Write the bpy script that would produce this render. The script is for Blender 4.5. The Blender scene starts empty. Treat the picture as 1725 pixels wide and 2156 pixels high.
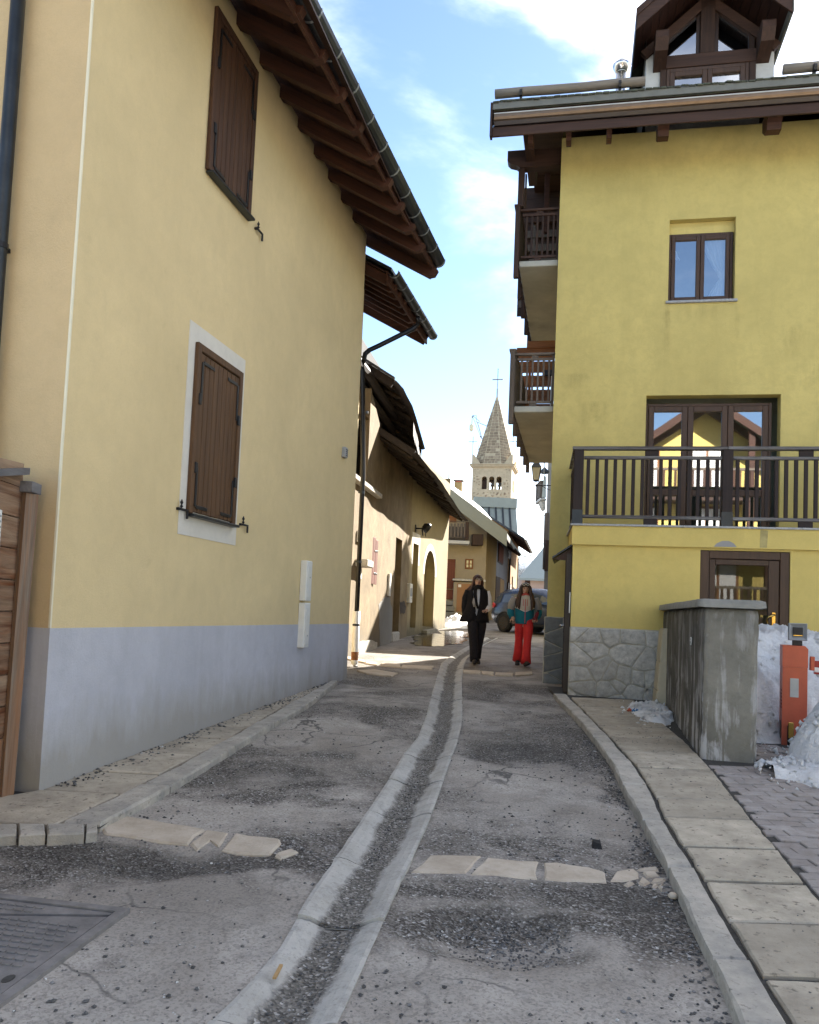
import bpy, bmesh, math, random
from mathutils import Vector, Matrix, noise as mnoise
R = math.radians
random.seed(7)
S = bpy.context.scene
COL = S.collection

# ---------------------------------------------------------------- camera
FPX, PCX, PCY, WPX, HPX = 1727.0, 862.5, 1180.0, 1725.0, 2156.25
PITCH, ROLL = R(3.5), R(2.42)
CAM = Vector((0, 0, 1.6))
FWD = Vector((0, math.cos(PITCH), math.sin(PITCH)))
_x0 = Vector((1, 0, 0)); _u0 = _x0.cross(FWD)
RGT = math.cos(ROLL) * _x0 + math.sin(ROLL) * _u0
UPV = -math.sin(ROLL) * _x0 + math.cos(ROLL) * _u0
cd = bpy.data.cameras.new('camera'); cam = bpy.data.objects.new('camera', cd); COL.objects.link(cam)
cam.matrix_world = Matrix(((RGT.x, UPV.x, -FWD.x, CAM.x), (RGT.y, UPV.y, -FWD.y, CAM.y), (RGT.z, UPV.z, -FWD.z, CAM.z), (0, 0, 0, 1)))
cd.sensor_fit = 'HORIZONTAL'; cd.sensor_width = 36.0; cd.lens = 36.0 * FPX / WPX
cd.shift_y = (PCY - HPX / 2) / WPX
cd.clip_start = 0.05; cd.clip_end = 20000
S.camera = cam

# ---------------------------------------------------------------- light
SUN_AZ, SUN_EL = 36.0, 28.0
def sun_dir():
    a, e = R(SUN_AZ), R(SUN_EL)
    return Vector((math.sin(a) * math.cos(e), math.cos(a) * math.cos(e), math.sin(e)))
W = bpy.data.worlds.new('World'); S.world = W; W.use_nodes = True
nt = W.node_tree; nt.nodes.clear()
def wn(t, **k):
    n = nt.nodes.new(t)
    for a, b in k.items(): setattr(n, a, b)
    return n
tc = wn('ShaderNodeTexCoord')
sky = wn('ShaderNodeTexSky', sky_type='NISHITA', sun_disc=False, sun_elevation=R(SUN_EL), sun_rotation=R(SUN_AZ), altitude=1300, air_density=1.0, dust_density=0.3, ozone_density=1.5)
mp = wn('ShaderNodeMapping'); mp.inputs['Scale'].default_value = (1.5, 1.5, 2.6); mp.inputs['Location'].default_value = (-3.59, -18.2, 1.94)  # offset picked so that added bright cloud overhead, out of frame, lights the lane
n1 = wn('ShaderNodeTexNoise'); n1.inputs['Scale'].default_value = 1.15; n1.inputs['Detail'].default_value = 8; n1.inputs['Roughness'].default_value = 0.56; n1.inputs['Distortion'].default_value = 0.5
# thin cloud is denser round the sun and brighter there (it scatters forward)
dot = wn('ShaderNodeVectorMath', operation='DOT_PRODUCT'); dot.inputs[1].default_value = sun_dir()
mr0 = wn('ShaderNodeMapRange'); mr0.inputs['From Min'].default_value = 0.55; mr0.inputs['From Max'].default_value = 1.0; mr0.inputs['To Min'].default_value = 0.0; mr0.inputs['To Max'].default_value = 0.14
add = wn('ShaderNodeMath', operation='ADD')
ramp = wn('ShaderNodeMapRange', interpolation_type='SMOOTHSTEP'); ramp.inputs['From Min'].default_value = 0.50; ramp.inputs['From Max'].default_value = 0.92
mr1 = wn('ShaderNodeMapRange'); mr1.inputs['From Min'].default_value = 0.5; mr1.inputs['From Max'].default_value = 1.0; mr1.inputs['To Min'].default_value = 24.0; mr1.inputs['To Max'].default_value = 28.0
cl = wn('ShaderNodeVectorMath', operation='SCALE'); cl.inputs[0].default_value = (1.05, 1.0, 0.94)
mix = wn('ShaderNodeMixRGB')
bg = wn('ShaderNodeBackground'); bg.inputs['Strength'].default_value = 0.05
wo = wn('ShaderNodeOutputWorld')
l = nt.links.new
l(tc.outputs['Generated'], mp.inputs[0]); l(mp.outputs[0], n1.inputs['Vector'])
l(tc.outputs['Generated'], dot.inputs[0]); l(dot.outputs['Value'], mr0.inputs['Value'])
l(dot.outputs['Value'], mr1.inputs['Value']); l(mr1.outputs[0], cl.inputs['Scale']); l(cl.outputs[0], mix.inputs[2])
l(n1.outputs['Fac'], add.inputs[0]); l(mr0.outputs[0], add.inputs[1]); l(add.outputs[0], ramp.inputs['Value'])
l(ramp.outputs[0], mix.inputs[0]); l(sky.outputs[0], mix.inputs[1]); l(mix.outputs[0], bg.inputs['Color']); l(bg.outputs[0], wo.inputs[0])
sd = bpy.data.lights.new('sun', 'SUN'); sd.energy = 3.8; sd.angle = R(0.5); sd.color = (1.0, 0.94, 0.85)
so = bpy.data.objects.new('sun', sd); COL.objects.link(so); so.rotation_euler = sun_dir().to_track_quat('Z', 'Y').to_euler(); so.location = (20, 30, 40)
S.view_settings.view_transform = 'Standard'; S.view_settings.look = 'None'; S.view_settings.gamma = 1.0
S.view_settings.use_curve_mapping = False; S.view_settings.exposure = 2.65
S.render.engine = 'CYCLES'
S.cycles.max_bounces = 8; S.cycles.diffuse_bounces = 4; S.cycles.glossy_bounces = 3; S.cycles.transparent_max_bounces = 8
S.cycles.sample_clamp_indirect = 6.0
S.cycles.use_denoising = True

# ---------------------------------------------------------------- rays, frames
def ray(px, py): return (px - PCX) / FPX * RGT - (py - PCY) / FPX * UPV + FWD
def gz(y):
    if y < -12: return 0.043 * -12
    if y < 16: return 0.043 * y
    if y < 60: return 0.688 + 0.030 * (y - 16)
    return 2.008
def ground(px, py, dz=0.0):
    d = ray(px, py); t = 5.0
    for _ in range(60):
        P = CAM + t * d
        t += (gz(P.y) + dz - P.z) / (d.z - 0.04 * d.y)
    return CAM + t * d
def atY(px, py, Y): d = ray(px, py); return CAM + d * (Y / d.y)
class Frame:
    def __init__(s, O, az):
        s.O = Vector((O[0], O[1], 0)); a = R(az); s.az = az
        s.x = Vector((math.cos(a), -math.sin(a), 0)); s.y = Vector((math.sin(a), math.cos(a), 0))
    def loc(s, P): d = Vector(P) - s.O; return Vector((d.dot(s.x), d.dot(s.y), P[2]))
    def w(s, x, y, z): return s.O + x * s.x + y * s.y + Vector((0, 0, z))
    def at(s, px, py, x=None, y=None, z=None):
        d = ray(px, py); c = CAM - s.O
        if x is not None: t = (x - c.dot(s.x)) / d.dot(s.x)
        elif y is not None: t = (y - c.dot(s.y)) / d.dot(s.y)
        else: t = (z - CAM.z) / d.z
        return s.loc(CAM + t * d)

# ---------------------------------------------------------------- objects
def tag(o, label=None, cat=None, group=None, kind=None):
    if label: o['label'] = label
    if cat: o['category'] = cat
    if group: o['group'] = group
    if kind: o['kind'] = kind
    return o
def thing(name, label, cat, loc=(0, 0, 0), rz=0.0, group=None):
    o = bpy.data.objects.new(name, None); COL.objects.link(o); o.empty_display_size = 0.2
    o.location = loc; o.rotation_euler = (0, 0, rz)
    return tag(o, label, cat, group)
def framed(name, label, cat, F, group=None): return thing(name, label, cat, F.O, -R(F.az), group)
def part(name, me, parent, loc=None, rot=None, scale=None):
    o = bpy.data.objects.new(name, me); COL.objects.link(o); o.parent = parent
    if loc is not None: o.location = loc
    if rot is not None: o.rotation_euler = rot
    if scale is not None: o.scale = scale
    return o
class MB:
    def __init__(s): s.v = []; s.f = []; s.m = []; s.sm = []; s.cur = 0; s.smooth = False
    def add(s, vs, fs):
        b = len(s.v); s.v += [tuple(p) for p in vs]
        for f in fs: s.f.append([b + i for i in f]); s.m.append(s.cur); s.sm.append(s.smooth)
        return s
    def box(s, x0, x1, y0, y1, z0, z1, b=0.0):
        if x1 < x0: x0, x1 = x1, x0
        if y1 < y0: y0, y1 = y1, y0
        if z1 < z0: z0, z1 = z1, z0
        b = min(b, (x1 - x0) * .45, (y1 - y0) * .45, (z1 - z0) * .45)
        if b <= 0:
            return s.hexa([(x0, y0, z0), (x1, y0, z0), (x1, y1, z0), (x0, y1, z0), (x0, y0, z1), (x1, y0, z1), (x1, y1, z1), (x0, y1, z1)])
        X, Y, Z = (x0, x1), (y0, y1), (z0, z1); vs = []; idx = {}
        for i in (0, 1):
            for j in (0, 1):
                for k in (0, 1):
                    for ax in range(3):
                        p = [X[i] + (b if i == 0 else -b), Y[j] + (b if j == 0 else -b), Z[k] + (b if k == 0 else -b)]
                        p[ax] = (X[i], Y[j], Z[k])[ax]
                        idx[(i, j, k, ax)] = len(vs); vs.append(p)
        fs = []
        for ax in range(3):
            o = [a for a in range(3) if a != ax]
            for e in (0, 1):
                q = []
                for (a, c) in ((0, 0), (1, 0), (1, 1), (0, 1)):
                    t = [0, 0, 0]; t[ax] = e; t[o[0]] = a; t[o[1]] = c; q.append(idx[(*t, ax)])
                fs.append(q)
            for a in (0, 1):
                for c in (0, 1):
                    t0 = [0, 0, 0]; t0[o[0]] = a; t0[o[1]] = c; t1 = list(t0); t1[ax] = 1
                    fs.append([idx[(*t0, o[0])], idx[(*t1, o[0])], idx[(*t1, o[1])], idx[(*t0, o[1])]])
        for i in (0, 1):
            for j in (0, 1):
                for k in (0, 1): fs.append([idx[(i, j, k, 0)], idx[(i, j, k, 1)], idx[(i, j, k, 2)]])
        return s.add(vs, fs)
    def hexa(s, p): return s.add(p, [(0, 3, 2, 1), (4, 5, 6, 7), (0, 1, 5, 4), (1, 2, 6, 5), (2, 3, 7, 6), (3, 0, 4, 7)])
    def prism(s, poly, vec):
        n = len(poly); vec = Vector(vec); top = [Vector(p) + vec for p in poly]
        return s.add(list(poly) + top, [list(range(n))[::-1], list(range(n, 2 * n))] + [(i, (i + 1) % n, n + (i + 1) % n, n + i) for i in range(n)])
    def beam(s, a, b, w, h, up=(0, 0, 1)):
        a, b, up = Vector(a), Vector(b), Vector(up); d = (b - a).normalized(); sx = d.cross(up).normalized() * (w / 2); sz = sx.cross(d).normalized() * (h / 2)
        return s.hexa([a - sx - sz, a + sx - sz, b + sx - sz, b - sx - sz, a - sx + sz, a + sx + sz, b + sx + sz, b - sx + sz])
    def tube(s, pts, r, n=8, caps=True, up=(0, 0, 1), flat=1.0):
        pts = [Vector(p) for p in pts]; m = len(pts); vs = []
        rr = r if isinstance(r, (list, tuple)) else [r] * m
        for i, p in enumerate(pts):
            d = (pts[min(i + 1, m - 1)] - pts[max(i - 1, 0)]).normalized()
            u = Vector(up); 
            if abs(d.dot(u)) > .98: u = Vector((0, 1, 0)) if abs(d.y) < .9 else Vector((1, 0, 0))
            a = d.cross(u).normalized(); b = a.cross(d)
            q = rr[i]; ra, rb = (q if isinstance(q, (list, tuple)) else (q, q * flat))
            for k in range(n):
                t = 2 * math.pi * k / n; vs.append(p + a * (ra * math.cos(t)) + b * (rb * math.sin(t)))
        fs = [(i * n + k, i * n + (k + 1) % n, (i + 1) * n + (k + 1) % n, (i + 1) * n + k) for i in range(m - 1) for k in range(n)]
        if caps: fs += [list(range(n))[::-1], list(range((m - 1) * n, m * n))]
        return s.add(vs, fs)
    def rings(s, rings, caps=True):
        n = len(rings[0]); vs = [p for r in rings for p in r]
        fs = [(i * n + k, i * n + (k + 1) % n, (i + 1) * n + (k + 1) % n, (i + 1) * n + k) for i in range(len(rings) - 1) for k in range(n)]
        if caps: fs += [list(range(n))[::-1], list(range((len(rings) - 1) * n, len(rings) * n))]
        return s.add(vs, fs)
    def lathe(s, prof, n=12, c=(0, 0, 0)):
        return s.rings([[(c[0] + r * math.cos(2 * math.pi * k / n), c[1] + r * math.sin(2 * math.pi * k / n), c[2] + z) for k in range(n)] for r, z in prof])
    def panel(s, to, a0, a1, b0, b1, holes=(), depth=0.2):
        """wall face in the (a,b) plane with rectangular holes and their reveals; to(a,b,d) gives the point d inside the wall"""
        A = sorted({a0, a1, *[h[0] for h in holes], *[h[1] for h in holes]}); B = sorted({b0, b1, *[h[2] for h in holes], *[h[3] for h in holes]})
        A = [a for a in A if a0 <= a <= a1]; B = [b for b in B if b0 <= b <= b1]
        for i in range(len(A) - 1):
            for j in range(len(B) - 1):
                ca, cb = (A[i] + A[i + 1]) / 2, (B[j] + B[j + 1]) / 2
                if any(h[0] < ca < h[1] and h[2] < cb < h[3] for h in holes): continue
                s.add([to(A[i], B[j], 0), to(A[i + 1], B[j], 0), to(A[i + 1], B[j + 1], 0), to(A[i], B[j + 1], 0)], [(0, 1, 2, 3)])
        for h in holes:
            c = [(h[0], h[2]), (h[1], h[2]), (h[1], h[3]), (h[0], h[3])]
            for k in range(4):
                p, q = c[k], c[(k + 1) % 4]
                s.add([to(*p, 0), to(*q, 0), to(*q, depth), to(*p, depth)], [(0, 1, 2, 3)])
        return s
    def mesh(s, name, mats, fix=True, merge=True):
        me = bpy.data.meshes.new(name); me.from_pydata(s.v, [], s.f)
        for m in (mats if isinstance(mats, (list, tuple)) else [mats]): me.materials.append(m)
        me.polygons.foreach_set('material_index', s.m); me.polygons.foreach_set('use_smooth', s.sm)
        if fix:
            bm = bmesh.new(); bm.from_mesh(me)
            if merge: bmesh.ops.remove_doubles(bm, verts=bm.verts, dist=1e-5)
            bmesh.ops.recalc_face_normals(bm, faces=bm.faces); bm.to_mesh(me); bm.free()
        me.update(); return me
    def build(s, name, mats, parent=None, loc=None, rot=None, fix=True):
        return part(name, s.mesh(name, mats, fix), parent, loc, rot)
def bx(name, mat_, parent, *a, b=0.004): return MB().box(*a, b=b).build(name, mat_, parent)

# ---------------------------------------------------------------- materials
class NT:
    def __init__(s, name):
        s.m = bpy.data.materials.new(name); s.m.use_nodes = True; s.t = s.m.node_tree
        s.b = s.t.nodes['Principled BSDF']; s.out = s.t.nodes['Material Output']
    def n(s, t, **k):
        nd = s.t.nodes.new(t)
        for a, b in k.items():
            if a.startswith('i_'): nd.inputs[a[2:].replace('_', ' ')].default_value = b
            else: setattr(nd, a, b)
        return nd
    def l(s, a, b): s.t.links.new(a, b)
    def pos(s, scale=(1, 1, 1), obj=False, rnd=False):
        src = s.n('ShaderNodeTexCoord').outputs['Object'] if obj else s.n('ShaderNodeNewGeometry').outputs['Position']
        if rnd:
            oi = s.n('ShaderNodeObjectInfo'); ml = s.n('ShaderNodeMath', operation='MULTIPLY'); ml.inputs[1].default_value = 37.0
            s.l(oi.outputs['Random'], ml.inputs[0]); ad = s.n('ShaderNodeVectorMath', operation='ADD'); s.l(src, ad.inputs[0]); s.l(ml.outputs[0], ad.inputs[1]); src = ad.outputs[0]
        mp = s.n('ShaderNodeMapping'); mp.inputs['Scale'].default_value = scale; s.l(src, mp.inputs['Vector']); return mp.outputs[0]
    def noise(s, vec, scale, detail=4, rough=.55, dist=0.0):
        nd = s.n('ShaderNodeTexNoise', i_Scale=scale, i_Detail=detail, i_Roughness=rough, i_Distortion=dist); s.l(vec, nd.inputs['Vector']); return nd.outputs['Fac']
    def ramp(s, fac, stops, interp='LINEAR'):
        nd = s.n('ShaderNodeValToRGB'); e = nd.color_ramp.elements; nd.color_ramp.interpolation = interp
        while len(e) < len(stops): e.new(0.5)
        for k, (p, c) in enumerate(stops): e[k].position = p; e[k].color = (*c, 1) if len(c) == 3 else c
        s.l(fac, nd.inputs['Fac']); return nd.outputs['Color']
    def rng(s, fac, a, b, c=0.0, d=1.0):
        nd = s.n('ShaderNodeMapRange'); nd.inputs['From Min'].default_value = a; nd.inputs['From Max'].default_value = b; nd.inputs['To Min'].default_value = c; nd.inputs['To Max'].default_value = d
        s.l(fac, nd.inputs['Value']); return nd.outputs[0]
    def mix(s, fac, a, b, mode='MIX'):
        nd = s.n('ShaderNodeMixRGB', blend_type=mode)
        for i, v in ((0, fac), (1, a), (2, b)):
            if hasattr(v, 'node'): s.l(v, nd.inputs[i])
            else: nd.inputs[i].default_value = v if not isinstance(v, tuple) else ((*v, 1) if len(v) == 3 else v)
        return nd.outputs[0]
    def math(s, op, a, b=0.0):
        nd = s.n('ShaderNodeMath', operation=op)
        for i, v in ((0, a), (1, b)):
            if hasattr(v, 'node'): s.l(v, nd.inputs[i])
            else: nd.inputs[i].default_value = v
        return nd.outputs[0]
    def bump(s, h, strength=.4, dist=.01, prev=None):
        nd = s.n('ShaderNodeBump'); nd.inputs['Strength'].default_value = strength; nd.inputs['Distance'].default_value = dist; s.l(h, nd.inputs['Height'])
        if prev: s.l(prev, nd.inputs['Normal'])
        return nd.outputs[0]
    def done(s, col=None, rough=.85, nrm=None, metal=0.0, spec=None):
        for v, k in ((col, 'Base Color'), (rough, 'Roughness'), (nrm, 'Normal'), (metal, 'Metallic'), (spec, 'Specular IOR Level')):
            if v is None: continue
            if hasattr(v, 'node'): s.l(v, s.b.inputs[k])
            else: s.b.inputs[k].default_value = ((*v, 1) if isinstance(v, tuple) and len(v) == 3 else v)
        return s.m
def sc3(c, k): return tuple(min(.95, x * k) for x in c)
def stucco(name, c, var=.14, streak=.12, grain=.35, gs=90, spots=0.0, dirt=None, big=.7, obj_rough=.9, mott=.5):
    t = NT(name); p = t.pos()
    col = t.mix(t.rng(t.noise(p, big, 5, .6, .4), .3, .7), sc3(c, 1 - var), sc3(c, 1 + var * .6))
    st = t.noise(t.pos((3.2, 3.2, .35)), 1.3, 5, .65)
    col = t.mix(t.rng(st, .5, .8, 0, streak), col, sc3(c, .55))
    col = t.mix(t.rng(t.noise(p, 5.5, 6, .7, .3), .42, .72, 0, mott), col, sc3(c, .80))
    fine = t.noise(p, gs, 3, .7)
    col = t.mix(t.rng(fine, .3, .75, 0, .22), col, sc3(c, .72))
    if spots:
        v = t.noise(p, 6.0, 2, .5); col = t.mix(t.rng(v, .70, .78, 0, spots), col, sc3(c, .45))
    if dirt:   # grime with its own outline near the foot of the wall
        z0, h, dc = dirt
        sp = t.n('ShaderNodeSeparateXYZ'); t.l(t.pos(), sp.inputs[0])
        d = t.math('ADD', t.rng(sp.outputs['Z'], z0, z0 + h, .62, -.30), t.math('MULTIPLY', t.noise(t.pos((2.5, 2.5, .8)), 1.6, 6, .65), .8))
        col = t.mix(t.rng(d, .42, .85, 0, .8), col, dc)
    nb = t.bump(t.noise(p, gs, 4, .75), grain, .006); nb = t.bump(t.noise(p, 3, 3), .25, .03, nb)
    return t.done(col, obj_rough, nb, 0, .2)
def wood(name, c, c2, axis=2, sc=1.0, rough=.65, bump=.3, rnd=True, wear=None, wfac=.5):
    t = NT(name); s = [14.0 * sc] * 3; s[axis] = .8 * sc
    p = t.pos(tuple(s), obj=True, rnd=rnd)
    g = t.noise(p, 1.6, 6, .7, .8)
    col = t.mix(t.rng(g, .32, .68), c, c2)
    oi = t.n('ShaderNodeObjectInfo'); col = t.mix(t.rng(oi.outputs['Random'], 0, 1, 0, .28), col, sc3(c2, .6))
    if wear:
        w = t.noise(t.pos(tuple(x * .22 for x in s), obj=True, rnd=True), 2.2, 6, .7, .6); col = t.mix(t.rng(w, .5 - .12, .5 + .18, 0, wfac), col, wear)
    nb = t.bump(g, bump, .006)
    return t.done(col, rough, nb, 0, .3)
def plain(name, c, rough=.6, metal=0.0, var=.15, sc=8, spec=.4, bump=0.0):
    t = NT(name); p = t.pos()
    col = t.mix(t.rng(t.noise(p, sc, 5, .65), .3, .7), sc3(c, 1 - var), sc3(c, 1 + var))
    return t.done(col, rough, t.bump(t.noise(p, sc * 8, 3), bump, .004) if bump else None, metal, spec)
def stone(name, c, var=.25, sc=6, bump=.5, rough=.9, rnd=.35, c2=None, spot=.0):
    t = NT(name); p = t.pos()
    a = t.noise(p, sc, 8, .7)
    col = t.mix(t.rng(a, .3, .72), sc3(c, 1 - var), sc3(c2 or c, 1 + var))
    oi = t.n('ShaderNodeObjectInfo'); col = t.mix(t.rng(oi.outputs['Random'], 0, 1, 0, rnd), col, sc3(c, .6))
    if spot: col = t.mix(t.rng(t.noise(p, sc * 5.5, 3, .6), .60, .70, 0, spot), col, sc3(c, .25))
    nb = t.bump(t.noise(p, sc * 9, 5, .75), bump, .006); nb = t.bump(a, .4, .02, nb)
    return t.done(col, rough, nb, 0, .2)
def glass(name, refl=.32, tint=(.55, .62, .66), wavy=.0, trans=.75):
    t = NT(name); t.t.nodes.remove(t.b)
    tr = t.n('ShaderNodeBsdfTransparent'); tr.inputs[0].default_value = (*sc3(tint, trans), 1)
    gl = t.n('ShaderNodeBsdfGlossy'); gl.inputs['Roughness'].default_value = .015; gl.inputs['Color'].default_value = (.95, .97, 1, 1)
    if wavy: t.l(t.bump(t.noise(t.pos((1, 1, 1)), 1.4, 2, .4), wavy, .02), gl.inputs['Normal'])
    fr = t.n('ShaderNodeFresnel', i_IOR=1.5); f = t.rng(fr.outputs[0], 0, 1, refl, 1.0)
    mx = t.n('ShaderNodeMixShader'); t.l(f, mx.inputs[0]); t.l(tr.outputs[0], mx.inputs[1]); t.l(gl.outputs[0], mx.inputs[2]); t.l(mx.outputs[0], t.out.inputs[0])
    return t.m
M = {}
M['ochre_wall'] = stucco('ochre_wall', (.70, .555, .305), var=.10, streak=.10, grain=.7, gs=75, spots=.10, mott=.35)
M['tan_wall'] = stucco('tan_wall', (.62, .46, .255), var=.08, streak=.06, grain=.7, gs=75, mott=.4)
M['plinth_blue'] = stucco('plinth_blue', (.50, .50, .535), var=.14, streak=.25, grain=.6, gs=60, dirt=(.30, .95, (.315, .295, .255)), mott=.5)
M['white_band'] = stucco('white_band', (.66, .62, .54), var=.05, streak=.05, grain=.4, gs=120)
M['yellow_wall'] = stucco('yellow_wall', (.61, .495, .180), var=.17, streak=.22, grain=.6, gs=70, big=.55, mott=.7)
M['yellow_low'] = stucco('yellow_low', (.67, .52, .17), var=.12, streak=.14, grain=.6, gs=70, mott=.6)
M['bare_patch'] = stucco('bare_patch', (.34, .33, .32), var=.1, streak=.1)
M['old_plaster'] = stucco('old_plaster', (.245, .185, .110), var=.40, streak=.35, grain=1.0, gs=16, spots=.35, big=1.8, dirt=(.7, .9, (.14, .12, .09)), mott=.8)
M['cream_plaster'] = stucco('cream_plaster', (.31, .255, .155), var=.18, streak=.4, grain=.6, gs=45, dirt=(.85, .8, (.085, .08, .062)), mott=.6)
M['grey_render'] = stucco('grey_render', (.24, .23, .21), var=.2, streak=.25, gs=30, grain=.7)
M['beige_house'] = stucco('beige_house', (.36, .295, .20), var=.14, streak=.15, grain=.8, gs=16)
M['ochre_house'] = stucco('ochre_house', (.36, .26, .12), var=.2, streak=.25)
M['blue_house'] = stucco('blue_house', (.33, .34, .37), var=.12, streak=.2)
M['orange_house'] = stucco('orange_house', (.36, .215, .10), var=.22, streak=.3)
M['pink_house'] = stucco('pink_house', (.56, .40, .33), var=.06, streak=.05)
M['dark_wood'] = wood('dark_wood', (.060, .030, .017), (.025, .013, .009), 2, bump=.2)
M['dark_wood_x'] = wood('dark_wood_x', (.075, .036, .022), (.035, .018, .012), 0, bump=.2)
M['dark_wood_y'] = wood('dark_wood_y', (.075, .036, .022), (.032, .016, .010), 1, bump=.2)
M['rafter_wood'] = wood('rafter_wood', (.085, .031, .016), (.038, .015, .009), 0, bump=.25)
M['board_soffit'] = wood('board_soffit', (.050, .020, .012), (.026, .011, .008), 1, bump=.25)
M['shutter_wood'] = wood('shutter_wood', (.125, .062, .027), (.058, .029, .014), 2, bump=.35, wear=(.21, .12, .06), wfac=.25)
M['shutter_dark'] = wood('shutter_dark', (.080, .037, .020), (.040, .019, .011), 2, bump=.3, wear=(.11, .055, .03), wfac=.5)
M['frame_brown'] = wood('frame_brown', (.085, .046, .028), (.05, .028, .018), 2, rough=.45, bump=.1)
M['frame_brown_x'] = wood('frame_brown_x', (.085, .046, .028), (.05, .028, .018), 0, rough=.45, bump=.1)
M['frame_dark'] = wood('frame_dark', (.045, .026, .018), (.03, .018, .013), 2, rough=.4, bump=.1)
M['rail_wood'] = wood('rail_wood', (.034, .020, .017), (.018, .012, .011), 2, bump=.2)
M['rail_worn'] = wood('rail_worn', (.040, .026, .022), (.024, .018, .017), 0, bump=.35, wear=(.30, .29, .28), wfac=.95)
M['grey_wood'] = wood('grey_wood', (.16, .125, .095), (.085, .065, .05), 2, bump=.35)
M['grey_wood_x'] = wood('grey_wood_x', (.18, .145, .11), (.10, .075, .06), 0, bump=.35)
M['orange_wood'] = wood('orange_wood', (.30, .12, .04), (.17, .065, .025), 0, bump=.2)
M['shed_board'] = wood('shed_board', (.20, .060, .016), (.045, .014, .006), 1, sc=1.3, rough=.6, bump=.6, wear=(.36, .25, .16), wfac=.95)
M['shed_grey'] = wood('shed_grey', (.30, .24, .18), (.12, .085, .06), 2, sc=1.3, bump=.5, wear=(.30, .13, .05), wfac=.8)
M['shed_cap'] = wood('shed_cap', (.20, .19, .19), (.11, .105, .105), 1, bump=.4)
M['old_timber'] = wood('old_timber', (.040, .027, .018), (.014, .010, .008), 1, bump=.7, wear=(.085, .062, .045), wfac=.4)
M['red_door'] = wood('red_door', (.20, .060, .032), (.12, .036, .02), 2, bump=.2)
M['red_shutter'] = wood('red_shutter', (.32, .15, .11), (.24, .11, .085), 2, bump=.25)
M['log'] = wood('log', (.30, .25, .19), (.18, .15, .12), 0, bump=.4)
M['pale_shutter'] = wood('pale_shutter', (.50, .32, .14), (.40, .25, .11), 2, bump=.15)
M['black_metal'] = plain('black_metal', (.018, .018, .02), .45, .3, .2)
M['dark_zinc'] = plain('dark_zinc', (.035, .04, .045), .4, .5, .25, 5)
M['zinc'] = plain('zinc', (.30, .32, .33), .38, .6, .2, 4)
M['bronze_gutter'] = plain('bronze_gutter', (.17, .115, .075), .3, .5, .15, 5)
M['dark_gutter'] = plain('dark_gutter', (.035, .026, .024), .3, .3, .15, 5)
M['grey_board'] = plain('grey_board', (.15, .148, .125), .6, 0, .12, 7)
M['roof_tile'] = stone('roof_tile', (.075, .075, .062), .3, 9, .6, .85, .4, (.10, .11, .075))
M['steel'] = plain('steel', (.62, .60, .58), .16, 1.0, .05, 4)
M['white_plastic'] = plain('white_plastic', (.70, .69, .64), .45, 0, .05, 10)
M['beige_plastic'] = plain('beige_plastic', (.52, .44, .30), .6, 0, .1, 6)
M['grey_plastic'] = plain('grey_plastic', (.30, .31, .32), .5, 0, .1, 10)
M['white_paint'] = plain('white_paint', (.72, .71, .68), .6, 0, .06, 6)
M['dirty_white'] = plain('dirty_white', (.48, .47, .44), .7, 0, .12, 5)
M['concrete'] = stone('concrete', (.25, .24, .21), .25, 4, .6, .9, .1)
M['slab_under'] = stone('slab_under', (.40, .39, .335), .18, 1.8, .3, .9, 0)
M['granite_cap'] = stone('granite_cap', (.36, .36, .36), .25, 24, .4, .7, .1)
M['kerb'] = stone('kerb', (.38, .36, .32), .28, 5, .9, .9, .3, (.46, .41, .34), .55)
M['paving'] = stone('paving', (.41, .355, .275), .28, 4, .9, .95, .45, (.47, .41, .32), .75)
M['cross_stone'] = stone('cross_stone', (.50, .41, .31), .18, 5, .6, .9, .25, (.54, .47, .38), .1)
M['paver'] = stone('paver', (.34, .29, .255), .2, 9, .5, .9, .4, (.36, .33, .31), .3)
M['plinth_stone'] = stone('plinth_stone', (.46, .435, .38), .32, 13, 1.3, .95, .6, (.56, .53, .47), .3)
M['plinth_dark'] = stone('plinth_dark', (.21, .21, .20), .3, 8, .9, .9, .4)
M['mortar'] = stucco('mortar', (.44, .405, .325), var=.12, streak=.1, grain=.8, gs=40)
M['church_stone'] = stone('church_stone', (.32, .245, .165), .2, 3, .5, .9, .7, (.38, .31, .22))
M['church_mortar'] = stone('church_mortar', (.50, .42, .29), .18, 1.5, .5, .9, 0)
M['seam_metal'] = plain('seam_metal', (.26, .285, .25), .5, .1, .08, 1.5)
M['fascia_panel'] = plain('fascia_panel', (.24, .25, .21), .55, 0, .06, 2)
M['dark_room'] = plain('dark_room', (.012, .012, .014), .9, 0, .1)
M['room_wall'] = plain('room_wall', (.26, .26, .19), .9, 0, .1)
M['curtain'] = plain('curtain', (.80, .80, .82), .9, 0, .04)
M['glass'] = glass('glass', .36, wavy=.012, trans=.95)
M['glass_door'] = glass('glass_door', .02, tint=(.62, .66, .50), trans=.8)
M['brass'] = plain('brass', (.60, .40, .12), .22, 1.0, .1, 20)
M['barrier_red'] = plain('barrier_red', (.48, .085, .035), .42, 0, .12, 5, .5)
M['dark_red'] = plain('dark_red', (.30, .02, .018), .4, 0, .1)
M['rust'] = plain('rust', (.25, .10, .04), .85, 0, .4, 14)
M['lamp_glass'] = plain('lamp_glass', (.78, .72, .48), .35, 0, .05)
M['mint'] = plain('mint', (.33, .36, .33), .5, 0, .06)
M['joint'] = plain('joint', (.055, .051, .045), .95, 0, .4, 25)
M['rubber'] = plain('rubber', (.016, .016, .017), .8, 0, .3, 20)
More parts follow.
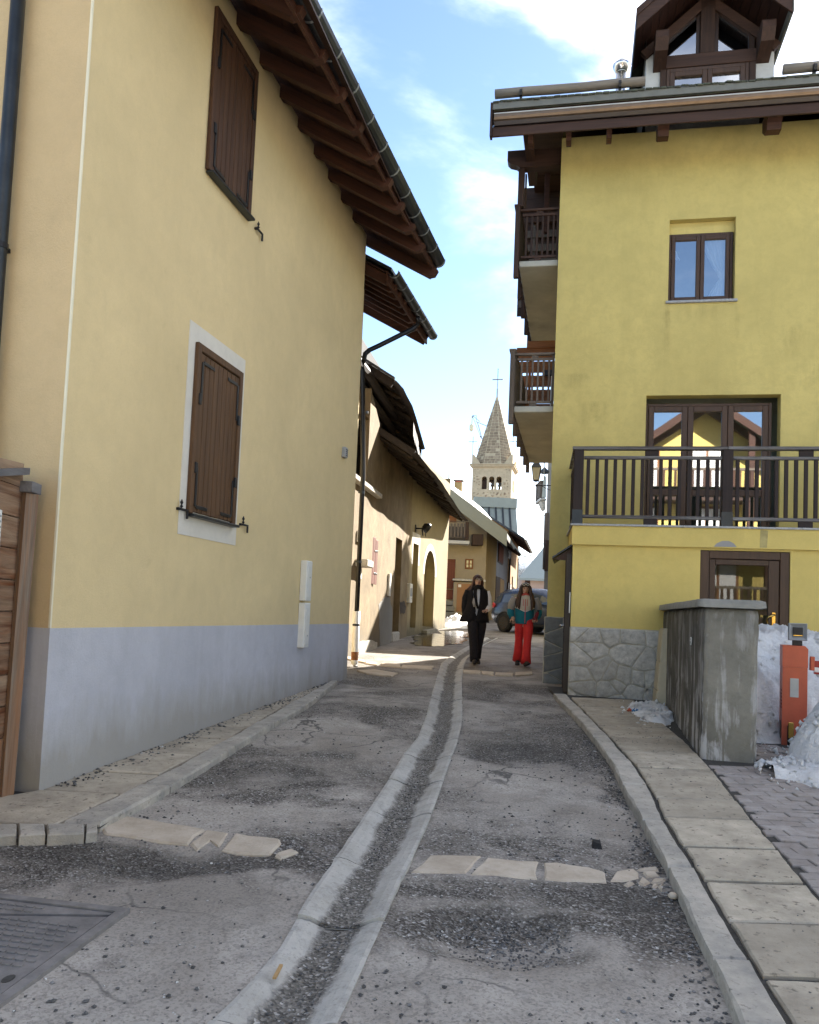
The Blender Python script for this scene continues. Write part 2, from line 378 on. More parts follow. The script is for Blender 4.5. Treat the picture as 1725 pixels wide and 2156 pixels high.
# ---------------------------------------------------------------- special ground materials
def asphalt():
    t = NT('asphalt'); p = t.pos()
    A = t.noise(p, .62, 7, .62, .9); B = t.noise(p, 2.3, 6, .65, .5); Cn = t.noise(t.pos((1, 1, 1)), 9, 4, .7)
    s = t.math('ADD', t.math('ADD', t.math('MULTIPLY', A, .62), t.math('MULTIPLY', B, .34)), t.math('MULTIPLY', Cn, .14))
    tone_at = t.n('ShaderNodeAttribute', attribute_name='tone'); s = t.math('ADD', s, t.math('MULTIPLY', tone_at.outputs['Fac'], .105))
    worn = t.rng(s, .455, .60)                                  # 1 = smooth worn skin, 0 = loose dark grit
    vor = t.n('ShaderNodeTexVoronoi', i_Scale=85.0); t.l(p, vor.inputs['Vector'])
    sep = t.n('ShaderNodeSeparateColor'); t.l(vor.outputs['Color'], sep.inputs[0])
    grit = t.ramp(sep.outputs[0], [(0, (.055, .048, .040)), (.45, (.118, .104, .090)), (.8, (.205, .186, .165)), (.95, (.30, .285, .265)), (1, (.52, .50, .47))])
    tone = t.noise(p, 1.1, 4, .6)
    skin = t.mix(t.rng(tone, .35, .65), (.285, .252, .215), (.465, .422, .370))
    skin = t.mix(t.rng(t.noise(p, 70, 3, .7), .54, .68, 0, .6), skin, (.085, .078, .07)); skin = t.mix(t.rng(sep.outputs[1], .5, 1.0, 0, .45), skin, (.13, .12, .105)); skin = t.mix(t.rng(t.noise(p, 5, 6, .75), .5, .75, 0, .5), skin, (.15, .138, .122))
    skin = t.mix(t.rng(t.noise(p, .9, 5, .6, .5), .55, .72, 0, .4), skin, (.18, .15, .12))
    ve = t.n('ShaderNodeTexVoronoi', feature='DISTANCE_TO_EDGE', i_Scale=1.7); nz = t.n('ShaderNodeTexNoise', i_Scale=4.0, i_Detail=5.0)
    t.l(p, nz.inputs['Vector']); mv = t.mix(.16, p, nz.outputs['Color']); t.l(mv, ve.inputs['Vector'])
    crack = t.math('MULTIPLY', t.rng(ve.outputs['Distance'], .004, .016, 1, 0), t.rng(t.noise(p, .8, 2), .5, .62))
    skin = t.mix(t.math('MULTIPLY', crack, .8), skin, (.045, .042, .04))
    col = t.mix(worn, grit, skin)
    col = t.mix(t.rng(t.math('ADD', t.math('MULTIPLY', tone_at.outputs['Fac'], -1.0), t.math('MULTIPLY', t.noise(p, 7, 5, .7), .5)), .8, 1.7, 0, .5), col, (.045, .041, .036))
    far = t.n('ShaderNodeSeparateXYZ'); t.l(t.n('ShaderNodeNewGeometry').outputs['Position'], far.inputs[0])
    col = t.mix(t.rng(far.outputs['Y'], 9, 16, 0, .45), col, (.17, .145, .115))   # dust and sand further up the lane
    h = t.math('ADD', t.math('MULTIPLY', t.math('SUBTRACT', 1.0, worn), t.math('MULTIPLY', vor.outputs['Distance'], .8)), t.math('MULTIPLY', worn, .75))
    nb = t.bump(h, .8, .012); nb = t.bump(t.noise(p, 130, 3, .7), .35, .004, nb)
    return t.done(col, t.rng(worn, 0, 1, .92, .78), nb, 0, .25)
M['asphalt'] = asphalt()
def channel_mat():
    t = NT('channel_concrete'); p = t.pos()
    at = t.n('ShaderNodeAttribute', attribute_name='cross')
    w = t.math('ADD', at.outputs['Fac'], t.math('MULTIPLY', t.math('SUBTRACT', t.noise(p, 3.2, 8, .72), .5), 1.25))
    m = t.rng(w, .46, .70)
    base = t.mix(t.rng(t.noise(p, 3.5, 6, .65), .3, .7), (.37, .35, .31), (.50, .475, .43)); base = t.mix(t.rng(t.noise(p, 9, 6, .75), .5, .72, 0, .55), base, (.19, .18, .165))
    base = t.mix(t.rng(t.noise(p, 45, 4, .7), .55, .7, 0, .5), base, (.16, .155, .15))
    vor = t.n('ShaderNodeTexVoronoi', i_Scale=80.0); t.l(p, vor.inputs['Vector']); sep = t.n('ShaderNodeSeparateColor'); t.l(vor.outputs['Color'], sep.inputs[0])
    grit = t.ramp(sep.outputs[0], [(0, (.085, .078, .068)), (.6, (.185, .17, .148)), (.93, (.28, .26, .23)), (1, (.46, .44, .41))])
    col = t.mix(m, base, grit)
    h = t.math('MULTIPLY', m, t.math('ADD', t.math('MULTIPLY', vor.outputs['Distance'], .8), .5))
    return t.done(col, .9, t.bump(t.noise(p, 60, 4, .7), .4, .006, t.bump(h, .7, .012)), 0, .2)
M['channel'] = channel_mat()
def snow_mat(name='snow', dirty=.5):
    t = NT(name); p = t.pos()
    col = t.mix(t.rng(t.noise(p, 2.2, 6, .65), .35, .7), (.82, .81, .80), (.93, .92, .90))
    d = t.noise(p, 3.5, 8, .75, .4); col = t.mix(t.rng(d, .52, .74, 0, dirty), col, (.30, .28, .255))
    col = t.mix(t.rng(t.noise(p, 55, 3, .7), .66, .74, 0, dirty), col, (.10, .09, .085))
    nb = t.bump(t.noise(p, 30, 6, .8), .9, .03); nb = t.bump(t.noise(p, 9, 5, .7), .6, .06, nb); t.b.inputs['Subsurface Weight'].default_value = 0.0
    return t.done(col, .55, nb, 0, .35)
M['snow'] = snow_mat('snow', .5); M['dirty_snow'] = snow_mat('dirty_snow', .9); M['roof_snow'] = snow_mat('roof_snow', .05)
def puddle_mat():
    t = NT('puddle_water'); p = t.pos()
    return t.done((.035, .034, .033), t.rng(t.noise(p, 5, 4), .3, .7, .04, .20), t.bump(t.noise(p, 30, 3), .06, .004), 0, .6)
M['water'] = puddle_mat()
def soil():
    t = NT('soil'); p = t.pos()
    return t.done(t.mix(t.rng(t.noise(p, .3, 6), .3, .7), (.10, .09, .075), (.17, .15, .13)), .95, t.bump(t.noise(p, 9, 5), .5, .03))
M['soil'] = soil()
def mount():
    t = NT('mountain'); p = t.pos((.001, .001, .001)); 
    sp = t.n('ShaderNodeSeparateXYZ'); t.l(t.n('ShaderNodeNewGeometry').outputs['Position'], sp.inputs[0])
    s = t.math('ADD', t.rng(sp.outputs['Z'], 120, 520, -.25, .35), t.noise(p, 6, 8, .7, .6))
    return t.done(t.mix(t.rng(s, .40, .62), (.06, .085, .10), (.34, .38, .44)), .95, t.bump(t.noise(p, 9, 8, .7), .9, 60))  # blue of haze and shaded snow is put into the base colours
M['mountain'] = mount()

# ---------------------------------------------------------------- lane outlines (measured on the road plane)
def curve(pix, dz=0.0):
    pts = sorted([(g.y, g.x) for g in (ground(x, y, dz) for x, y in pix)])
    ys = [a for a, b in pts]; xs = [b for a, b in pts]
    def f(y):
        if y <= ys[0]: return xs[0] + (y - ys[0]) * (xs[1] - xs[0]) / (ys[1] - ys[0])
        if y >= ys[-1]: return xs[-1] + (y - ys[-1]) * (xs[-1] - xs[-2]) / (ys[-1] - ys[-2])
        for i in range(len(ys) - 1):
            if y <= ys[i + 1]:
                t = (y - ys[i]) / max(1e-6, ys[i + 1] - ys[i]); return xs[i] + t * (xs[i + 1] - xs[i])
    f.ys = ys; return f
CHL = curve([(448, 2150), (516, 2083), (591, 1996), (650, 1895), (678, 1856), (740, 1763), (774, 1712), (822, 1640), (847, 1596), (880, 1556), (898, 1508), (911, 1458), (920, 1428), (929, 1399), (956, 1379), (994, 1357), (1050, 1330)])
CHR = curve([(712, 2156), (777, 2013), (841, 1869), (890, 1763), (916, 1698), (934, 1647), (949, 1603), (963, 1567), (972, 1530), (974, 1508), (973, 1468), (973, 1432), (977, 1403), (984, 1388), (1000, 1375), (1023, 1357), (1068, 1334)])
KRO = curve([(1178, 1474), (1226, 1523), (1253, 1557), (1287, 1601), (1320, 1672), (1353, 1725), (1408, 1827), (1486, 1990), (1530, 2078), (1561, 2156)], .06)
KRI = curve([(1209, 1476), (1259, 1526), (1290, 1557), (1341, 1614), (1378, 1672), (1398, 1722), (1463, 1820), (1564, 1990), (1669, 2156)], .07)
SRX = curve([(1340, 1476), (1449, 1563), (1520, 1640), (1581, 1719), (1642, 1790), (1700, 1858), (1790, 1960)], .07)
KLO = curve([(206, 1739), (318, 1680), (440, 1608), (575, 1525), (651, 1483), (690, 1452)], .05)
KLI = curve([(159, 1715), (294, 1652), (397, 1598), (508, 1539), (587, 1493), (672, 1447)], .06)
HOLES = [(ground(x, y), r, d) for x, y, r, d in ((1066, 1968, .34, .065), (1065, 1470, .42, .05), (800, 1440, .5, .04), (640, 1620, .4, .02), (330, 1812, .30, .025), (150, 1840, .6, .02), (1090, 1590, .5, .015), (520, 1800, .3, .02), (1062, 1660, .18, .02))]
def hroad(x, y):
    z = gz(y) + .011 * mnoise.noise((x * .9, y * .7, 0)) + .006 * mnoise.noise((x * 3, y * 2.5, 5)) + .0022 * mnoise.noise((x * 14, y * 14, 2))
    for P, r, d in HOLES:
        q = ((x - P.x) ** 2 + ((y - P.y)) ** 2) / (r * r)
        if q < 4: z -= d * math.exp(-q * q * 1.4) * (1 + .35 * mnoise.noise((x * 9, y * 9, 1)))
    a, b = CHL(y), CHR(y)
    if y < 24 and a + .035 < x < b - .035: z -= min(.10, 2.0 * min(x - a - .035, b - .035 - x))
    return z
def frange(a, b, s):
    n = max(1, round((b - a) / s)); return [a + (b - a) * i / n for i in range(n + 1)]

# ---------------------------------------------------------------- ground, road, far terrain
ys = frange(.6, 3, .1) + frange(3, 9, .045)[1:] + frange(9, 18, .09)[1:] + frange(18, 48, .3)[1:]
xs = frange(-7, -2.8, .3) + frange(-2.8, 3.2, .05)[1:] + frange(3.2, 9, .3)[1:]
mb = MB(); mb.smooth = True
nx = len(xs)
mb.add([(x, y, hroad(x, y)) for y in ys for x in xs], [(j * nx + i, j * nx + i + 1, (j + 1) * nx + i + 1, (j + 1) * nx + i) for j in range(len(ys) - 1) for i in range(nx - 1)])
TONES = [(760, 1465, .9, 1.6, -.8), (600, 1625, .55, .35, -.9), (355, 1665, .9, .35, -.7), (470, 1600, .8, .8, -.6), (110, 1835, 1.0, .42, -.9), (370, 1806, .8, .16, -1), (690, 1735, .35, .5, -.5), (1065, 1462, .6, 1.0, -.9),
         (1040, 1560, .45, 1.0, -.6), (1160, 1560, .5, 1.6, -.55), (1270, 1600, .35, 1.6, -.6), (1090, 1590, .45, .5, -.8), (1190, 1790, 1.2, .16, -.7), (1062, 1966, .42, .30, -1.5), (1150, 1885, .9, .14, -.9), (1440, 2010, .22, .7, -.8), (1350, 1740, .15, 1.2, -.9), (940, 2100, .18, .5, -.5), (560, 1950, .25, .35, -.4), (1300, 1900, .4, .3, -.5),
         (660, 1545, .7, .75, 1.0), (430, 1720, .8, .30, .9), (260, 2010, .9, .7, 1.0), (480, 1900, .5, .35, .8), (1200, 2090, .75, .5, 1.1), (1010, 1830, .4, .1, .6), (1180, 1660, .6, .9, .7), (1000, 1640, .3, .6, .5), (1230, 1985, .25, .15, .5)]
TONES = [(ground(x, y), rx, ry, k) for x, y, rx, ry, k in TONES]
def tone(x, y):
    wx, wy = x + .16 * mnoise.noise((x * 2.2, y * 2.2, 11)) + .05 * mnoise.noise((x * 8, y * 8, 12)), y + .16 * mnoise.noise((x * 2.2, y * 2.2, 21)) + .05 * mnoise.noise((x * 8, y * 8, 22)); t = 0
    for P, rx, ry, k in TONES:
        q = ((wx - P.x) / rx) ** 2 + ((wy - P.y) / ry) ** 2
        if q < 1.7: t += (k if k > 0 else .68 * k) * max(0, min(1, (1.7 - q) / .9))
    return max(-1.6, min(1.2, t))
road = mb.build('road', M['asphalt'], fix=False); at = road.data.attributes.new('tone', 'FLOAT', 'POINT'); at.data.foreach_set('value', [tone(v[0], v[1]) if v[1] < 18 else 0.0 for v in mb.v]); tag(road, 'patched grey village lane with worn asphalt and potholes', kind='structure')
gy = [-4000, -800, -200, -60, -30, -12, -6, 0, .7, 3, 8, 16, 24, 36, 48, 60, 90, 150, 400, 1200, 3000]
gx = [-3000, -800, -200, -60, -20, -7, 0, 9, 20, 60, 200, 800, 3000]
mb = MB(); nx = len(gx)
mb.add([(x, y, gz(y) - .035 - (.12 if .7 <= y <= 47 and -6.9 < x < 8.9 else 0) - max(0, (y - 150) * .02)) for y in gy for x in gx], [(j * nx + i, j * nx + i + 1, (j + 1) * nx + i + 1, (j + 1) * nx + i) for j in range(len(gy) - 1) for i in range(nx - 1)])
tag(mb.build('ground', M['soil'], fix=False), 'bare ground of the village around the lane', kind='structure')
# snow sheet added behind the viewer to bounce sun onto the shaded walls
mb = MB(); mb.smooth = True; X, Y = frange(-30, 34, .8), frange(-34, -1.6, .6); nx = len(X)
def hsq(x, y):
    e = min(1, max(0, (-1.9 - y + .8 * mnoise.noise((x * .5, 0, 4))) / 1.2)); return gz(y) - .05 + e * (.09 + .05 * mnoise.noise((x * .4, y * .4, 2)) + .03 * mnoise.noise((x * 1.3, y * 1.3, 2)))
mb.add([(x, y, hsq(x, y)) for y in Y for x in X], [(j * nx + i, j * nx + i + 1, (j + 1) * nx + i + 1, (j + 1) * nx + i) for j in range(len(Y) - 1) for i in range(nx - 1)])
tag(mb.build('bounce_snow', M['roof_snow'], fix=False), 'added snow sheet behind the viewer, bouncing sunlight onto the walls', kind='structure')
# mountains far beyond the village: a real ridge some 5 km off
mb = MB(); mb.smooth = True; nx = 120; ny = 14; vs = []
for j in range(ny):
    for i in range(nx):
        x = -4200 + i * 75; y = 4300 + j * 95
        rid = 285 + 90 * mnoise.noise((x / 900 + 3.3, .2, 0)) + 80 * mnoise.noise((x / 330, 1.5, 0)) + 50 * mnoise.noise((x / 130, 4.5, 0))
        rid += (x - 500) * .10 if x > 500 else 0
        prof = math.sin(min(1, j / 8) * math.pi / 2)
        vs.append((x, y, -60 + (rid + 130) * prof + 40 * prof * mnoise.noise((x / 160, y / 200, 7))))
mb.add(vs, [(j * nx + i, j * nx + i + 1, (j + 1) * nx + i + 1, (j + 1) * nx + i) for j in range(ny - 1) for i in range(nx - 1)])
tag(mb.build('mountains', M['mountain'], fix=False), 'snowy mountain ridge tinted haze blue, far beyond the lane', kind='structure')

# drain channel: dished concrete elements laid end to end up the middle of the lane
chan = thing('gutter_channel', None, None); tag(chan, 'dished concrete drain channel running up the middle of the lane', kind='structure')
PROF = [(0, -.05, 0), (0, .012, 0), (.05, .014, 0), (.15, .004, .12), (.27, -.018, .5), (.38, -.032, .85), (.5, -.036, 1), (.62, -.032, .9), (.73, -.018, .55), (.85, .004, .15), (.95, .014, 0), (1, .012, 0), (1, -.05, 0)]
y = 2.2; k = 0
rc = random.Random(3)
while y < 23.5:
    L = .72 + rc.random() * .25; y1 = y + L; g = .006 + .006 * rc.random(); n = 7; vs = []; cr = []
    dzz = rc.uniform(-.006, .008); tl = rc.uniform(-.012, .012)
    for i in range(n):
        yy = y + g + (L - 2 * g) * i / (n - 1); a, b = CHL(yy), CHR(yy)
        for u, z, c in PROF:
            wob = .008 * mnoise.noise((u * 9, yy * 9, 3)) if 0 < u < 1 else .012 * mnoise.noise((u * 5, yy * 7, 1))
            xx = a + (b - a) * u + (wob if u in (0, 1) else 0)
            vs.append((xx, yy + tl * (u - .5) * 2, gz(yy) + z + dzz + wob * .3)); cr.append(c)
    m = len(PROF)
    mb = MB(); mb.add(vs, [(i * m + q, i * m + q + 1, (i + 1) * m + q + 1, (i + 1) * m + q) for i in range(n - 1) for q in range(m - 1)] + [list(range(m)), list(range((n - 1) * m, n * m))[::-1]])
    me = mb.mesh('channel_stone', M['channel'], fix=True, merge=False)
    at = me.attributes.new('cross', 'FLOAT', 'POINT'); at.data.foreach_set('value', cr)
    part('channel_stone', me, chan); y = y1; k += 1

# ---------------------------------------------------------------- pavements
def slab_poly(mb, pts, top, bot, ch=.012, jit=.0, rnd=random, zf=None):
    """a stone from a ground polygon: bevelled top edge"""
    n = len(pts); cx = sum(p[0] for p in pts) / n; cy = sum(p[1] for p in pts) / n
    q = [(p[0] + rnd.uniform(-jit, jit), p[1] + rnd.uniform(-jit, jit)) for p in pts]
    def ins(p, d):
        dx, dy = cx - p[0], cy - p[1]; L = math.hypot(dx, dy); return (p[0] + dx / L * d, p[1] + dy / L * d)
    zf = zf or (lambda x, y: gz(y))
    def z(p, h): return zf(p[0], p[1]) + h
    r0 = [(p[0], p[1], z(p, bot)) for p in q]; r1 = [(p[0], p[1], z(p, top - ch * .8)) for p in q]
    r2 = [(*ins(p, ch), z(p, top)) for p in q]
    b = len(mb.v); mb.add(r0 + r1 + r2, [(i, (i + 1) % n, n + (i + 1) % n, n + i) for i in range(n)] + [(n + i, n + (i + 1) % n, 2 * n + (i + 1) % n, 2 * n + i) for i in range(n)] + [list(range(2 * n, 3 * n))])
    return mb
def worn(pts, step=.09, amp=.006):
    out = []
    for i in range(len(pts)):
        a, b = Vector(pts[i]), Vector(pts[(i + 1) % len(pts)]); m = max(1, int((b - a).length / step))
        for j in range(m):
            v = a.lerp(b, j / m); out.append((v.x + amp * 1.6 * mnoise.noise((v.x * 9, v.y * 9, 31)) + random.uniform(-amp, amp) * .4, v.y + amp * 1.6 * mnoise.noise((v.x * 9, v.y * 9, 41)) + random.uniform(-amp, amp) * .4))
    return out
def stone_part(name, mat_, parent, pts, top, bot=-.08, ch=.012, jit=.0):
    if name == 'paving_slab': pts = worn(pts); jit = 0
    return slab_poly(MB(), pts, top, bot, ch, jit).build(name, mat_, parent)
rp = random.Random(11)
pav = thing('pavement', None, None); tag(pav, 'stone slab pavement with kerb along the yellow house', kind='structure')
# bed of dark grit under the joints
def strip(fa, fb, y0, y1, h, step=.4):
    Y = frange(y0, y1, step); mb = MB()
    mb.add([p for y in Y for p in ((fa(y), y, gz(y) + h), (fb(y), y, gz(y) + h))], [(2 * i, 2 * i + 1, 2 * i + 3, 2 * i + 2) for i in range(len(Y) - 1)]); return mb
strip(lambda y: KRO(y) + .03, lambda y: 9.0, 1.2, 12.2, .046).build('bed', M['joint'], pav, fix=False)
y = 1.6
while y < 11.2:                                                  # kerb stones
    L = rp.uniform(.85, 1.15); y1 = min(y + L, 11.3); g = .005
    Y = frange(y + g, y1 - g, .12)
    po = [(KRO(v) + rp.uniform(-.005, .005), v) for v in Y]; pi = [(KRI(v) - .018 + rp.uniform(-.004, .004), v) for v in Y][::-1]
    stone_part('kerb_stone', M['kerb'], pav, po + pi, .070 + rp.uniform(-.004, .006), -.1, .018); y = y1
JY = sorted(ground(x, yy, .07).y for x, yy in ((1750, 2240), (1650, 2056), (1580, 1939), (1540, 1854), (1500, 1783), (1470, 1722), (1420, 1680), (1400, 1617), (1390, 1583), (1370, 1553), (1350, 1530), (1330, 1508), (1310, 1490)))
JY = [JY[0] - 1.1, JY[0] - .55] + JY + [11.0]
for a, b in zip(JY, JY[1:]):
    if b - a < .12: continue
    g = rp.uniform(.014, .024); i, o = KRI, SRX
    xo0, xo1 = min(o(a), i(a) + .85), min(o(b), i(b) + .85)
    stone_part('paving_slab', M['paving'], pav, [(i(a) + .012, a + g), (xo0 - .01, a + g + .012), (xo1 - .012, b - g + .012), (i(b) + .012, b - g)], .066 + rp.uniform(-.004, .006), -.05, .01, .004)
n_b = 0
bl, bw = .205, .105                                             # concrete block pavers beyond the slabs
for r in range(60):
    y = 2.6 + r * (bw + .006)
    if y > 8.2: break
    for c in range(24):
        x = 1.0 + c * (bl + .006) + (r % 2) * bl / 2
        e0, e1 = min(SRX(y), KRI(y) + .85) + .012, min(SRX(y + bw), KRI(y + bw) + .85) + .012
        if x + bl < max(e0, e1) + .05 or x + bl > 3.9 or (y > 7.2 and x < 3.2): continue
        if n_b >= 292: break
        if ground(1725, 2100).x > 0 and x > 1.05 * (y * .50 + .35) + .4: continue
        n_b += 1
        h = .058 + rp.uniform(-.006, .006) + .008 * mnoise.noise((x * 2, y * 2, 9))
        stone_part('paver', M['paver'], pav, [(max(x, e0), y), (x + bl, y), (x + bl, y + bw), (max(x, e1), y + bw)], h, -.03, .006, .003)
pl = thing('pavement', None, None); tag(pl, 'narrow slab pavement and kerb along the ochre house', kind='structure')
WB0, WB1 = ground(80, 1682), ground(720, 1430)
LBF = Frame(WB0, 12.55)
def wallx(y): return LBF.O.x + (y - LBF.O.y) * math.tan(R(12.55))
strip(lambda y: -6.5 if y < LBF.O.y else wallx(y) - .05, lambda y: KLO(max(y, 5.1)) - .02, 4.90, 11.9, .036, .25).build('bed', M['joint'], pl, fix=False)
y = 4.93
while y < 11.6:
    L = rp.uniform(.9, 1.4); y1 = min(y + L, 11.7); g = .006; Y = frange(y + g, y1 - g, .12)
    stone_part('kerb_stone', M['kerb'], pl, [(KLI(v) + .015 + rp.uniform(-.004, .004), v) for v in Y] + [(KLO(v) + rp.uniform(-.005, .005), v) for v in Y][::-1], .062 + rp.uniform(-.004, .005), -.1, .02); y = y1
y = 4.895
for i in range(16):
    L = rp.uniform(.5, .72); y1 = y + L; g = .013
    xl0 = (-3.4 if y < LBF.O.y - .05 else wallx(y) + .01); xl1 = (-3.4 if y1 < LBF.O.y - .05 else wallx(y1) + .01)
    if y < LBF.O.y - .05 <= y1: xl0 = -3.0
    stone_part('paving_slab', M['paving'], pl, [(xl0, y + g), (KLI(max(y, 4.9)) - .012, y + g - .03), (KLI(y1) - .012, y1 - g - .03), (xl1, y1 - g)], .056 + rp.uniform(-.004, .004), -.05, .008, .003); y = y1
    if y > 11.2: break
for a, b in (((-6, 1737), (35, 1763)), ((39, 1737), (94, 1762)), ((98, 1737), (178, 1760)), ((181, 1737), (204, 1756))):   # kerb stones turning the corner
    p = [ground(a[0], a[1], .05), ground(b[0], a[1], .05), ground(b[0] + 1, b[1] - 4, .05), ground(a[0] + 1, b[1], .05)]
    stone_part('kerb_stone', M['kerb'], pl, [(v.x, v.y) for v in p], .060, -.08, .014, .004)
for X in (-2.95, -3.3): stone_part('kerb_stone', M['kerb'], pl, [(X, 4.74), (X + .33, 4.75), (X + .33, 4.86), (X, 4.86)], .058, -.08, .02, .006)

# rows of old stones set across the lane
def crossing(label, polys, top=.004):
    c = thing('stone_row', None, None); tag(c, label, kind='structure')
    for p in polys:
        q = [ground(x, y, top) for x, y in p]
        pts = []
        for i in range(len(q)):
            a, b = q[i], q[(i + 1) % len(q)]; m = max(1, int((b - a).length / .09))
            for j in range(m):
                v = a.lerp(b, j / m); pts.append((v.x + rp.uniform(-.010, .010), v.y + rp.uniform(-.010, .010)))
        slab_poly(MB(), pts, top + rp.uniform(.004, .010), -.1, .014, .004, rp, lambda x, y: gz(y) + .6 * (hroad(x, y) - gz(y)) if abs(hroad(x, y) - gz(y)) < .03 else gz(y)).build('cobble', M['cross_stone'], c)
def c2(l, ox, oy, k): return [((ox + x / k) / 1.753, (oy + y / k) / 1.753) for x, y in l]
crossing('row of pale stones set across the lane left of the drain', [c2(l, 0, 2200, 1.4375) for l in (
    [(520, 1215), (680, 1175), (1085, 1245), (995, 1320), (850, 1305), (720, 1290), (545, 1265)], [(1010, 1312), (1100, 1245), (1215, 1260), (1170, 1325), (1110, 1300), (1040, 1340)],
    [(1170, 1338), (1240, 1265), (1480, 1290), (1495, 1312), (1430, 1360), (1250, 1358)], [(1460, 1372), (1480, 1355), (1560, 1340), (1580, 1356), (1500, 1385)])])
crossing('row of pale stones and cobbles set across the lane right of the drain', [c2(l, 1000, 2900, 1.327) for l in (
    [(694, 420), (780, 340), (1025, 350), (962, 430)], [(972, 435), (1050, 355), (1305, 375), (1310, 460)], [(1335, 385), (1342, 465), (1645, 478), (1640, 430), (1560, 402), (1400, 380)])] +
    [c2(l, 2000, 2900, 1.6846) for l in ([(430, 600), (460, 540), (560, 520), (610, 545), (600, 578), (520, 600)], [(585, 525), (640, 512), (715, 505), (722, 530), (640, 540)], [(628, 545), (700, 538), (728, 560), (660, 575)],
     [(680, 605), (690, 575), (770, 580), (775, 600), (720, 612)], [(590, 612), (630, 575), (670, 605), (640, 625)], [(500, 618), (550, 600), (585, 610), (545, 628)], [(680, 632), (690, 610), (722, 616), (718, 638)], [(728, 618), (765, 612), (765, 640), (735, 655)])])
crossing('far row of pale stones across the lane behind the ochre house', [c2(l, 1000, 2300, 1.568) for l in (
    [(425, 190), (545, 213), (545, 228), (425, 204)], [(548, 218), (615, 230), (612, 242), (546, 232)], [(640, 232), (750, 240), (752, 256), (640, 246)], [(757, 244), (945, 250), (935, 266), (757, 258)],
    [(500, 272), (600, 268), (735, 290), (700, 308), (560, 292)])], .018)
crossing('far row of pale stones across the lane beside the two walkers', [c2(l, 1000, 2300, 1.568) for l in (
    [(1112, 271), (1215, 276), (1215, 292), (1115, 285)], [(1218, 277), (1292, 283), (1288, 300), (1220, 292)], [(1300, 287), (1405, 291), (1402, 304), (1302, 302)], [(1413, 287), (1512, 282), (1516, 296), (1415, 304)])], .018)

# loose grit: too many to count, one object
g = MB(); rg = random.Random(5)
def pebble(x, y, r, z0=None):
    z = hroad(x, y) if z0 is None else z0
    s = [rg.uniform(.6, 1.3) for _ in range(6)]; a = rg.uniform(0, 6.28); ca, sa = math.cos(a) * r, math.sin(a) * r
    g.add([(x + ca * s[0], y + sa * s[0], z + r * .3), (x - sa * s[1], y + ca * s[1], z + r * .2), (x - ca * s[2], y - sa * s[2], z + r * .35), (x + sa * s[3], y - ca * s[3], z + r * .25), (x, y, z + r * .8 * s[4]), (x, y, z - r * .3)],
          [(0, 1, 4), (1, 2, 4), (2, 3, 4), (3, 0, 4), (1, 0, 5), (2, 1, 5), (3, 2, 5), (0, 3, 5)])
for i in range(5200):
    y = 2.6 + 7.5 * rg.random() ** 1.7; x = rg.uniform(-2.4, KRO(y) - .02)
    if x < KLO(y) + .03 and y > 4.9: continue
    if mnoise.noise((x * .9, y * .9, 3)) < rg.uniform(-.5, .35): continue
    pebble(x, y, rg.choice((.004, .005, .006, .008, .011)) * rg.uniform(.8, 1.4))
for i in range(900):
    y = rg.uniform(2.6, 8.5); u = rg.gauss(.5, .13); x = CHL(y) + (CHR(y) - CHL(y)) * u; pebble(x, y, rg.uniform(.004, .009), gz(y) - .03)
for P, r, d in HOLES[:1]:
    for i in range(520):
        a = rg.uniform(0, 6.28); q = r * .95 * rg.random() ** .7; pebble(P.x + math.cos(a) * q, P.y + math.sin(a) * q * .8, rg.uniform(.004, .010))
for i in range(520):
    y = 2.7 + 6 * rg.random(); pebble(KRO(y) - abs(rg.gauss(0, .07)) - .015, y, rg.uniform(.006, .013))
for i in range(420):
    y = rg.uniform(5.7, 11.5); pebble(wallx(y) + .02 + abs(rg.gauss(0, .10)), y, rg.uniform(.005, .018), gz(y) + .055)
for i in range(160):
    y = rg.uniform(2.8, 9); pebble(rg.uniform(KRI(y), KRI(y) + .7), y, rg.uniform(.004, .009), gz(y) + .066)
def grit_mat():
    t = NT('grit'); p = t.pos(); v = t.n('ShaderNodeTexVoronoi', i_Scale=30.0); t.l(p, v.inputs['Vector']); s = t.n('ShaderNodeSeparateColor'); t.l(v.outputs['Color'], s.inputs[0])
    return t.done(t.ramp(s.outputs[0], [(0, (.05, .048, .046)), (.7, (.12, .115, .11)), (.92, (.24, .23, .22)), (1, (.6, .59, .56))]), .9)
M['grit'] = grit_mat()
tag(g.build('gravel', M['grit'], fix=False), 'loose dark grit scattered over the lane', kind='stuff')

# wet patch
mb = MB(); 
for cx_, cy_, rx, ry, sd_ in ((930, 1345, .75, 2.2, 1), (905, 1357, .45, .8, 2), (962, 1335, .55, 1.4, 3)):
    c = ground(cx_, cy_); pts = []
    for k in range(40):
        a = 6.2832 * k / 40; r = 1 + .45 * mnoise.noise((math.cos(a) * 1.6, math.sin(a) * 1.6, sd_))+ .25 * mnoise.noise((math.cos(a) * 5, math.sin(a) * 5, sd_))
        x, y = c.x + rx * r * math.cos(a), c.y + ry * r * math.sin(a); pts.append((x, y, gz(y) + .013 + .0015 * sd_))
    mb.add(pts, [list(range(40))])
tag(mb.build('water', M['water'], fix=False), 'shallow meltwater puddle on the lane by the old barn', kind='structure')
# ================================================================ ochre house on the left
LA = LBF.at
b1 = framed('house', 'ochre rendered house with blue grey plinth and two closed brown shutters, left of the lane', 'house', LBF)
LEN = 7.05
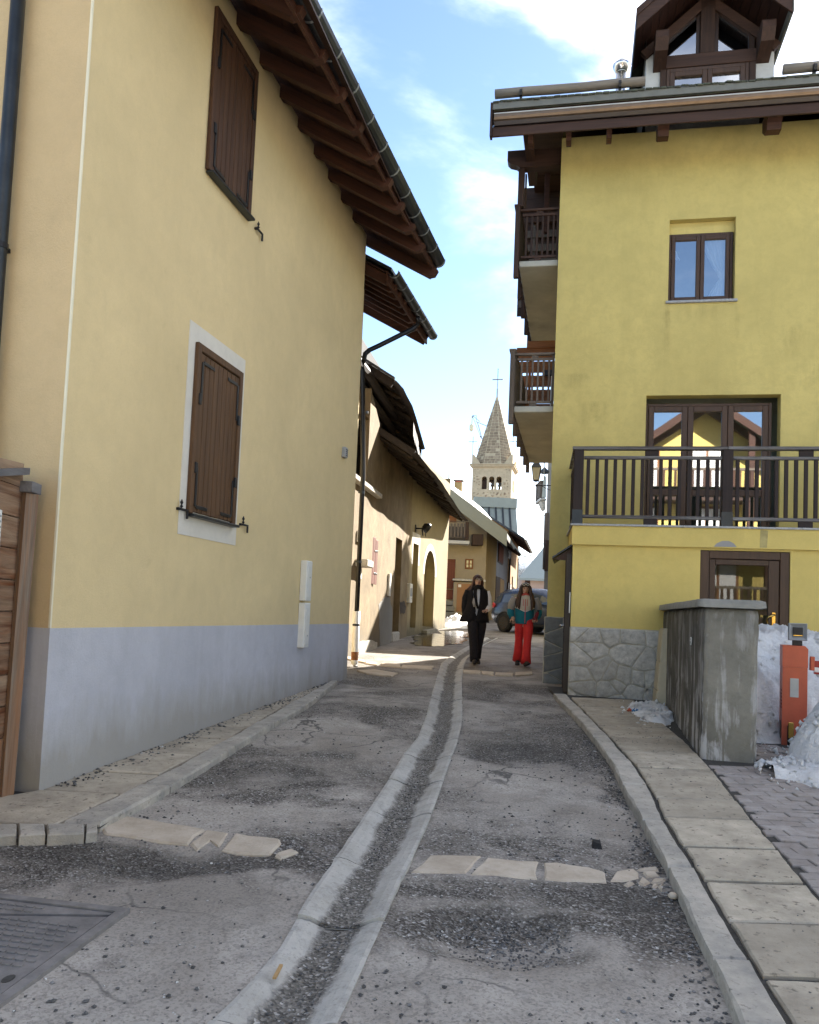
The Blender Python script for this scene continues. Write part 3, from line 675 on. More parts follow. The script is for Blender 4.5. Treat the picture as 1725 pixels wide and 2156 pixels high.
# walls
mb = MB()
mb.panel(lambda a, b, d: (-d, a, b), 0, LEN, -.2, 7.42)
mb.panel(lambda a, b, d: (-a, LEN - d, b), 0, 9, -.2, 7.42)
mb.build('wall', M['ochre_wall'], b1)
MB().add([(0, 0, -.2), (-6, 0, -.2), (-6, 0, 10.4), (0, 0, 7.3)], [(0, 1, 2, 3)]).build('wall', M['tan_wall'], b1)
mb = MB(); mb.prism([(.009, -.009, -.2), (.009, LEN + .009, -.2), (.009, LEN + .009, 1.362), (.009, -.009, 1.378)], (-.05, 0, 0)); mb.build('plinth', M['plinth_blue'], b1)
mb = MB(); mb.prism([(-.042, -.009, -.2), (-6, -.009, -.2), (-6, -.009, 1.40), (-.042, -.009, 1.378)], (0, .05, 0)); mb.build('plinth', M['plinth_blue'], b1)
MB().box(-.010, .005, -.005, .010, 1.38, 8.2).build('corner_bead', plain('bead', (.74, .68, .50), .5, 0, .03), b1)
# roof
def ru(x): return 7.30 - .56 * x
def ne(s): return .95 + .036 * (s - 1.77)
S0, S1 = -.9, 7.28
GZ = 7.045
def re(s): return GZ - .27
mb = MB(); mb.add([(-6, S0, ru(-6) + .2), (ne(S0) - .12, S0, re(S0) + .26), (ne(S1) - .12, S1, re(S1) + .26), (-6, S1, ru(-6) + .2)], [(0, 1, 2, 3)])
mb.prism([(-6, S0, ru(-6) + .27), (ne(S0) - .02, S0, re(S0) + .28), (ne(S1) - .02, S1, re(S1) + .28), (-6, S1, ru(-6) + .27)], (0, 0, .05))
mb.build('roof', M['dark_zinc'], b1)
# soffit boards, lying along the eave
nb_ = 11
for i in range(nb_):
    a, b = -.35 + i * .125, -.35 + (i + 1) * .125 - .006
    mb = MB(); mb.prism([(a, S0 + .03, ru(a) + .165), (b, S0 + .03, ru(b) + .165), (b, S1 - .03, ru(b) + .165), (a, S1 - .03, ru(a) + .165)], (0, 0, .025)); mb.build('soffit_board', M['board_soffit'], b1)
me = None
sl = math.atan(.56)
for k in range(-5, 9):
    s = 2.28 + .58 * k if k < 8 else 7.20
    L = (ne(s) - .14) + .5
    if me is None:
        q = MB(); q.prism([(0, -.05, 0), (1.0 * 1.30, -.05, 0), (1.36, -.05, .06), (1.36, -.05, .16), (0, -.05, .16)], (0, .10, 0)); me = q.mesh('rafter', M['rafter_wood'])
    part('rafter', me, b1, (-.45, s, ru(-.45)), (0, sl, 0), ((L + .0) / 1.36 / math.cos(sl) * 1.0, 1, 1))
mb = MB(); mb.prism([(ne(S0) - .115, S0, re(S0) + .08), (ne(S1) - .115, S1, re(S1) + .08), (ne(S1) - .115, S1, re(S1) + .27), (ne(S0) - .115, S0, re(S0) + .27)], (.03, 0, 0)); mb.build('fascia', M['rafter_wood'], b1)
# verge board closing the far gable end
MB().beam((-1, S1 + .0, ru(-1) + .14), (ne(S1) - .1, S1, ru(ne(S1) - .1) + .14), .04, .22).build('verge_board', M['rafter_wood'], b1)
def gutter(parent, p0, p1, r, mat_, br, step=.52):
    """half-round gutter between two points with its strap brackets"""
    p0, p1 = Vector(p0), Vector(p1); d = (p1 - p0); L = d.length; d.normalize(); sx = d.cross(Vector((0, 0, 1))).normalized()
    def sec(p, r):
        return [p + sx * (r * math.cos(a)) + Vector((0, 0, r * math.sin(a))) for a in [math.pi + math.pi * i / 8 for i in range(9)]]
    mb = MB(); o = sec(p0, r) + sec(p0, r - .006)[::-1]; e = sec(p1, r) + sec(p1, r - .006)[::-1]
    mb.rings([o, e]); gt = mb.build('gutter', mat_, parent)
    n = int(L / step); q = MB(); a = sec(Vector((0, 0, 0)), r + .007); b = sec(Vector((0, 0, 0)), r + .001)
    q.prism([tuple(v) for v in a + b[::-1]], d * .024); bm_ = q.mesh('gutter_bracket', br)
    for i in range(n + 1): part('gutter_bracket', bm_, gt, p0 + d * (L * (i + .1) / (n + .2)))
    return gt
gutter(b1, (ne(S0) - .035, S0, GZ), (ne(S1) - .035, S1 + .02, GZ), .108, M['dark_zinc'], M['zinc'])
# windows with shutters
def shutter_window(parent, s0, s1, z0, z1, band, wm, nm=9, fw=.07, iron=True, top_iron=True):
    w = bpy.data.objects.new('window', None); COL.objects.link(w); w.parent = parent
    if band:
        mb = MB(); B0, B1, C0, C1 = band; mb.box(.0, .006, B0, B1, C0, C1); mb.build('painted_surround', M['white_band'], w)
    mb = MB(); f = .045
    for a in ((s0, s0 + fw, z0, z1), (s1 - fw, s1, z0, z1), (s0 + fw, s1 - fw, z1 - fw, z1)): mb.box(.004, f, *a, .006)
    mb.build('frame', wm, w)
    MB().box(-.0, .004, s0 + fw * .5, s1 - fw * .5, z0, z1 - fw).build('backing', M['orange_wood'], w)
    a0, a1 = s0 + fw + .006, s1 - fw - .006; pw = (a1 - a0) / nm; q = MB(); q.box(0, .026, 0, pw - .010, 0, z1 - fw - .012 - (z0 + .02), .004); me = q.mesh('plank', wm)
    for i in range(nm): part('plank', me, w, (.008, a0 + i * pw + .002, z0 + .02))
    MB().box(.004, .085, s0 + .02, s1 + .015, z0 - .028, z0 - .003, .004).build('sill', M['dark_zinc'], w)
    if iron:
        for side in (0, 1):
            for t_ in ((0, 1) if top_iron else (0,)):
                mb = MB(); x = .036
                sa = a0 + .03 if side == 0 else a1 - .03; dirn = 1 if side == 0 else -1
                zc = (z1 - fw - .09) if t_ else (z0 + .07); up = -1 if t_ else 1
                mb.box(x, x + .008, sa - .016, sa + .016, zc, zc + up * .36, .002); mb.box(x, x + .008, sa + dirn * .0165, sa + dirn * .24, zc - .016, zc + .016, .002)
                mb.box(x - .0, x + .022, sa - dirn * .06, sa - dirn * .0165, zc + up * .30, zc + up * .40, .004); mb.build('hinge', M['black_metal'], w)
    return w
def px_s(x, y): return LA(x, y, x=0)
p0, p1, p2_, p3_ = px_s(409, 718), px_s(504.3, 785), px_s(391, 1079), px_s(488.7, 1106)
q0, q1, q2, q3 = px_s(400, 672), px_s(514, 758), px_s(373, 1125), px_s(497, 1148)
shutter_window(b1, (p0.y + p2_.y) / 2, (p1.y + p3_.y) / 2, (p2_.z + p3_.z) / 2, (p0.z + p1.z) / 2, ((q0.y + q2.y) / 2, (q1.y + q3.y) / 2, (q2.z + q3.z) / 2, (q0.z + q1.z) / 2), M['shutter_wood'])
p0, p1, p2_, p3_ = px_s(450, 6), px_s(537, 155), px_s(432, 355), px_s(521, 461)
shutter_window(b1, (p0.y + p2_.y) / 2, (p1.y + p3_.y) / 2, (p2_.z + p3_.z) / 2, (p0.z + p1.z) / 2, None, M['shutter_dark'])
def hook(parent, P):
    mb = MB(); s, z = P.y, P.z
    mb.box(0, .03, s - .012, s + .012, z - .012, z + .012, .003); mb.box(.022, .040, s, s + .15, z - .010, z + .010, .003); mb.box(.022, .04, s + .13, s + .15, z - .075, z - .0105, .003)
    mb.lathe([(.004, 0), (.016, .015), (.006, .03), (.015, .05), (.002, .08)], 8, (.03, s + .03, z + .01)); mb.build('shutter_hook', M['black_metal'], parent)
for p in ((536, 481), (372, 1071), (504, 1104)): hook(b1, px_s(*p))
# rainwater pipe on the near gable
P = LA(27, 150, y=-.09); mb = MB(); mb.smooth = True; mb.tube([(P.x, -.09, .0), (P.x, -.09, 9.4)], .05, 12); dp = mb.build('downpipe', M['dark_zinc'], b1)
mb = MB(); z = LA(10, 517, y=-.09).z; mb.tube([(P.x, -.09, z - .02), (P.x, -.09, z + .02)], .057, 12); mb.box(P.x - .015, P.x + .015, -.05, .0, z - .015, z + .015); mb.build('pipe_clip', M['black_metal'], dp)

# grey vent and meter cabinets on the street wall
P = px_s(722, 953); mb = MB(); v = thing('wall_vent', 'small grey vent box on the ochre wall near its far corner', 'vent', LBF.w(0, P.y, P.z), -R(12.55))
mb.box(.001, .06, -.06, .06, -.075, .075, .008); mb.build('cover', M['grey_plastic'], v)
for k in range(4): bx('louvre', M['dark_zinc'], v, .058, .066, -.045, .045, -.05 + k * .028, -.037 + k * .028, b=.001)
A, B, C_ = px_s(634, 1180), px_s(648, 1183), px_s(629, 1363)
mc = thing('meter_cabinet', 'tall cream plastic meter cabinet on the ochre wall, half over the plinth', 'meter cabinet', LBF.w(.02, A.y, 0), -R(12.55))
zt, zb = A.z, C_.z; zm = px_s(632, 1267).z; wd_ = .19
for a, b in ((zb, zm - .012), (zm + .012, zt)):
    d = MB().box(-.018, .07, -.01, wd_, a, b, .008).build('cabinet', M['white_plastic'], mc)
    MB().box(.0702, .078, .02, wd_ - .03, a + .04, b - .05, .004).build('door', M['white_plastic'], d)
bx('lock', M['grey_plastic'], mc, .078, .083, .085, .10, zb + .14, zb + .16)
bx('lock', M['grey_plastic'], mc, .078, .083, .085, .10, zm + .3, zm + .32)

# ================================================================ wing behind it
b2 = framed('house', 'narrow ochre wing behind the ochre house, its eave ending in a curved black downpipe', 'house', LBF)
NW, SE = -.40, 8.42
mb = MB(); mb.panel(lambda a, b, d: (NW - d, a, b), LEN + .01, SE, -.1, 7.2); mb.panel(lambda a, b, d: (NW - a, SE - d, b), 0, 6, -.1, 7.2); mb.build('wall', M['ochre_wall'], b2)
def r2(x): return 6.83 - .56 * x
E0, E1 = 7.08, 10.0
mb = MB(); mb.prism([(-5, E0, r2(-5) + .24), (.42, E0, r2(.42) + .24), (.50, E1, r2(.46) + .24), (-5, E1, r2(-5) + .24)], (0, 0, .05)); mb.build('roof', M['dark_zinc'], b2)
for i in range(9):
    a, b = -.72 + i * .125, -.72 + i * .125 + .119
    mb = MB(); mb.prism([(a, E0, r2(a) + .165), (b, E0, r2(b) + .165), (b, E1 - .04, r2(b) + .165), (a, E1 - .04, r2(a) + .165)], (0, 0, .025)); mb.build('soffit_board', M['board_soffit'], b2)
q = MB(); q.prism([(0, -.045, 0), (1.14, -.045, 0), (1.20, -.045, .05), (1.20, -.045, .16), (0, -.045, .16)], (0, .09, 0)); me = q.mesh('rafter', M['rafter_wood'])
for s in (7.2, 7.5, 7.8, 8.15, 8.5, 8.9, 9.3): part('rafter', me, b2, (-.72, s, r2(-.72)), (0, sl, 0), (1.02, 1, 1))
MB().beam((-3, E1 - .05, r2(-3) + .1), (.40, E1 - .05, r2(.40) + .1), .05, .2).build('verge_board', M['rafter_wood'], b2)
mb = MB(); mb.prism([(.335, E0, r2(.42) + .07), (.385, E1, r2(.46) + .07), (.385, E1, r2(.46) + .25), (.335, E0, r2(.42) + .25)], (.03, 0, 0)); mb.build('fascia', M['rafter_wood'], b2)
gutter(b2, (.45, E0, r2(.46) + .26), (.51, E1 + .08, r2(.46) + .26), .085, M['dark_zinc'], M['zinc'], .45)
pts = [LA(880, 668, x=.5), LA(880, 683, x=.48), LA(868, 693, x=.42)] + [LA(800, 727, x=-.12), LA(778, 737, x=-.26), LA(769, 745, x=-.32), LA(766, 760, x=-.33), LA(764, 780, x=-.33)]
pts += [Vector((-.33, 8.62, 3.9)), Vector((-.33, 8.62, 1.55))]
mb = MB(); mb.smooth = True; mb.tube(pts, .042, 10); dp = mb.build('downpipe', M['black_metal'], b2)
for z in (5.0, 3.6, 2.4): MB().tube([(-.33, 8.62, z - .02), (-.33, 8.62, z + .02)], .050, 10).box(-.40, -.34, 8.61, 8.63, z - .012, z + .012).build('pipe_clip', M['dark_zinc'], dp)
mb = MB(); mb.smooth = True; mb.tube([(-.33, 8.62, 1.55), (-.33, 8.62, .66), (-.31, 8.60, .60)], .062, 10); mb.build('pipe_guard', M['white_paint'], b2)
mb = MB(); mb.tube([(-.33, 8.62, .72), (-.33, 8.62, .86)], .0635, 10); mb.build('rust_patch', M['rust'], b2)
mb = MB(); mb.tube([(-.33, 8.62, 1.3), (-.33, 8.62, 1.335)], .0645, 10); mb.build('pipe_clip', M['dark_zinc'], b2)

# ================================================================ wooden shed at the left edge
PS = ground(8, 1690); SHF = Frame((PS.x, PS.y), -3.0)
sh = framed('shed', 'weathered brown plank shed standing against the ochre house at the left edge', 'shed', SHF)
zb = gz(PS.y) + .02
bh = .205
for i in range(10):
    q = MB(); q.box(-.035, .0, -2.3, -.06, zb + i * bh + .003, zb + (i + 1) * bh - .003, .005); q.build('board', M['shed_grey'] if i < 2 else M['shed_board'], sh)
q = MB(); q.prism([(-.03, -2.3, zb + 10 * bh), (-.03, -.06, zb + 10 * bh), (-.03, -.06, zb + 10 * bh + .16), (-.03, -2.3, zb + 10 * bh + .003)], (.03, 0, 0)); q.build('board', M['shed_board'], sh)
q = MB(); q.hexa([(-.03, -.06, zb - .05), (.02, -.09, zb - .05), (.06, .0, zb - .05), (.0, .05, zb - .05), (-.01, -.06, 2.27), (.04, -.09, 2.27), (.085, .0, 2.27), (.02, .05, 2.27)]); q.build('corner_post', M['shed_grey'], sh)
q = MB(); q.box(-.02, .082, -.10, .05, 2.272, 2.345, .004); q.build('post_cap', M['shed_cap'], sh)
q = MB(); q.hexa([(-1.2, -2.4, 1.96), (.05, -2.4, 1.96), (.05, -.08, 2.39), (-1.2, -.08, 2.39), (-1.2, -2.4, 2.0), (.05, -2.4, 2.0), (.05, -.08, 2.435), (-1.2, -.08, 2.435)]); q.build('roof_board', M['shed_cap'], sh)
bx('side_wall', M['shed_grey'], sh, -2.4, -.04, -2.3, -2.25, zb, 2.0); bx('side_wall', M['shed_grey'], sh, -2.4, -.04, -.06, -.02, zb, 2.3)
vp = bpy.data.objects.new('vent_plate', None); COL.objects.link(vp); vp.parent = sh
P = SHF.at(4, 1122, x=.0)
bx('plate', M['white_plastic'], vp, 0, .012, P.y - .22, P.y - .04, P.z - .14, P.z + .14)
for k in range(7): bx('louvre', M['grey_plastic'], vp, .012, .018, P.y - .20, P.y - .06, P.z - .11 + k * .034, P.z - .098 + k * .034, b=.001)

# ================================================================ old barn house further up on the left
N_, J_, F_ = ground(747, 1379), ground(856, 1341), ground(937, 1323)
O1 = Frame(N_, math.degrees(math.atan2(J_.x - N_.x, J_.y - N_.y))); O2 = Frame(J_, math.degrees(math.atan2(F_.x - J_.x, F_.y - J_.y)))
L1 = (J_ - N_).xy.length; L2 = (F_ - J_).xy.length
oh = framed('old_house', 'old rough plastered barn house with sagging tin roof and bricked arch, left of the lane', 'house', O1)
def o2p(n, s, z): return tuple(O1.loc(O2.w(n, s, z)))
d0, d1 = O1.at(826, 1325, x=0), O1.at(841, 1333, x=0); dt = O1.at(838, 1133, x=0)
mb = MB(); mb.panel(lambda a, b, d: (-d, a, b), -1.6, L1, .2, 5.45, [(-1.0, .42, 4.08, 5.45), (d0.y, d0.y + .95, 1.06, dt.z)], .16)
mb.prism([(0, .42, 5.45), (0, 1.45, 5.45), (0, 1.45, 5.6), (0, .42, 6.1)], (-.3, 0, 0))
mb.panel(lambda a, b, d: (-a, -1.6 + d, b), 0, 5, .2, 6.5)
wl = mb.build('wall', M['old_plaster'], oh)
bx('blocked_doorway', M['old_plaster'], oh, -.19, -.16, d0.y - .05, d0.y + 1.0, 1.0, dt.z + .05)
bx('threshold', M['plinth_stone'], oh, -.1, .03, d0.y - .04, d0.y + 1.0, .80, 1.05, b=.03)
MB().box(-.2, .12, -1.2, 1.5, 3.98, 4.08, .012).build('sill', M['plinth_stone'], oh)
MB().box(-1.0, -.95, -1.6, 6.4, 3.6, 8.2).box(-.95, -.3, -1.5, 6.4, 3.9, 3.96).box(-.95, -.35, 1.3, 1.35, 3.97, 6.6).build('loft_shade_sheet', M['dark_room'], oh)  # near-black sheets put in for the shade inside the loft
# second wall, in its own bend, with doorway and walled-up arch
e0, e1 = O2.at(863, 1322, x=0), O2.at(874, 1319, x=0); et = O2.at(875, 1145, x=0)
a0, a1 = O2.at(889, 1316, x=0), O2.at(911, 1315, x=0); at_ = O2.at(903, 1158, x=0)
e0y, e1y = e0.y, e1.y + .05; a0y, a1y = a0.y, a1.y + .05; ar = (a1y - a0y) / 2; zs = at_.z - ar * .95
mb = MB(); mb.panel(lambda a, b, d: o2p(-d, a, b), 0, L2, .3, 6.0, [(e0y, e1y, 1.12, et.z), (a0y, a1y, 1.12, at_.z)], .30)
for sgn in (-1, 1):                                   # spandrels of the arch
    ac = (a0y + a1y) / 2; n = 10; arc = [o2p(0, ac + sgn * ar * math.sin(math.pi / 2 * k / n), zs + (at_.z - zs) * math.cos(math.pi / 2 * k / n)) for k in range(n + 1)]
    cor = o2p(0, ac + sgn * ar, at_.z)
    for k in range(n): mb.add([cor, arc[k], arc[k + 1]], [(0, 1, 2)])
    arc2 = [o2p(-.3, ac + sgn * ar * math.sin(math.pi / 2 * k / n), zs + (at_.z - zs) * math.cos(math.pi / 2 * k / n)) for k in range(n + 1)]
    for k in range(n): mb.add([arc[k], arc[k + 1], arc2[k + 1], arc2[k]], [(0, 1, 2, 3)])
mb.panel(lambda a, b, d: o2p(-a, L2 - d, b), 0, 6, .3, 6.2)
mb.build('wall', M['cream_plaster'], oh)
mb = MB(); mb.panel(lambda a, b, d: o2p(-.31 - d, a, b), a0y - .1, a1y + .1, 1.0, at_.z + .1); mb.build('arch_infill', M['old_plaster'], oh)
mb = MB(); mb.panel(lambda a, b, d: o2p(-.29 - d, a, b), e0y - .05, e1y + .05, 1.0, et.z + .05); mb.build('door', M['frame_dark'], oh)
mb = MB()                                             # painted surround of the arch and door
ac = (a0y + a1y) / 2; n = 14
for k in range(-n, n):
    t0, t1 = math.pi / 2 * k / n, math.pi / 2 * (k + 1) / n
    f = lambda t, r: o2p(.006, ac + (ar + r) * math.sin(t), zs + (at_.z - zs) / ar * (ar + r) * math.cos(t))
    mb.add([f(t0, 0), f(t1, 0), f(t1, .22), f(t0, .22)], [(0, 1, 2, 3)])
mb.build('painted_surround', M['white_band'], oh)
mb = MB(); mb.panel(lambda a, b, d: o2p(.006, a, b), e0y - .16, e1y + .16, 2.9, et.z + .30, [(e0y, e1y, 2.8, et.z)], .0); mb.build('painted_surround', M['white_band'], oh)
mb = MB(); mb.add([o2p(-.2, a0y - .0, 1.05), o2p(.16, a0y - .02, 1.03), o2p(.16, a1y + .02, 1.06), o2p(-.2, a1y + .0, 1.08), o2p(-.2, a0y - .0, .8), o2p(.18, a0y - .02, .8), o2p(.18, a1y + .02, .8), o2p(-.2, a1y + .0, .8)], [(0, 1, 2, 3), (0, 1, 5, 4), (1, 2, 6, 5), (2, 3, 7, 6)]); mb.build('threshold', M['concrete'], oh)
# patches where the plaster has gone
def blob(to, pts, name, m_, seed, off=.006):
    out = []
    for i in range(len(pts)):
        p, q = Vector(pts[i]), Vector(pts[(i + 1) % len(pts)])
        for k in range(6):
            v = p.lerp(q, k / 6); out.append((v.x + .05 * mnoise.noise((v.x * 6, v.y * 6, seed)), v.y + .06 * mnoise.noise((v.x * 6, v.y * 6, seed + 5))))
    c = (sum(v[0] for v in out) / len(out), sum(v[1] for v in out) / len(out)); mb = MB()
    vs = [to(*c, off)] + [to(*v, off) for v in out] + [to(*v, -.01) for v in out]; n = len(out)
    mb.add(vs, [(0, 1 + i, 1 + (i + 1) % n) for i in range(n)] + [(1 + i, 1 + (i + 1) % n, 1 + n + (i + 1) % n, 1 + n + i) for i in range(n)]); return mb.build(name, m_, oh)
w1 = lambda a, b, d: (d, a, b)
P = lambda x, y: (O1.at(x, y, x=0).y, O1.at(x, y, x=0).z)
blob(w1, [P(800, 1362), P(797, 1272), P(812, 1255), P(822, 1262), P(826, 1290), P(824, 1352)], 'render_patch', M['grey_render'], 1)
blob(w1, [P(843, 1292), P(842, 1268), P(852, 1266), P(855, 1278), P(853, 1292)], 'render_patch', M['old_timber'], 2, .004)
blob(w1, [P(750, 1378), P(752, 1352), P(775, 1347), P(790, 1352), P(790, 1366)], 'stone_footing', M['plinth_stone'], 3, .05)
# open shutter, lintel end, small boxes
SP = O1.at(783, 1170, x=.0)
hg = bpy.data.objects.new('shutter', None); COL.objects.link(hg); hg.parent = oh; hg.location = (.05, 1.55, 0); hg.rotation_euler = (0, 0, R(166))
q = MB(); Z0, Z1 = 2.13, 3.13; out = [(0, 0), (0, .86), (.06, .97), (.16, 1.0), (.3, 1.0), (.42, .97), (.48, .88), (.48, 0)]
for i in range(4):
    x0, x1 = -.12 * i, -.12 * (i + 1) + .004
    tp = Z1 - (.05 if i in (0, 3) else 0); q = MB(); q.box(-.018, .018, .12 * i, .12 * (i + 1) - .004, Z0, tp, .004); q.build('plank', M['red_shutter'], hg)
for z in (2.3, 2.9): bx('batten', M['red_shutter'], hg, .0185, .04, .03, .46, z - .03, z + .03)
for z in (2.36, 2.84): bx('hinge', M['zinc'], hg, -.024, -.019, .0, .16, z - .015, z + .015)
LP = O1.at(764, 1188, x=.05); bx('lintel_end', M['plinth_stone'], oh, .005, .25, LP.y - .5, LP.y + .1, LP.z - .07, LP.z + .07, b=.015)
for y_ in (1130, 1207): P_ = O1.at(757, y_, x=.03); bx('junction_box', M['white_plastic'], oh, .002, .06, P_.y - .12, P_.y + .1, P_.z - .11, P_.z + .11, b=.008)
t_, b_ = O1.at(822, 1209, x=.02), O1.at(817, 1255, x=.02)
cc = thing('cable_cover', 'tall cream plastic cable cover on the rough old plaster wall', 'cable cover', O1.w(.0, t_.y, 0), -R(O1.az)); bx('cover', M['white_plastic'], cc, .002, .055, -.22, 0, b_.z, t_.z, b=.008)
t_, b_ = O2.at(860, 1229, x=.02), O2.at(858, 1269, x=.02)
cc = thing('meter_box', 'small white meter box beside the dark doorway of the old barn house', 'meter box', O2.w(.0, t_.y, 0), -R(O2.az)); bd = bx('cabinet', M['white_plastic'], cc, .002, .10, -.1, .22, b_.z, t_.z, b=.01); bx('door', M['grey_plastic'], cc, .1005, .106, -.05, .17, b_.z + .18, t_.z - .12); bx('lock', M['black_metal'], cc, .106, .11, .1, .12, b_.z + .1, b_.z + .13)
# round wall lamp
Pm = O2.at(893, 1113, x=.25); lm = thing('wall_lamp', 'black wall lamp with round reflector above the arch of the old barn house', 'lamp', O2.w(0, Pm.y, Pm.z), -R(O2.az))
mb = MB(); mb.tube([(0, 0, 0), (.22, 0, 0)], .022, 8); mb.box(0, .02, -.06, .06, -.1, .1, .004); mb.build('bracket', M['black_metal'], lm)
mb = MB(); mb.smooth = True; mb.tube([(.20, .0, .02), (.25, .02, .03), (.33, .06, .02), (.36, .08, .0)], [.03, .12, .15, .15], 14); mb.build('reflector', M['black_metal'], lm)
mb = MB(); mb.smooth = True; mb.tube([(.335, .068, .015), (.365, .084, -.002)], .135, 14); mb.build('lens', M['lamp_glass'], lm)
mb = MB(); mb.tube([(.2, 0, -.02), (.22, .02, -.2)], .018, 6); mb.tube([(.27, .05, -.05), (.29, .06, -.22)], .012, 6); mb.build('arm', M['black_metal'], lm)
# roofs
def lerp_tab(tab, s):
    for i in range(len(tab) - 1):
        if s <= tab[i + 1][0] or i == len(tab) - 2:
            t = (s - tab[i][0]) / (tab[i + 1][0] - tab[i][0]); return [tab[i][k] + t * (tab[i + 1][k] - tab[i][k]) for k in range(1, len(tab[i]))]
LOW = [(1.45, .78, 5.02), (2.7, .92, 4.88), (4.5, .95, 4.90), (6.7, .95, 4.87), (9.5, .97, 4.80), (12.5, 1.0, 4.80)]
UP = [(.72, .42, 6.36), (1.6, .44, 6.42), (2.8, .44, 6.34), (3.9, .46, 6.05), (4.75, .5, 5.72)]
def tin(tab, s0, s1, nin, pitch, nm, th=.62, wob=.03):
    mb = MB(); ss = frange(s0, s1, pitch / 4); K = 7; vs = []
    for i, s in enumerate(ss):
        n, z = lerp_tab(tab, s); c = .022 * math.sin(2 * math.pi * s / pitch)
        for k in range(K):
            t = k / (K - 1); x = n + (nin - n) * t
            vs.append((x + (.015 * mnoise.noise((s * 2.2, 1, 3)) if k == 0 else 0), s, z + th * (n - x) + c + wob * mnoise.noise((s * .8, x * .8, 2))))
    mb.add(vs, [(i * K + k, i * K + k + 1, (i + 1) * K + k + 1, (i + 1) * K + k) for i in range(len(ss) - 1) for k in range(K - 1)])
    m2 = [(x, y, z - .012) for x, y, z in vs]; mb.add(m2, [(i * K + k, i * K + k + 1, (i + 1) * K + k + 1, (i + 1) * K + k) for i in range(len(ss) - 1) for k in range(K - 1)])
    return mb.build(nm, M['tin'], oh, fix=False)
M['tin'] = plain('tin', (.10, .095, .085), .55, .35, .35, 3)
tin(LOW, 1.45, 12.5, -3.4, .16, 'roof_sheet'); tin(UP, .72, 4.75, -2.6, .16, 'roof_sheet')
ro = random.Random(8)
def timber(tab, s, r, name='rafter', inn=-1.2, th=.62, dz=0, out=.06):
    n, z = lerp_tab(tab, s); n -= out; a = Vector((inn, s + ro.uniform(-.12, .12), z + th * (n - inn) - .09 - dz)); b = Vector((n, s + ro.uniform(-.05, .05), z + th * out - .10 - dz))
    mb = MB(); pts = [a.lerp(b, t) + Vector((0, ro.uniform(-.015, .015), ro.uniform(-.015, .015))) for t in (0, .3, .55, .8, .93, 1)]
    mb.tube(pts, [r * f for f in (1.1, 1.1, 1.05, 1, .85, .6)], 7); mb.build(name, M['old_timber'], oh)
s = 1.6
while s < 12.4: timber(LOW, s, ro.uniform(.055, .085), dz=ro.uniform(0, .04), out=ro.uniform(.05, .16)); s += ro.uniform(.45, .7)
s = .85
while s < 4.7: timber(UP, s, ro.uniform(.05, .08), dz=ro.uniform(0, .04), inn=-1.4, out=ro.uniform(.04, .14)); s += ro.uniform(.5, .7)
for tab, s0, s1, rows in ((LOW, 1.5, 12.45, 7), (UP, .78, 4.7, 6)):        # rough battens under the tin
    for k in range(rows):
        pts = []
        for s in frange(s0, s1, .7):
            n, z = lerp_tab(tab, s); x = n - .03 - k * .19 + ro.uniform(-.015, .015); pts.append((x, s, z + .62 * (n - x) - .035 + ro.uniform(-.012, .012)))
        mb = MB(); mb.tube(pts, [(.075, .016)] * len(pts), 6); mb.build('batten', M['old_timber'], oh)
# purlin logs and infill boards under the upper roof
for (a, b, r) in (((-.28, .4, 6.25), (-.28, 5.2, 6.1), .10), ((-.15, -.6, 6.45), (-.1, 5.4, 6.35), .11), ((-.02, 1.6, 5.42), (.2, 12.0, 5.27), .075)):
    mb = MB(); A_, B_ = Vector(a), Vector(b); mb.tube([A_.lerp(B_, t) + Vector((ro.uniform(-.02, .02), 0, ro.uniform(-.03, .03))) for t in (0, .2, .4, .6, .8, 1)], r, 8); mb.build('purlin', M['old_timber'], oh)
for i in range(17):
    s = 1.25 + i * .24; n, z = lerp_tab(UP, min(s, 4.7)); q = MB(); w_ = ro.uniform(.14, .22); q.box(-.40 + ro.uniform(-.02, .02), -.36, s, s + w_, 5.1, z - .12 + ro.uniform(-.1, .04) - max(0, s - 4.7) * .9); q.build('board', M['old_timber'], oh)
q = MB(); zu = lerp_tab(UP, 4.74); q.prism([(zu[0] - .04, 4.70, zu[1] - .02), (-2.6, 4.70, zu[1] + .62 * (zu[0] + 2.6) - .02), (-2.6, 4.70, 4.9 + .62 * 3.55), (zu[0] - .04, 4.70, 4.9 + .62 * (.99 - zu[0]))], (0, .03, 0)); q.build('gable_board', M['old_timber'], oh)
# loose sheet hanging from the upper roof end and the metal verge above
for i in range(5):
    y0, y1 = 3.3 + i * .38, 3.3 + i * .38 + .37; t0, t1 = 6.1 - i * .17, 6.1 - (i + 1) * .17; o = .02 * (i % 2)
    q = MB(); q.hexa([(.44 + o, y0, t0 - .34 + i * .02), (.45 + o, y1, t1 - .34 + i * .02), (.462 + o, y1, t1 - .34 + i * .02), (.452 + o, y0, t0 - .34 + i * .02), (.43 + o, y0, t0), (.44 + o, y1, t1), (.452 + o, y1, t1), (.442 + o, y0, t0)]); q.build('flashing', M['old_timber'] if i < 3 else M['dark_zinc'], oh)
for i in range(6):
    y0 = 4.35 + i * .33; t0 = 5.98 - i * .085; q = MB(); q.hexa([(-.36, y0, 5.5), (-.36, y0 + .32, 5.5), (-.34, y0 + .32, 5.5), (-.34, y0, 5.5), (-.38, y0, t0 + .25), (-.38, y0 + .32, t0 + .165), (-.36, y0 + .32, t0 + .165), (-.36, y0, t0 + .25)]); q.build('board', M['old_timber'], oh)
n, z = lerp_tab(UP, .72); MB().beam((n, .70, z + .03), (-2.6, .70, z + .62 * (n + 2.6) + .03), .10, .04).build('verge_flashing', M['tin'], oh)
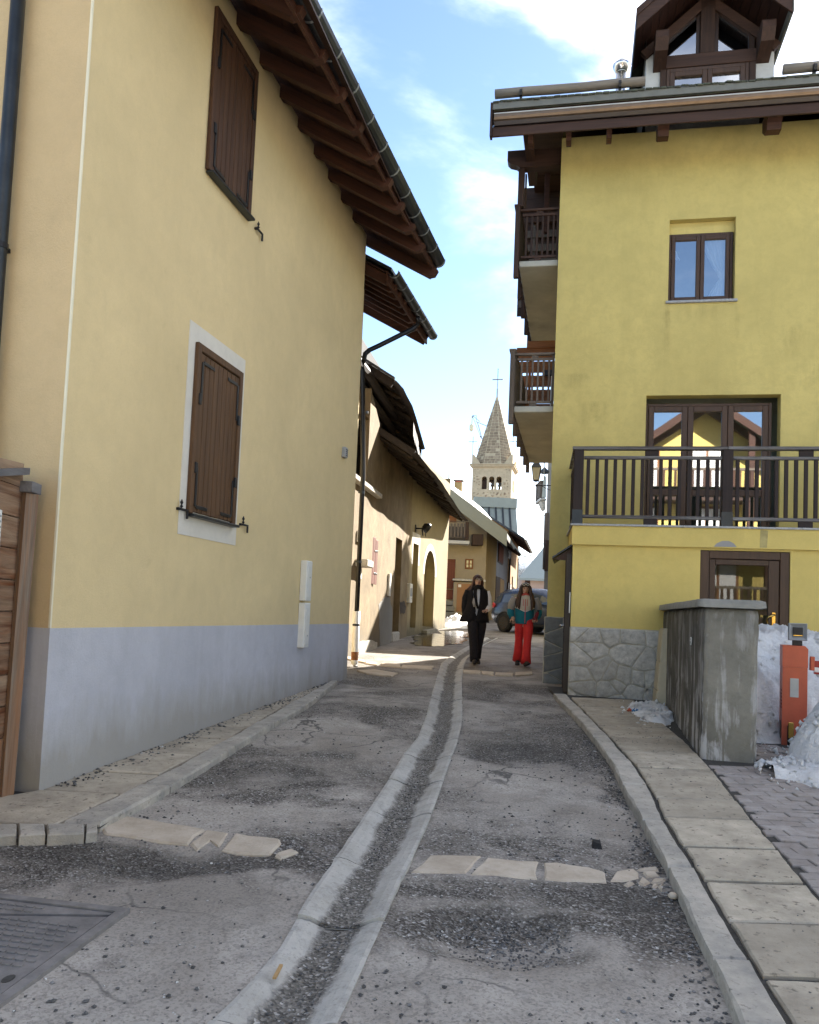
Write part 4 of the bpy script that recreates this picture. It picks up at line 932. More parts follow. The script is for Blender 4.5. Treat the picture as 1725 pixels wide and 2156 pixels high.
MB().beam((n - .03, .74, z - .08), (-2.6, .74, z + .62 * (n + 2.6) - .1), .05, .16).build('verge_board', M['old_timber'], oh)
n, z = lerp_tab(LOW, 1.45); MB().beam((n, 1.45, z - .05), (-.3, 1.45, z + .62 * (n + .3) - .05), .05, .14).build('verge_board', M['old_timber'], oh)
# snow heaped at its far corner
def heap(name, label, c, rx, ry, h, m_, seed, nx=40, ny=40, lump=.35, pw=1.3):
    mb = MB(); mb.smooth = True; vs = []
    for j in range(ny):
        for i in range(nx):
            u, v = i / (nx - 1) * 2 - 1, j / (ny - 1) * 2 - 1; x, y = c.x + u * rx, c.y + v * ry
            rr = math.hypot(u, v) * (1 + .35 * mnoise.noise((u * 2, v * 2, seed))); f = max(0, 1 - rr) ** pw if rr < 1 else 0
            z = f * h * (1 + lump * mnoise.noise((x * 3.2, y * 3.2, seed)) + lump * .6 * mnoise.noise((x * 8, y * 8, seed)) + lump * .35 * mnoise.noise((x * 19, y * 19, seed)))
            vs.append((x, y, gz(y) - .03 + z + (-.05 if rr > 1 else .03 * min(1, (1 - rr) * 8))))
    mb.add(vs, [(j * nx + i, j * nx + i + 1, (j + 1) * nx + i + 1, (j + 1) * nx + i) for j in range(ny - 1) for i in range(nx - 1)])
    return tag(mb.build(name, m_, fix=False), label, 'snow pile', 'heaps of old snow')
heap('snow_pile', 'small white snow heap at the far corner of the old barn house', ground(958, 1318), .9, 1.9, .42, M['roof_snow'], 4, lump=.5)
# ================================================================ yellow house on the right
RBF = Frame((2.204, 12.98), 11.7); RA = RBF.at
rb = framed('house', 'tall yellow house with timber balconies, stone plinth and a roof dormer, right of the lane', 'house', RBF)
UW, VD = 12.0, 7.3          # width along the front, depth up the lane
SL = .62                    # roof slope
EV, EZ = -.98, 9.47         # eave edge
def rz(v): return EZ + SL * (v - EV)
RV = 3.25                   # ridge
wa, wb_, wz0, wz1 = 1.725, 2.715, 6.62, 7.945
ba, bb_, bz0, bz1 = 1.435, 3.41, 2.92, 5.125
mb = MB(); mb.panel(lambda a, b, d: (a, d, b), 0, UW, .2, 9.42, [(wa, wb_, wz0, wz1), (ba, bb_, bz0, bz1)], .22)
mb.panel(lambda a, b, d: (d, a, b), 0, VD, .2, 9.42); mb.panel(lambda a, b, d: (UW - d, a, b), 0, VD, .2, 9.42); mb.panel(lambda a, b, d: (a, VD - d, b), 0, UW, .2, 9.42)
for u in (0.0, UW): mb.add([(u, 0, 9.42), (u, VD, 9.42), (u, VD, rz(2 * RV - VD) - .3 if VD > RV else 9.4), (u, RV, rz(RV) - .3)], [(0, 1, 2, 3)])
mb.build('wall', M['yellow_wall'], rb)
MB().box(.25, UW - .2, .9, 1.0, .5, 9.3).box(.25, UW - .2, .3, .9, 5.6, 5.7).build('room', M['room_wall'], rb)
# window with two sashes and a tied curtain
def sash_window(parent, u0, u1, z0, z1, v, n, fw=.06, wm=M['frame_brown'], gl=M['glass'], rail=None, bottom=True):
    w = bpy.data.objects.new('window', None); COL.objects.link(w); w.parent = parent
    mb = MB(); t = .045
    mb.box(u0, u0 + t, v, v + .07, z0, z1, .004); mb.box(u1 - t, u1, v, v + .07, z0, z1, .004); mb.box(u0 + t, u1 - t, v, v + .07, z1 - t, z1, .004); mb.box(u0 + t, u1 - t, v, v + .07, z0, z0 + t, .004); mb.build('frame', wm, w)
    a, b = u0 + t + .003, u1 - t - .003; pw = (b - a) / n
    for i in range(n):
        x0, x1 = a + i * pw + .003, a + (i + 1) * pw - .003; c0, c1 = z0 + t + .003, z1 - t - .003; mb = MB()
        mb.box(x0, x0 + fw, v - .015, v + .045, c0, c1, .006); mb.box(x1 - fw, x1, v - .015, v + .045, c0, c1, .006); mb.box(x0 + fw, x1 - fw, v - .015, v + .045, c1 - fw, c1, .006); mb.box(x0 + fw, x1 - fw, v - .015, v + .045, c0, c0 + fw, .006)
        if rail: mb.box(x0 + fw, x1 - fw, v - .012, v + .04, rail - .05, rail + .05, .006)
        mb.build('sash', wm, w)
        MB().add([(x0 + fw - .005, v + .018, c0 + fw - .005), (x1 - fw + .005, v + .018, c0 + fw - .005), (x1 - fw + .005, v + .018, c1 - fw + .005), (x0 + fw - .005, v + .018, c1 - fw + .005)], [(0, 1, 2, 3)]).build('pane', gl, w)
    return w
win = sash_window(rb, wa, wb_ - .012, wz0 + .005, wz1 - .18, .13, 2)
MB().box(wa, wb_, .13, .2, wz1 - .18, wz1 - .001).build('lintel', M['yellow_wall'], win)
bx('sill', M['granite_cap'], win, wa - .035, wb_ + .04, -.045, .13, wz0 - .035, wz0 + .004)
def curtain(parent, u0, u1, z0, z1, v, tie, side):
    mb = MB(); mb.smooth = True; n = 34; K = 14; vs = []
    for j in range(K):
        t = j / (K - 1); z = z1 + (z0 - z1) * t; k = abs(t - tie) / max(tie, 1 - tie); wd = (u1 - u0) * (.16 + .84 * min(1, k) ** .8)
        for i in range(n):
            s = i / (n - 1); u = (u1 - s * wd) if side > 0 else (u0 + s * wd); vs.append((u, v + .018 * math.sin(s * 26 + t * 2), z))
    mb.add(vs, [(j * n + i, j * n + i + 1, (j + 1) * n + i + 1, (j + 1) * n + i) for j in range(K - 1) for i in range(n - 1)])
    return mb.build('curtain', M['curtain'], parent, fix=False)
curtain(win, 2.22, 2.60, wz0 + .05, wz1 - .25, .24, .60, 1)
curtain(win, 1.76, 1.92, wz1 - .55, wz1 - .25, .24, .1, -1)
# three-leaf balcony door
sash_window(rb, ba + .002, bb_ - .09, bz0 + .01, bz1 - .09, .17, 3, .085, M['frame_brown'], M['glass'], rail=3.62)
# front balcony: the ground floor block carries it
FB = -1.53
vb = MB(); vu0, vu1 = .385, 9.5
dA, dB, dZ0, dZ1 = 2.08, 3.215, .55, 2.585
vb.panel(lambda a, b, d: (a, FB + d, b), vu0, vu1, .2, 2.63, [(dA, dB, dZ0, dZ1)], .12)
vb.add([(vu0, FB, .2), (vu0, FB, 2.63), (.315, -.001, 2.63), (.315, -.001, .2)], [(0, 1, 2, 3)])
vb.add([(vu0, FB, 2.63), (vu1, FB, 2.63), (vu1, 0, 2.63), (.315, 0, 2.63)], [(0, 1, 2, 3)])
vb.build('porch_block', M['yellow_low'], rb)
FS = FB - .055
q = MB(); q.prism([(vu0 - .015, FS, 2.615), (vu1, FS, 2.615), (vu1, -.002, 2.615), (.30, -.002, 2.615)], (0, 0, .262)); q.build('balcony_slab', M['yellow_low'], rb)
bu = vu0 - .045
for i in range(6):
    a = bu + i * 1.5; bx('coping_stone', M['granite_cap'], rb, a, a + 1.497, FS - .03, FS + .28, 2.8775, 2.905, b=.004)
q = MB(); q.prism([(bu - .0, FS + .2815, 2.8775), (bu + .2, FS + .2815, 2.8775), (bu + .14, -.003, 2.8775), (bu - .075, -.003, 2.8775)], (0, 0, .0275)); q.build('coping_stone', M['granite_cap'], rb)
mb = MB()                                               # where the edge has broken away
pt = [RA(x, y, y=FS) for x, y in ((1503, 1151), (1510, 1144), (1521, 1139), (1535, 1139), (1545, 1144), (1552, 1152))]
mb.prism([(p.x, FS - .004, p.z) for p in pt], (0, .008, 0)); mb.build('bare_patch', M['bare_patch'], rb)
P = RA(1608, 1140, y=FS); mb = MB(); mb.prism([(P.x - .045, FS - .003, 2.63), (P.x + .045, FS - .003, 2.63), (P.x + .055, FS - .003, 2.86), (P.x - .04, FS - .003, 2.87)], (0, .005, 0)); mb.build('bare_patch', plain('stain', (.40, .33, .14), .9, 0, .2), rb)
# balcony railing
RVF = FS + .045
def balusters(parent, a, b, n, w, z0, z1, m_, skip=()):
    a, b = Vector(a), Vector(b); d = (b - a); dr = d.normalized(); rz_ = math.atan2(dr.y, dr.x); q = MB(); q.box(-w / 2, w / 2, -w * .4, w * .4, 0, z1 - z0, .004); me = q.mesh('baluster', m_)
    for i in range(n): part('baluster', me, parent, (a.x + d.x * (i + .5) / n, a.y + d.y * (i + .5) / n, z0), (0, 0, rz_ + random.uniform(-.03, .03)))
rl = bpy.data.objects.new('railing', None); COL.objects.link(rl); rl.parent = rb
pu = [.425, 2.395, 4.37, 6.34, 8.3]
for u in pu: bx('post', M['rail_wood'], rl, u - .06, u + .075, RVF - .05, RVF + .05, 2.907, 3.945, b=.006); bx('post_shoe', M['dark_zinc'], rl, u - .065, u + .08, RVF - .056, RVF - .0505, 2.907, 3.10, b=.001)
for u0, u1 in zip(pu, pu[1:]):
    u0 += .077; u1 -= .062
    bx('rail', M['rail_worn'], rl, u0, u1, RVF - .03, RVF + .03, 3.815, 3.86, b=.006); bx('rail', M['rail_worn'], rl, u0, u1, RVF - .03, RVF + .03, 2.99, 3.035, b=.006)
    um = (u0 + u1) / 2; bx('block', M['rail_wood'], rl, um - .09, um + .09, RVF - .02, RVF + .02, 3.861, 3.944); bx('block', M['rail_wood'], rl, um - .09, um + .09, RVF - .02, RVF + .02, 2.906, 2.989)
    balusters(rl, (u0, RVF, 0), (u1, RVF, 0), 15, .048, 3.036, 3.814, M['rail_wood'])
for i, (u0, u1) in enumerate(((.34, 2.40), (2.404, 5.2), (5.204, 8.4))): bx('handrail', M['rail_worn'], rl, u0, u1, RVF - .06, RVF + .055, 3.946, 3.99, b=.008)
sx0, sx1 = .40, .33
q = MB(); q.hexa([(sx0 - .05, RVF + .057, 3.946), (sx0 + .05, RVF + .057, 3.946), (sx1 + .05, -.03, 3.946), (sx1 - .05, -.03, 3.946), (sx0 - .05, RVF + .057, 3.99), (sx0 + .05, RVF + .057, 3.99), (sx1 + .05, -.03, 3.99), (sx1 - .05, -.03, 3.99)]); q.build('handrail', M['rail_worn'], rl)
for z in (3.815, 2.99): MB().beam((sx0, RVF + .055, z + .022), (sx1, -.02, z + .022), .05, .045).build('rail', M['rail_worn'], rl)
balusters(rl, (sx0, RVF + .06, 0), (sx1, -.05, 0), 12, .048, 3.036, 3.814, M['rail_wood'])
# glazed ground floor door with its frame
dr = bpy.data.objects.new('door', None); COL.objects.link(dr); dr.parent = rb
mb = MB(); v = FB + .02
mb.box(dA + .002, dA + .12, v, v + .09, dZ0, dZ1 - .002, .006); mb.box(dB - .12, dB - .002, v, v + .09, dZ0, dZ1 - .002, .006); mb.box(dA + .12, dB - .12, v, v + .09, dZ1 - .11, dZ1 - .002, .006); mb.build('frame', M['frame_brown'], dr)
mb = MB(); a, b = dA + .125, dB - .125; v2 = v + .02
mb.box(a, a + .075, v2, v2 + .05, dZ0, dZ1 - .115, .006); mb.box(b - .135, b, v2, v2 + .05, dZ0, dZ1 - .115, .006); mb.box(a + .075, b - .135, v2, v2 + .05, dZ1 - .19, dZ1 - .115, .006); mb.box(a + .075, b - .135, v2, v2 + .05, 1.20, 1.31, .006); mb.box(a + .075, b - .135, v2, v2 + .05, dZ0, dZ0 + .12, .006); mb.box(a + .075, b - .135, v2 + .02, v2 + .035, dZ0 + .12, 1.20); mb.build('leaf', M['frame_brown'], dr)
MB().add([(a + .07, v2 + .025, 1.305), (b - .13, v2 + .025, 1.305), (b - .13, v2 + .025, dZ1 - .185), (a + .07, v2 + .025, dZ1 - .185)], [(0, 1, 2, 3)]).build('pane', M['glass_door'], dr)
MB().box(vu0 + .3, 5.5, -.6, -.55, .5, 2.6).build('room', M['room_wall'], rb)
hu = b - .065
mb = MB(); mb.smooth = False; mb.box(hu - .024, hu + .024, v2 - .012, v2 - .001, 1.42, 1.78, .004); mb.build('door_plate', M['brass'], dr)
mb = MB(); mb.smooth = True; mb.tube([(hu, v2 - .012, 1.74), (hu, v2 - .06, 1.745), (hu - .08, v2 - .07, 1.72), (hu - .10, v2 - .07, 1.66), (hu - .08, v2 - .07, 1.60), (hu, v2 - .06, 1.585), (hu, v2 - .012, 1.59)], .014, 8); mb.build('handle', M['brass'], dr)
# side door in the porch flank, seen edge on, under a small canopy
sdr = bpy.data.objects.new('door', None); COL.objects.link(sdr); sdr.parent = rb
bx('leaf', M['frame_dark'], sdr, .285, .345, -1.30, -.35, .60, 2.42, b=.006); bx('frame', M['frame_dark'], sdr, .30, .375, -1.40, -1.303, .55, 2.50, b=.004); 
mb = MB(); mb.smooth = True; mb.tube([(.29, -1.22, 1.48), (.235, -1.22, 1.48), (.235, -1.16, 1.48), (.235, -1.10, 1.48)], .013, 8); mb.box(.278, .286, -1.245, -1.2, 1.38, 1.60); mb.build('handle', M['steel'], sdr)
q = MB(); q.hexa([(.10, -1.42, 2.42), (.40, -1.42, 2.63), (.40, -.25, 2.63), (.10, -.25, 2.42), (.10, -1.42, 2.445), (.40, -1.42, 2.655), (.40, -.25, 2.655), (.10, -.25, 2.445)]); q.build('canopy', M['dark_zinc'], rb)
q = MB(); q.prism([(.12, -1.38, 2.41), (.37, -1.38, 2.585), (.37, -1.38, 2.40)], (0, .03, 0)); q.build('canopy_bracket', M['dark_wood_x'], rb)
bx('notice_plate', M['white_plastic'], rb, .355, .372, -1.515, -1.43, 1.66, 1.95)
# rain stains under the sill and balcony ends: thin films of grime on the render
def stain_mat():
    t = NT('wall_stain'); p = t.pos((7, 7, 1.4)); at = t.n('ShaderNodeAttribute', attribute_name='fade')
    a = t.math('MULTIPLY', t.math('MULTIPLY', t.rng(t.noise(p, 1.2, 6, .65), .38, .8), at.outputs['Fac']), .33)
    t.l(a, t.b.inputs['Alpha']); return t.done((.13, .115, .06), .95)
M['stain'] = stain_mat()
def stain(u, z1, w, h, v, seed, k=1.0):
    n = 9; m = 7; vs = []; fd = []
    for j in range(n):
        for i in range(m):
            s_, t_ = i / (m - 1), j / (n - 1); vs.append((u + (s_ - .5) * w, v - .0025, z1 - t_ * h)); fd.append(k * math.sin(math.pi * s_) ** .8 * (1 - t_) ** .8 * min(1, t_ * 12 + .25))
    q = MB(); q.add(vs, [(j * m + i, j * m + i + 1, (j + 1) * m + i + 1, (j + 1) * m + i) for j in range(n - 1) for i in range(m - 1)]); me = q.mesh('stain', M['stain'], merge=False); at = me.attributes.new('fade', 'FLOAT', 'POINT'); at.data.foreach_set('value', fd); part('stain', me, rb)
stain(1.71, 6.58, .14, 1.0, 0, 1, 1.3); stain(2.76, 6.58, .10, .7, 0, 2, .9); stain(2.2, 6.57, .9, .35, 0, 3, .7); stain(.33, 5.5, .5, .28, 0, 4, 1.2); stain(.62, 5.05, .55, .45, 0, 5, 1.1); stain(3.6, 6.2, .5, .6, 0, 6, .9); stain(3.9, 5.6, .9, .5, 0, 7, .9); stain(1.2, 9.1, 2.6, .9, 0, 8, .35); stain(3.4, 9.1, 2.6, .8, 0, 9, .35)
# stone plinths
def clip(poly, a, b, c):
    out = []
    for i in range(len(poly)):
        p, q = poly[i], poly[(i + 1) % len(poly)]; dp, dq = a * p[0] + b * p[1] - c, a * q[0] + b * q[1] - c
        if dp <= 0: out.append(p)
        if dp * dq < 0: t = dp / (dp - dq); out.append((p[0] + (q[0] - p[0]) * t, p[1] + (q[1] - p[1]) * t))
    return out
def rubble(parent, to, x0, x1, z0, z1, n, seed, m_, gap=.011, proud=.022, name='stone', asp=1.25):
    rn = random.Random(seed); pts = []
    tries = 0
    while len(pts) < n and tries < 6000:
        p = (rn.uniform(x0, x1), rn.uniform(z0, z1)); tries += 1
        md = .62 * math.sqrt((x1 - x0) * (z1 - z0) / n)
        if all(math.hypot((p[0] - q[0]) / asp, p[1] - q[1]) > md * rn.uniform(.35, 1.25) for q in pts): pts.append(p)
    for p in pts:
        poly = [(x0 + gap, z0 + gap), (x1 - gap, z0 + gap), (x1 - gap, z1 - gap), (x0 + gap, z1 - gap)]
        for q in pts:
            if q is p: continue
            dx, dz = (q[0] - p[0]) / asp ** 2, q[1] - p[1]; mx, mz = (p[0] + q[0]) / 2, (p[1] + q[1]) / 2; L = math.hypot(dx, dz); poly = clip(poly, dx / L, dz / L, (mx * dx + mz * dz) / L - gap)
        if len(poly) < 3: continue
        fine = []
        for i in range(len(poly)):
            a, b = poly[i], poly[(i + 1) % len(poly)]; L = math.hypot(b[0] - a[0], b[1] - a[1]); k = max(1, int(L / .07))
            for j in range(k): t = j / k; fine.append((a[0] + (b[0] - a[0]) * t + rn.uniform(-.006, .006), a[1] + (b[1] - a[1]) * t + rn.uniform(-.006, .006)))
        cx, cz = sum(v[0] for v in fine) / len(fine), sum(v[1] for v in fine) / len(fine); h = proud * rn.uniform(.6, 1.3); m = len(fine)
        sh_ = lambda v, k: (cx + (v[0] - cx) * k, cz + (v[1] - cz) * k)
        mb = MB(); mb.smooth = True
        mb.add([to(*v, 0) for v in fine] + [to(*sh_(v, .97), h * .75) for v in fine] + [to(*sh_(v, .82), h * (1 + rn.uniform(-.15, .15))) for v in fine] + [to(cx, cz, h * 1.05)],
               [(i, (i + 1) % m, m + (i + 1) % m, m + i) for i in range(m)] + [(m + i, m + (i + 1) % m, 2 * m + (i + 1) % m, 2 * m + i) for i in range(m)] + [(2 * m + i, 2 * m + (i + 1) % m, 3 * m) for i in range(m)])
        mb.build(name, m_, parent)
bx('plinth', M['mortar'], rb, vu0 - .012, 2.06, FB - .03, FB - .001, .25, 1.475, b=.012)
rubble(rb, lambda a, b, d: (a, FB - .03 - d, b), vu0 - .008, 2.05, .42, 1.47, 30, 12, M['plinth_stone'], .007, .012, 'stone', 1.15)
bx('plinth', M['mortar'], rb, -.035, .29, -.05, -.001, .25, 1.60, b=.012)
bx('plinth', M['mortar'], rb, -.035, -.001, -.0005, VD, .25, 1.60, b=.012)
rubble(rb, lambda a, b, d: (a, -.05 - d, b), -.03, .29, .45, 1.595, 7, 9, M['plinth_dark'], .008, .02)
# eaves, gutter, fascia, purlin ends
UL, UR = -1.03, UW + .6
q = MB()
q.prism([(UL, EV, EZ), (UL, .5, rz(.5)), (UL, .5, rz(.5) - .12), (UL, EV, EZ - .12)], (.42, 0, 0)); UM = UL + .4201
q.prism([(UM, EV, EZ), (UM, RV, rz(RV)), (UM, 2 * RV - EV, EZ), (UM, 2 * RV - EV, EZ - .12), (UM, RV, rz(RV) - .12), (UM, EV, EZ - .12)], (UR - UM, 0, 0)); q.build('roof', M['roof_tile'], rb)
q = MB(); q.prism([(UM + .02, EV + .05, EZ - .13), (UM + .02, RV, rz(RV) - .14), (UM + .02, 2 * RV - EV - .05, EZ - .13), (UM + .02, 2 * RV - EV - .05, EZ - .16), (UM + .02, RV, rz(RV) - .17), (UM + .02, EV + .05, EZ - .16)], (UR - UM - .04, 0, 0)); q.build('soffit', M['dark_wood_x'], rb)
q = MB(); q.smooth = False; q.box(-.048, .048, -.06, .22, 0, .028, .008); me = q.mesh('tile', M['roof_tile']); ang = math.atan(SL); rt = random.Random(4)
u = UL + .05
while u < 5.2: part('tile', me, rb, (u, EV - .01 + rt.uniform(-.008, .008), EZ + .008 + rt.uniform(-.006, .008)), (ang + rt.uniform(-.05, .05), rt.uniform(-.05, .05), rt.uniform(-.04, .04))); u += .103
bx('flashing', M['grey_board'], rb, UL, UR, EV - .045, EV - .025, EZ - .115, EZ - .006)
bx('eave_board', M['dark_wood_x'], rb, UL + .02, UR, EV + .03, EV + .06, EZ - .30, EZ - .02)
gp0, gp1 = Vector((UL + .03, EV - .02, EZ - .165)), Vector((UR, EV - .02, EZ - .165))
g_ = bpy.data.objects.new('gutter', None); COL.objects.link(g_); g_.parent = rb
def gsec(x, prof): return [(x, EV + a + .05, EZ + b - .055) for a, b in prof]
for nm, prof, m_ in (('rim', [(-.145, -.150), (-.125, -.142), (-.105, -.150), (-.105, -.166), (-.145, -.166)], M['dirty_white']), ('trough', [(-.135, -.167), (.01, -.167), (.0, -.215), (-.03, -.252), (-.075, -.262), (-.118, -.240), (-.133, -.205)], M['bronze_gutter']), ('underside', [(-.11, -.2635), (.005, -.2635), (.005, -.315), (-.085, -.315)], M['dark_gutter'])):
    mb = MB(); mb.rings([gsec(UL + .03, prof), gsec(UR, prof)]); mb.build(nm, m_, g_)
bx('fascia', M['dark_wood_x'], rb, UL, UR, EV + .0, EV + .035, 8.945, 9.095, b=.006)
bx('fascia', M['dark_wood_x'], rb, UL, UR, EV + .065, EV + .08, 9.0, EZ - .31, b=.003)
bx('verge_board', M['dark_wood'], rb, UL - .035, UL - .002, EV - .05, EV + .07, 8.93, EZ + .0, b=.004)
mb = MB(); mb.prism([(UL - .03, EV + .08, EZ + .02), (UL - .03, .52, rz(.52) + .02), (UL - .03, .52, rz(.52) - .3), (UL - .03, EV + .08, EZ - .3)], (.035, 0, 0)); mb.build('verge_board', M['dark_wood'], rb)
for uu, w_, h_ in ((-.49, .075, .2), (.09, .075, .2), (.70, .075, .2), (1.45, .16, .24), (2.99, .20, .26), (4.0, .16, .24)):
    q = MB(); q.prism([(uu, -.45, 9.16), (uu, -.80, 9.16), (uu, -.86, 9.08), (uu, -.86, 9.0), (uu, -.80, 8.96), (uu, -.77, 9.12 - h_), (uu, -.62, 9.12 - h_), (uu, -.45, 9.0)], (w_, 0, 0)); q.build('rafter_end', M['rafter_wood'], rb)
for uu in (5.2, 6.6, 8.0): q = MB(); q.prism([(uu, .0, 9.12), (uu, -.86, 9.12), (uu, -.86, 9.0), (uu, -.78, 8.86), (uu, 0, 8.86)], (.16, 0, 0)); q.build('rafter_end', M['rafter_wood'], rb)
# snow guard logs
for u0, u1 in ((-1.06, 1.26), (3.25, 5.6)):
    v = -.55; z = rz(v) + .17; lg = bpy.data.objects.new('snow_guard', None); COL.objects.link(lg); lg.parent = rb
    mb = MB(); mb.smooth = True; mb.tube([(u0 + (u1 - u0) * t, v, z + .006 * math.sin(t * 9)) for t in (0, .2, .4, .6, .8, 1)], [.072, .07, .071, .069, .07, .068], 12); mb.build('log', M['log'], lg)
    mb = MB(); mb.smooth = True; mb.tube([(u0 + .1, v + .25, z + .0), (u1 - .02, v + .25, z - .01)], .055, 10); mb.build('log', M['log'], lg)
    for uu in (u0 + .42, u1 - .38): q = MB(); q.box(uu - .012, uu + .012, v - .09, v + .30, z - .19, z - .06, .003); q.tube([(uu - .02, v - .07, z - .07), (uu + .02, v - .07, z - .07)], .07, 8); q.build('bracket', M['black_metal'], lg)
# steel flue
mb = MB(); mb.smooth = True; mb.tube([(1.02, 3.0, 11.6), (1.02, 3.0, 12.46)], .105, 16); fl = mb.build('flue', M['steel'], rb)
mb = MB(); mb.smooth = True; mb.lathe([(.105, 0), (.125, .02), (.17, .12), (.175, .15), (.10, .24), (.04, .26)], 16, (1.02, 3.0, 12.47)); mb.build('flue_cap', M['steel'], fl)
# dormer
dm = bpy.data.objects.new('dormer', None); COL.objects.link(dm); dm.parent = rb
D0, D1, DV, DC = 1.38, 3.24, .30, 2.275
def da(x, y): P = RA(x, y, y=DV); return P.x, P.z
gbL, gbR = 1.63, 2.925
zb0, zb1 = 10.62, 10.835               # cross beam
apz = 12.02
def dz_(u, off=0): return apz - abs(u - DC) * .86 + off
mb = MB()
mb.panel(lambda a, b, d: (a, DV + d, b), D0 - .06, 1.545, 10.05, 11.0); mb.panel(lambda a, b, d: (a, DV + d, b), 3.02, D1 + .06, 10.05, 11.0)
mb.panel(lambda a, b, d: (D0 - .06 + d, DV + a, b), 0, 3.4, 10.0, 11.2); mb.panel(lambda a, b, d: (D1 + .06 - d, DV + a, b), 0, 3.4, 10.0, 11.2); mb.panel(lambda a, b, d: (a, DV + .75 + d, b), D0, D1, 10.0, 11.9); mb.build('dormer_wall', M['dirty_white'], dm)
for a in ((1.545, 1.64, 10.2, zb0), (2.92, 3.02, 10.2, zb0)): bx('post', M['dark_wood'], dm, a[0], a[1], DV - .05, DV + .06, a[2], a[3] - .002, b=.006)
bx('cross_beam', M['dark_wood_x'], dm, 1.54, 3.03, DV - .06, DV + .06, zb0, zb1, b=.008)
bx('king_post', M['dark_wood'], dm, DC - .115, DC + .115, DV - .05, DV + .06, zb1 + .002, 11.75, b=.006)
for sg, (x0, x1) in ((-1, (gbL, DC - .16)), (1, (DC + .16, gbR))):
    zt = lambda u: dz_(u, -.33)
    MB().add([(x0, DV + .02, zb1), (x1, DV + .02, zb1), (x1, DV + .02, zt(x1)), (x0, DV + .02, zt(x0))], [(0, 1, 2, 3)]).build('pane', M['glass'], dm)
    xa, xb = (D0 - .1, DC) if sg < 0 else (D1 + .1, DC)
    MB().beam((xa, DV + .0, dz_(xa, -.27)), (xb, DV + .0, dz_(xb, -.27)), .10, .15).build('rafter', M['dark_wood_x'], dm)
    mu = DC + sg * .145; bx('mullion', M['frame_dark'], dm, mu - .028, mu + .028, DV + .005, DV + .05, zb1 + .001, 11.6)
    mu = x0 - .03 if sg < 0 else x1 + .03; bx('mullion', M['dark_wood'], dm, mu - .045, mu + .045, DV - .02, DV + .05, zb1 + .001, zb1 + .34)
    bu_ = 1.43 if sg < 0 else 3.02                    # scrolled purlin brackets
    q = MB(); q.prism([(bu_, DV, 11.02), (bu_, DV - .44, 11.02), (bu_, DV - .5, 10.96), (bu_, DV - .5, 10.86), (bu_, DV - .40, 10.70), (bu_, DV, 10.60)], (.2, 0, 0)); q.build('bracket', M['dark_wood_y'], dm)
    # roof slope with barge boards
    e = 1.17 if sg < 0 else 1.13; ue = DC + sg * e
    q = MB(); q.prism([(DC, DV - .70, apz + .10), (ue, DV - .70, dz_(ue, .10)), (ue, DV - .70, dz_(ue, .04)), (DC, DV - .70, apz + .04)], (0, 4.3, 0)); q.build('dormer_roof', M['roof_tile'], dm)
    for k in range(9):
        t0, t1 = k / 9, (k + 1) / 9 - .008; ua, ub = DC + sg * e * t0, DC + sg * e * t1
        q = MB(); q.prism([(ua, DV - .66, dz_(ua, .015)), (ub, DV - .66, dz_(ub, .015)), (ub, DV - .66, dz_(ub, -.005)), (ua, DV - .66, dz_(ua, -.005))], (0, 1.2, 0)); q.build('soffit_board', M['board_soffit'], dm)
    q = MB(); q.prism([(DC, DV - .73, apz + .12), (ue, DV - .73, dz_(ue, .12)), (ue, DV - .73, dz_(ue, -.17)), (DC, DV - .73, apz - .17)], (0, .035, 0)); q.build('barge_board', M['dark_wood_x'], dm)
    q = MB(); q.prism([(DC, DV - .75, apz + .17), (ue, DV - .75, dz_(ue, .17)), (ue, DV - .75, dz_(ue, .05)), (DC, DV - .75, apz + .05)], (0, .02, 0)); q.build('barge_board', M['dark_wood_x'], dm)
    bx('side_board', M['black_metal'] if sg < 0 else M['grey_board'], dm, ue - .02 * (sg > 0) - .0, ue + .02, DV - .73, DV + 3.3, dz_(ue, -.14), dz_(ue, .12))
mb = MB(); mb.box(1.645, 1.70, DV - .04, DV + .03, 10.2, 10.618, .005); mb.box(2.862, 2.915, DV - .04, DV + .03, 10.2, 10.618, .005); mb.box(1.70, 2.862, DV - .04, DV + .03, 10.555, 10.618, .005); mb.build('frame', M['frame_brown'], dm)
for x0, x1 in ((1.703, 2.278), (2.283, 2.859)):
    mb = MB(); mb.box(x0, x0 + .075, DV - .05, DV + .02, 10.2, 10.552, .006); mb.box(x1 - .075, x1, DV - .05, DV + .02, 10.2, 10.552, .006); mb.box(x0 + .075, x1 - .075, DV - .05, DV + .02, 10.475, 10.552, .006); mb.build('sash', M['frame_brown'], dm)
    MB().add([(x0 + .07, DV, 10.2), (x1 - .07, DV, 10.2), (x1 - .07, DV, 10.48), (x0 + .07, DV, 10.48)], [(0, 1, 2, 3)]).build('pane', M['glass'], dm)
MB().box(1.5, 3.05, DV + .3, DV + .35, 10.0, 11.7).build('room', M['dark_room'], dm)
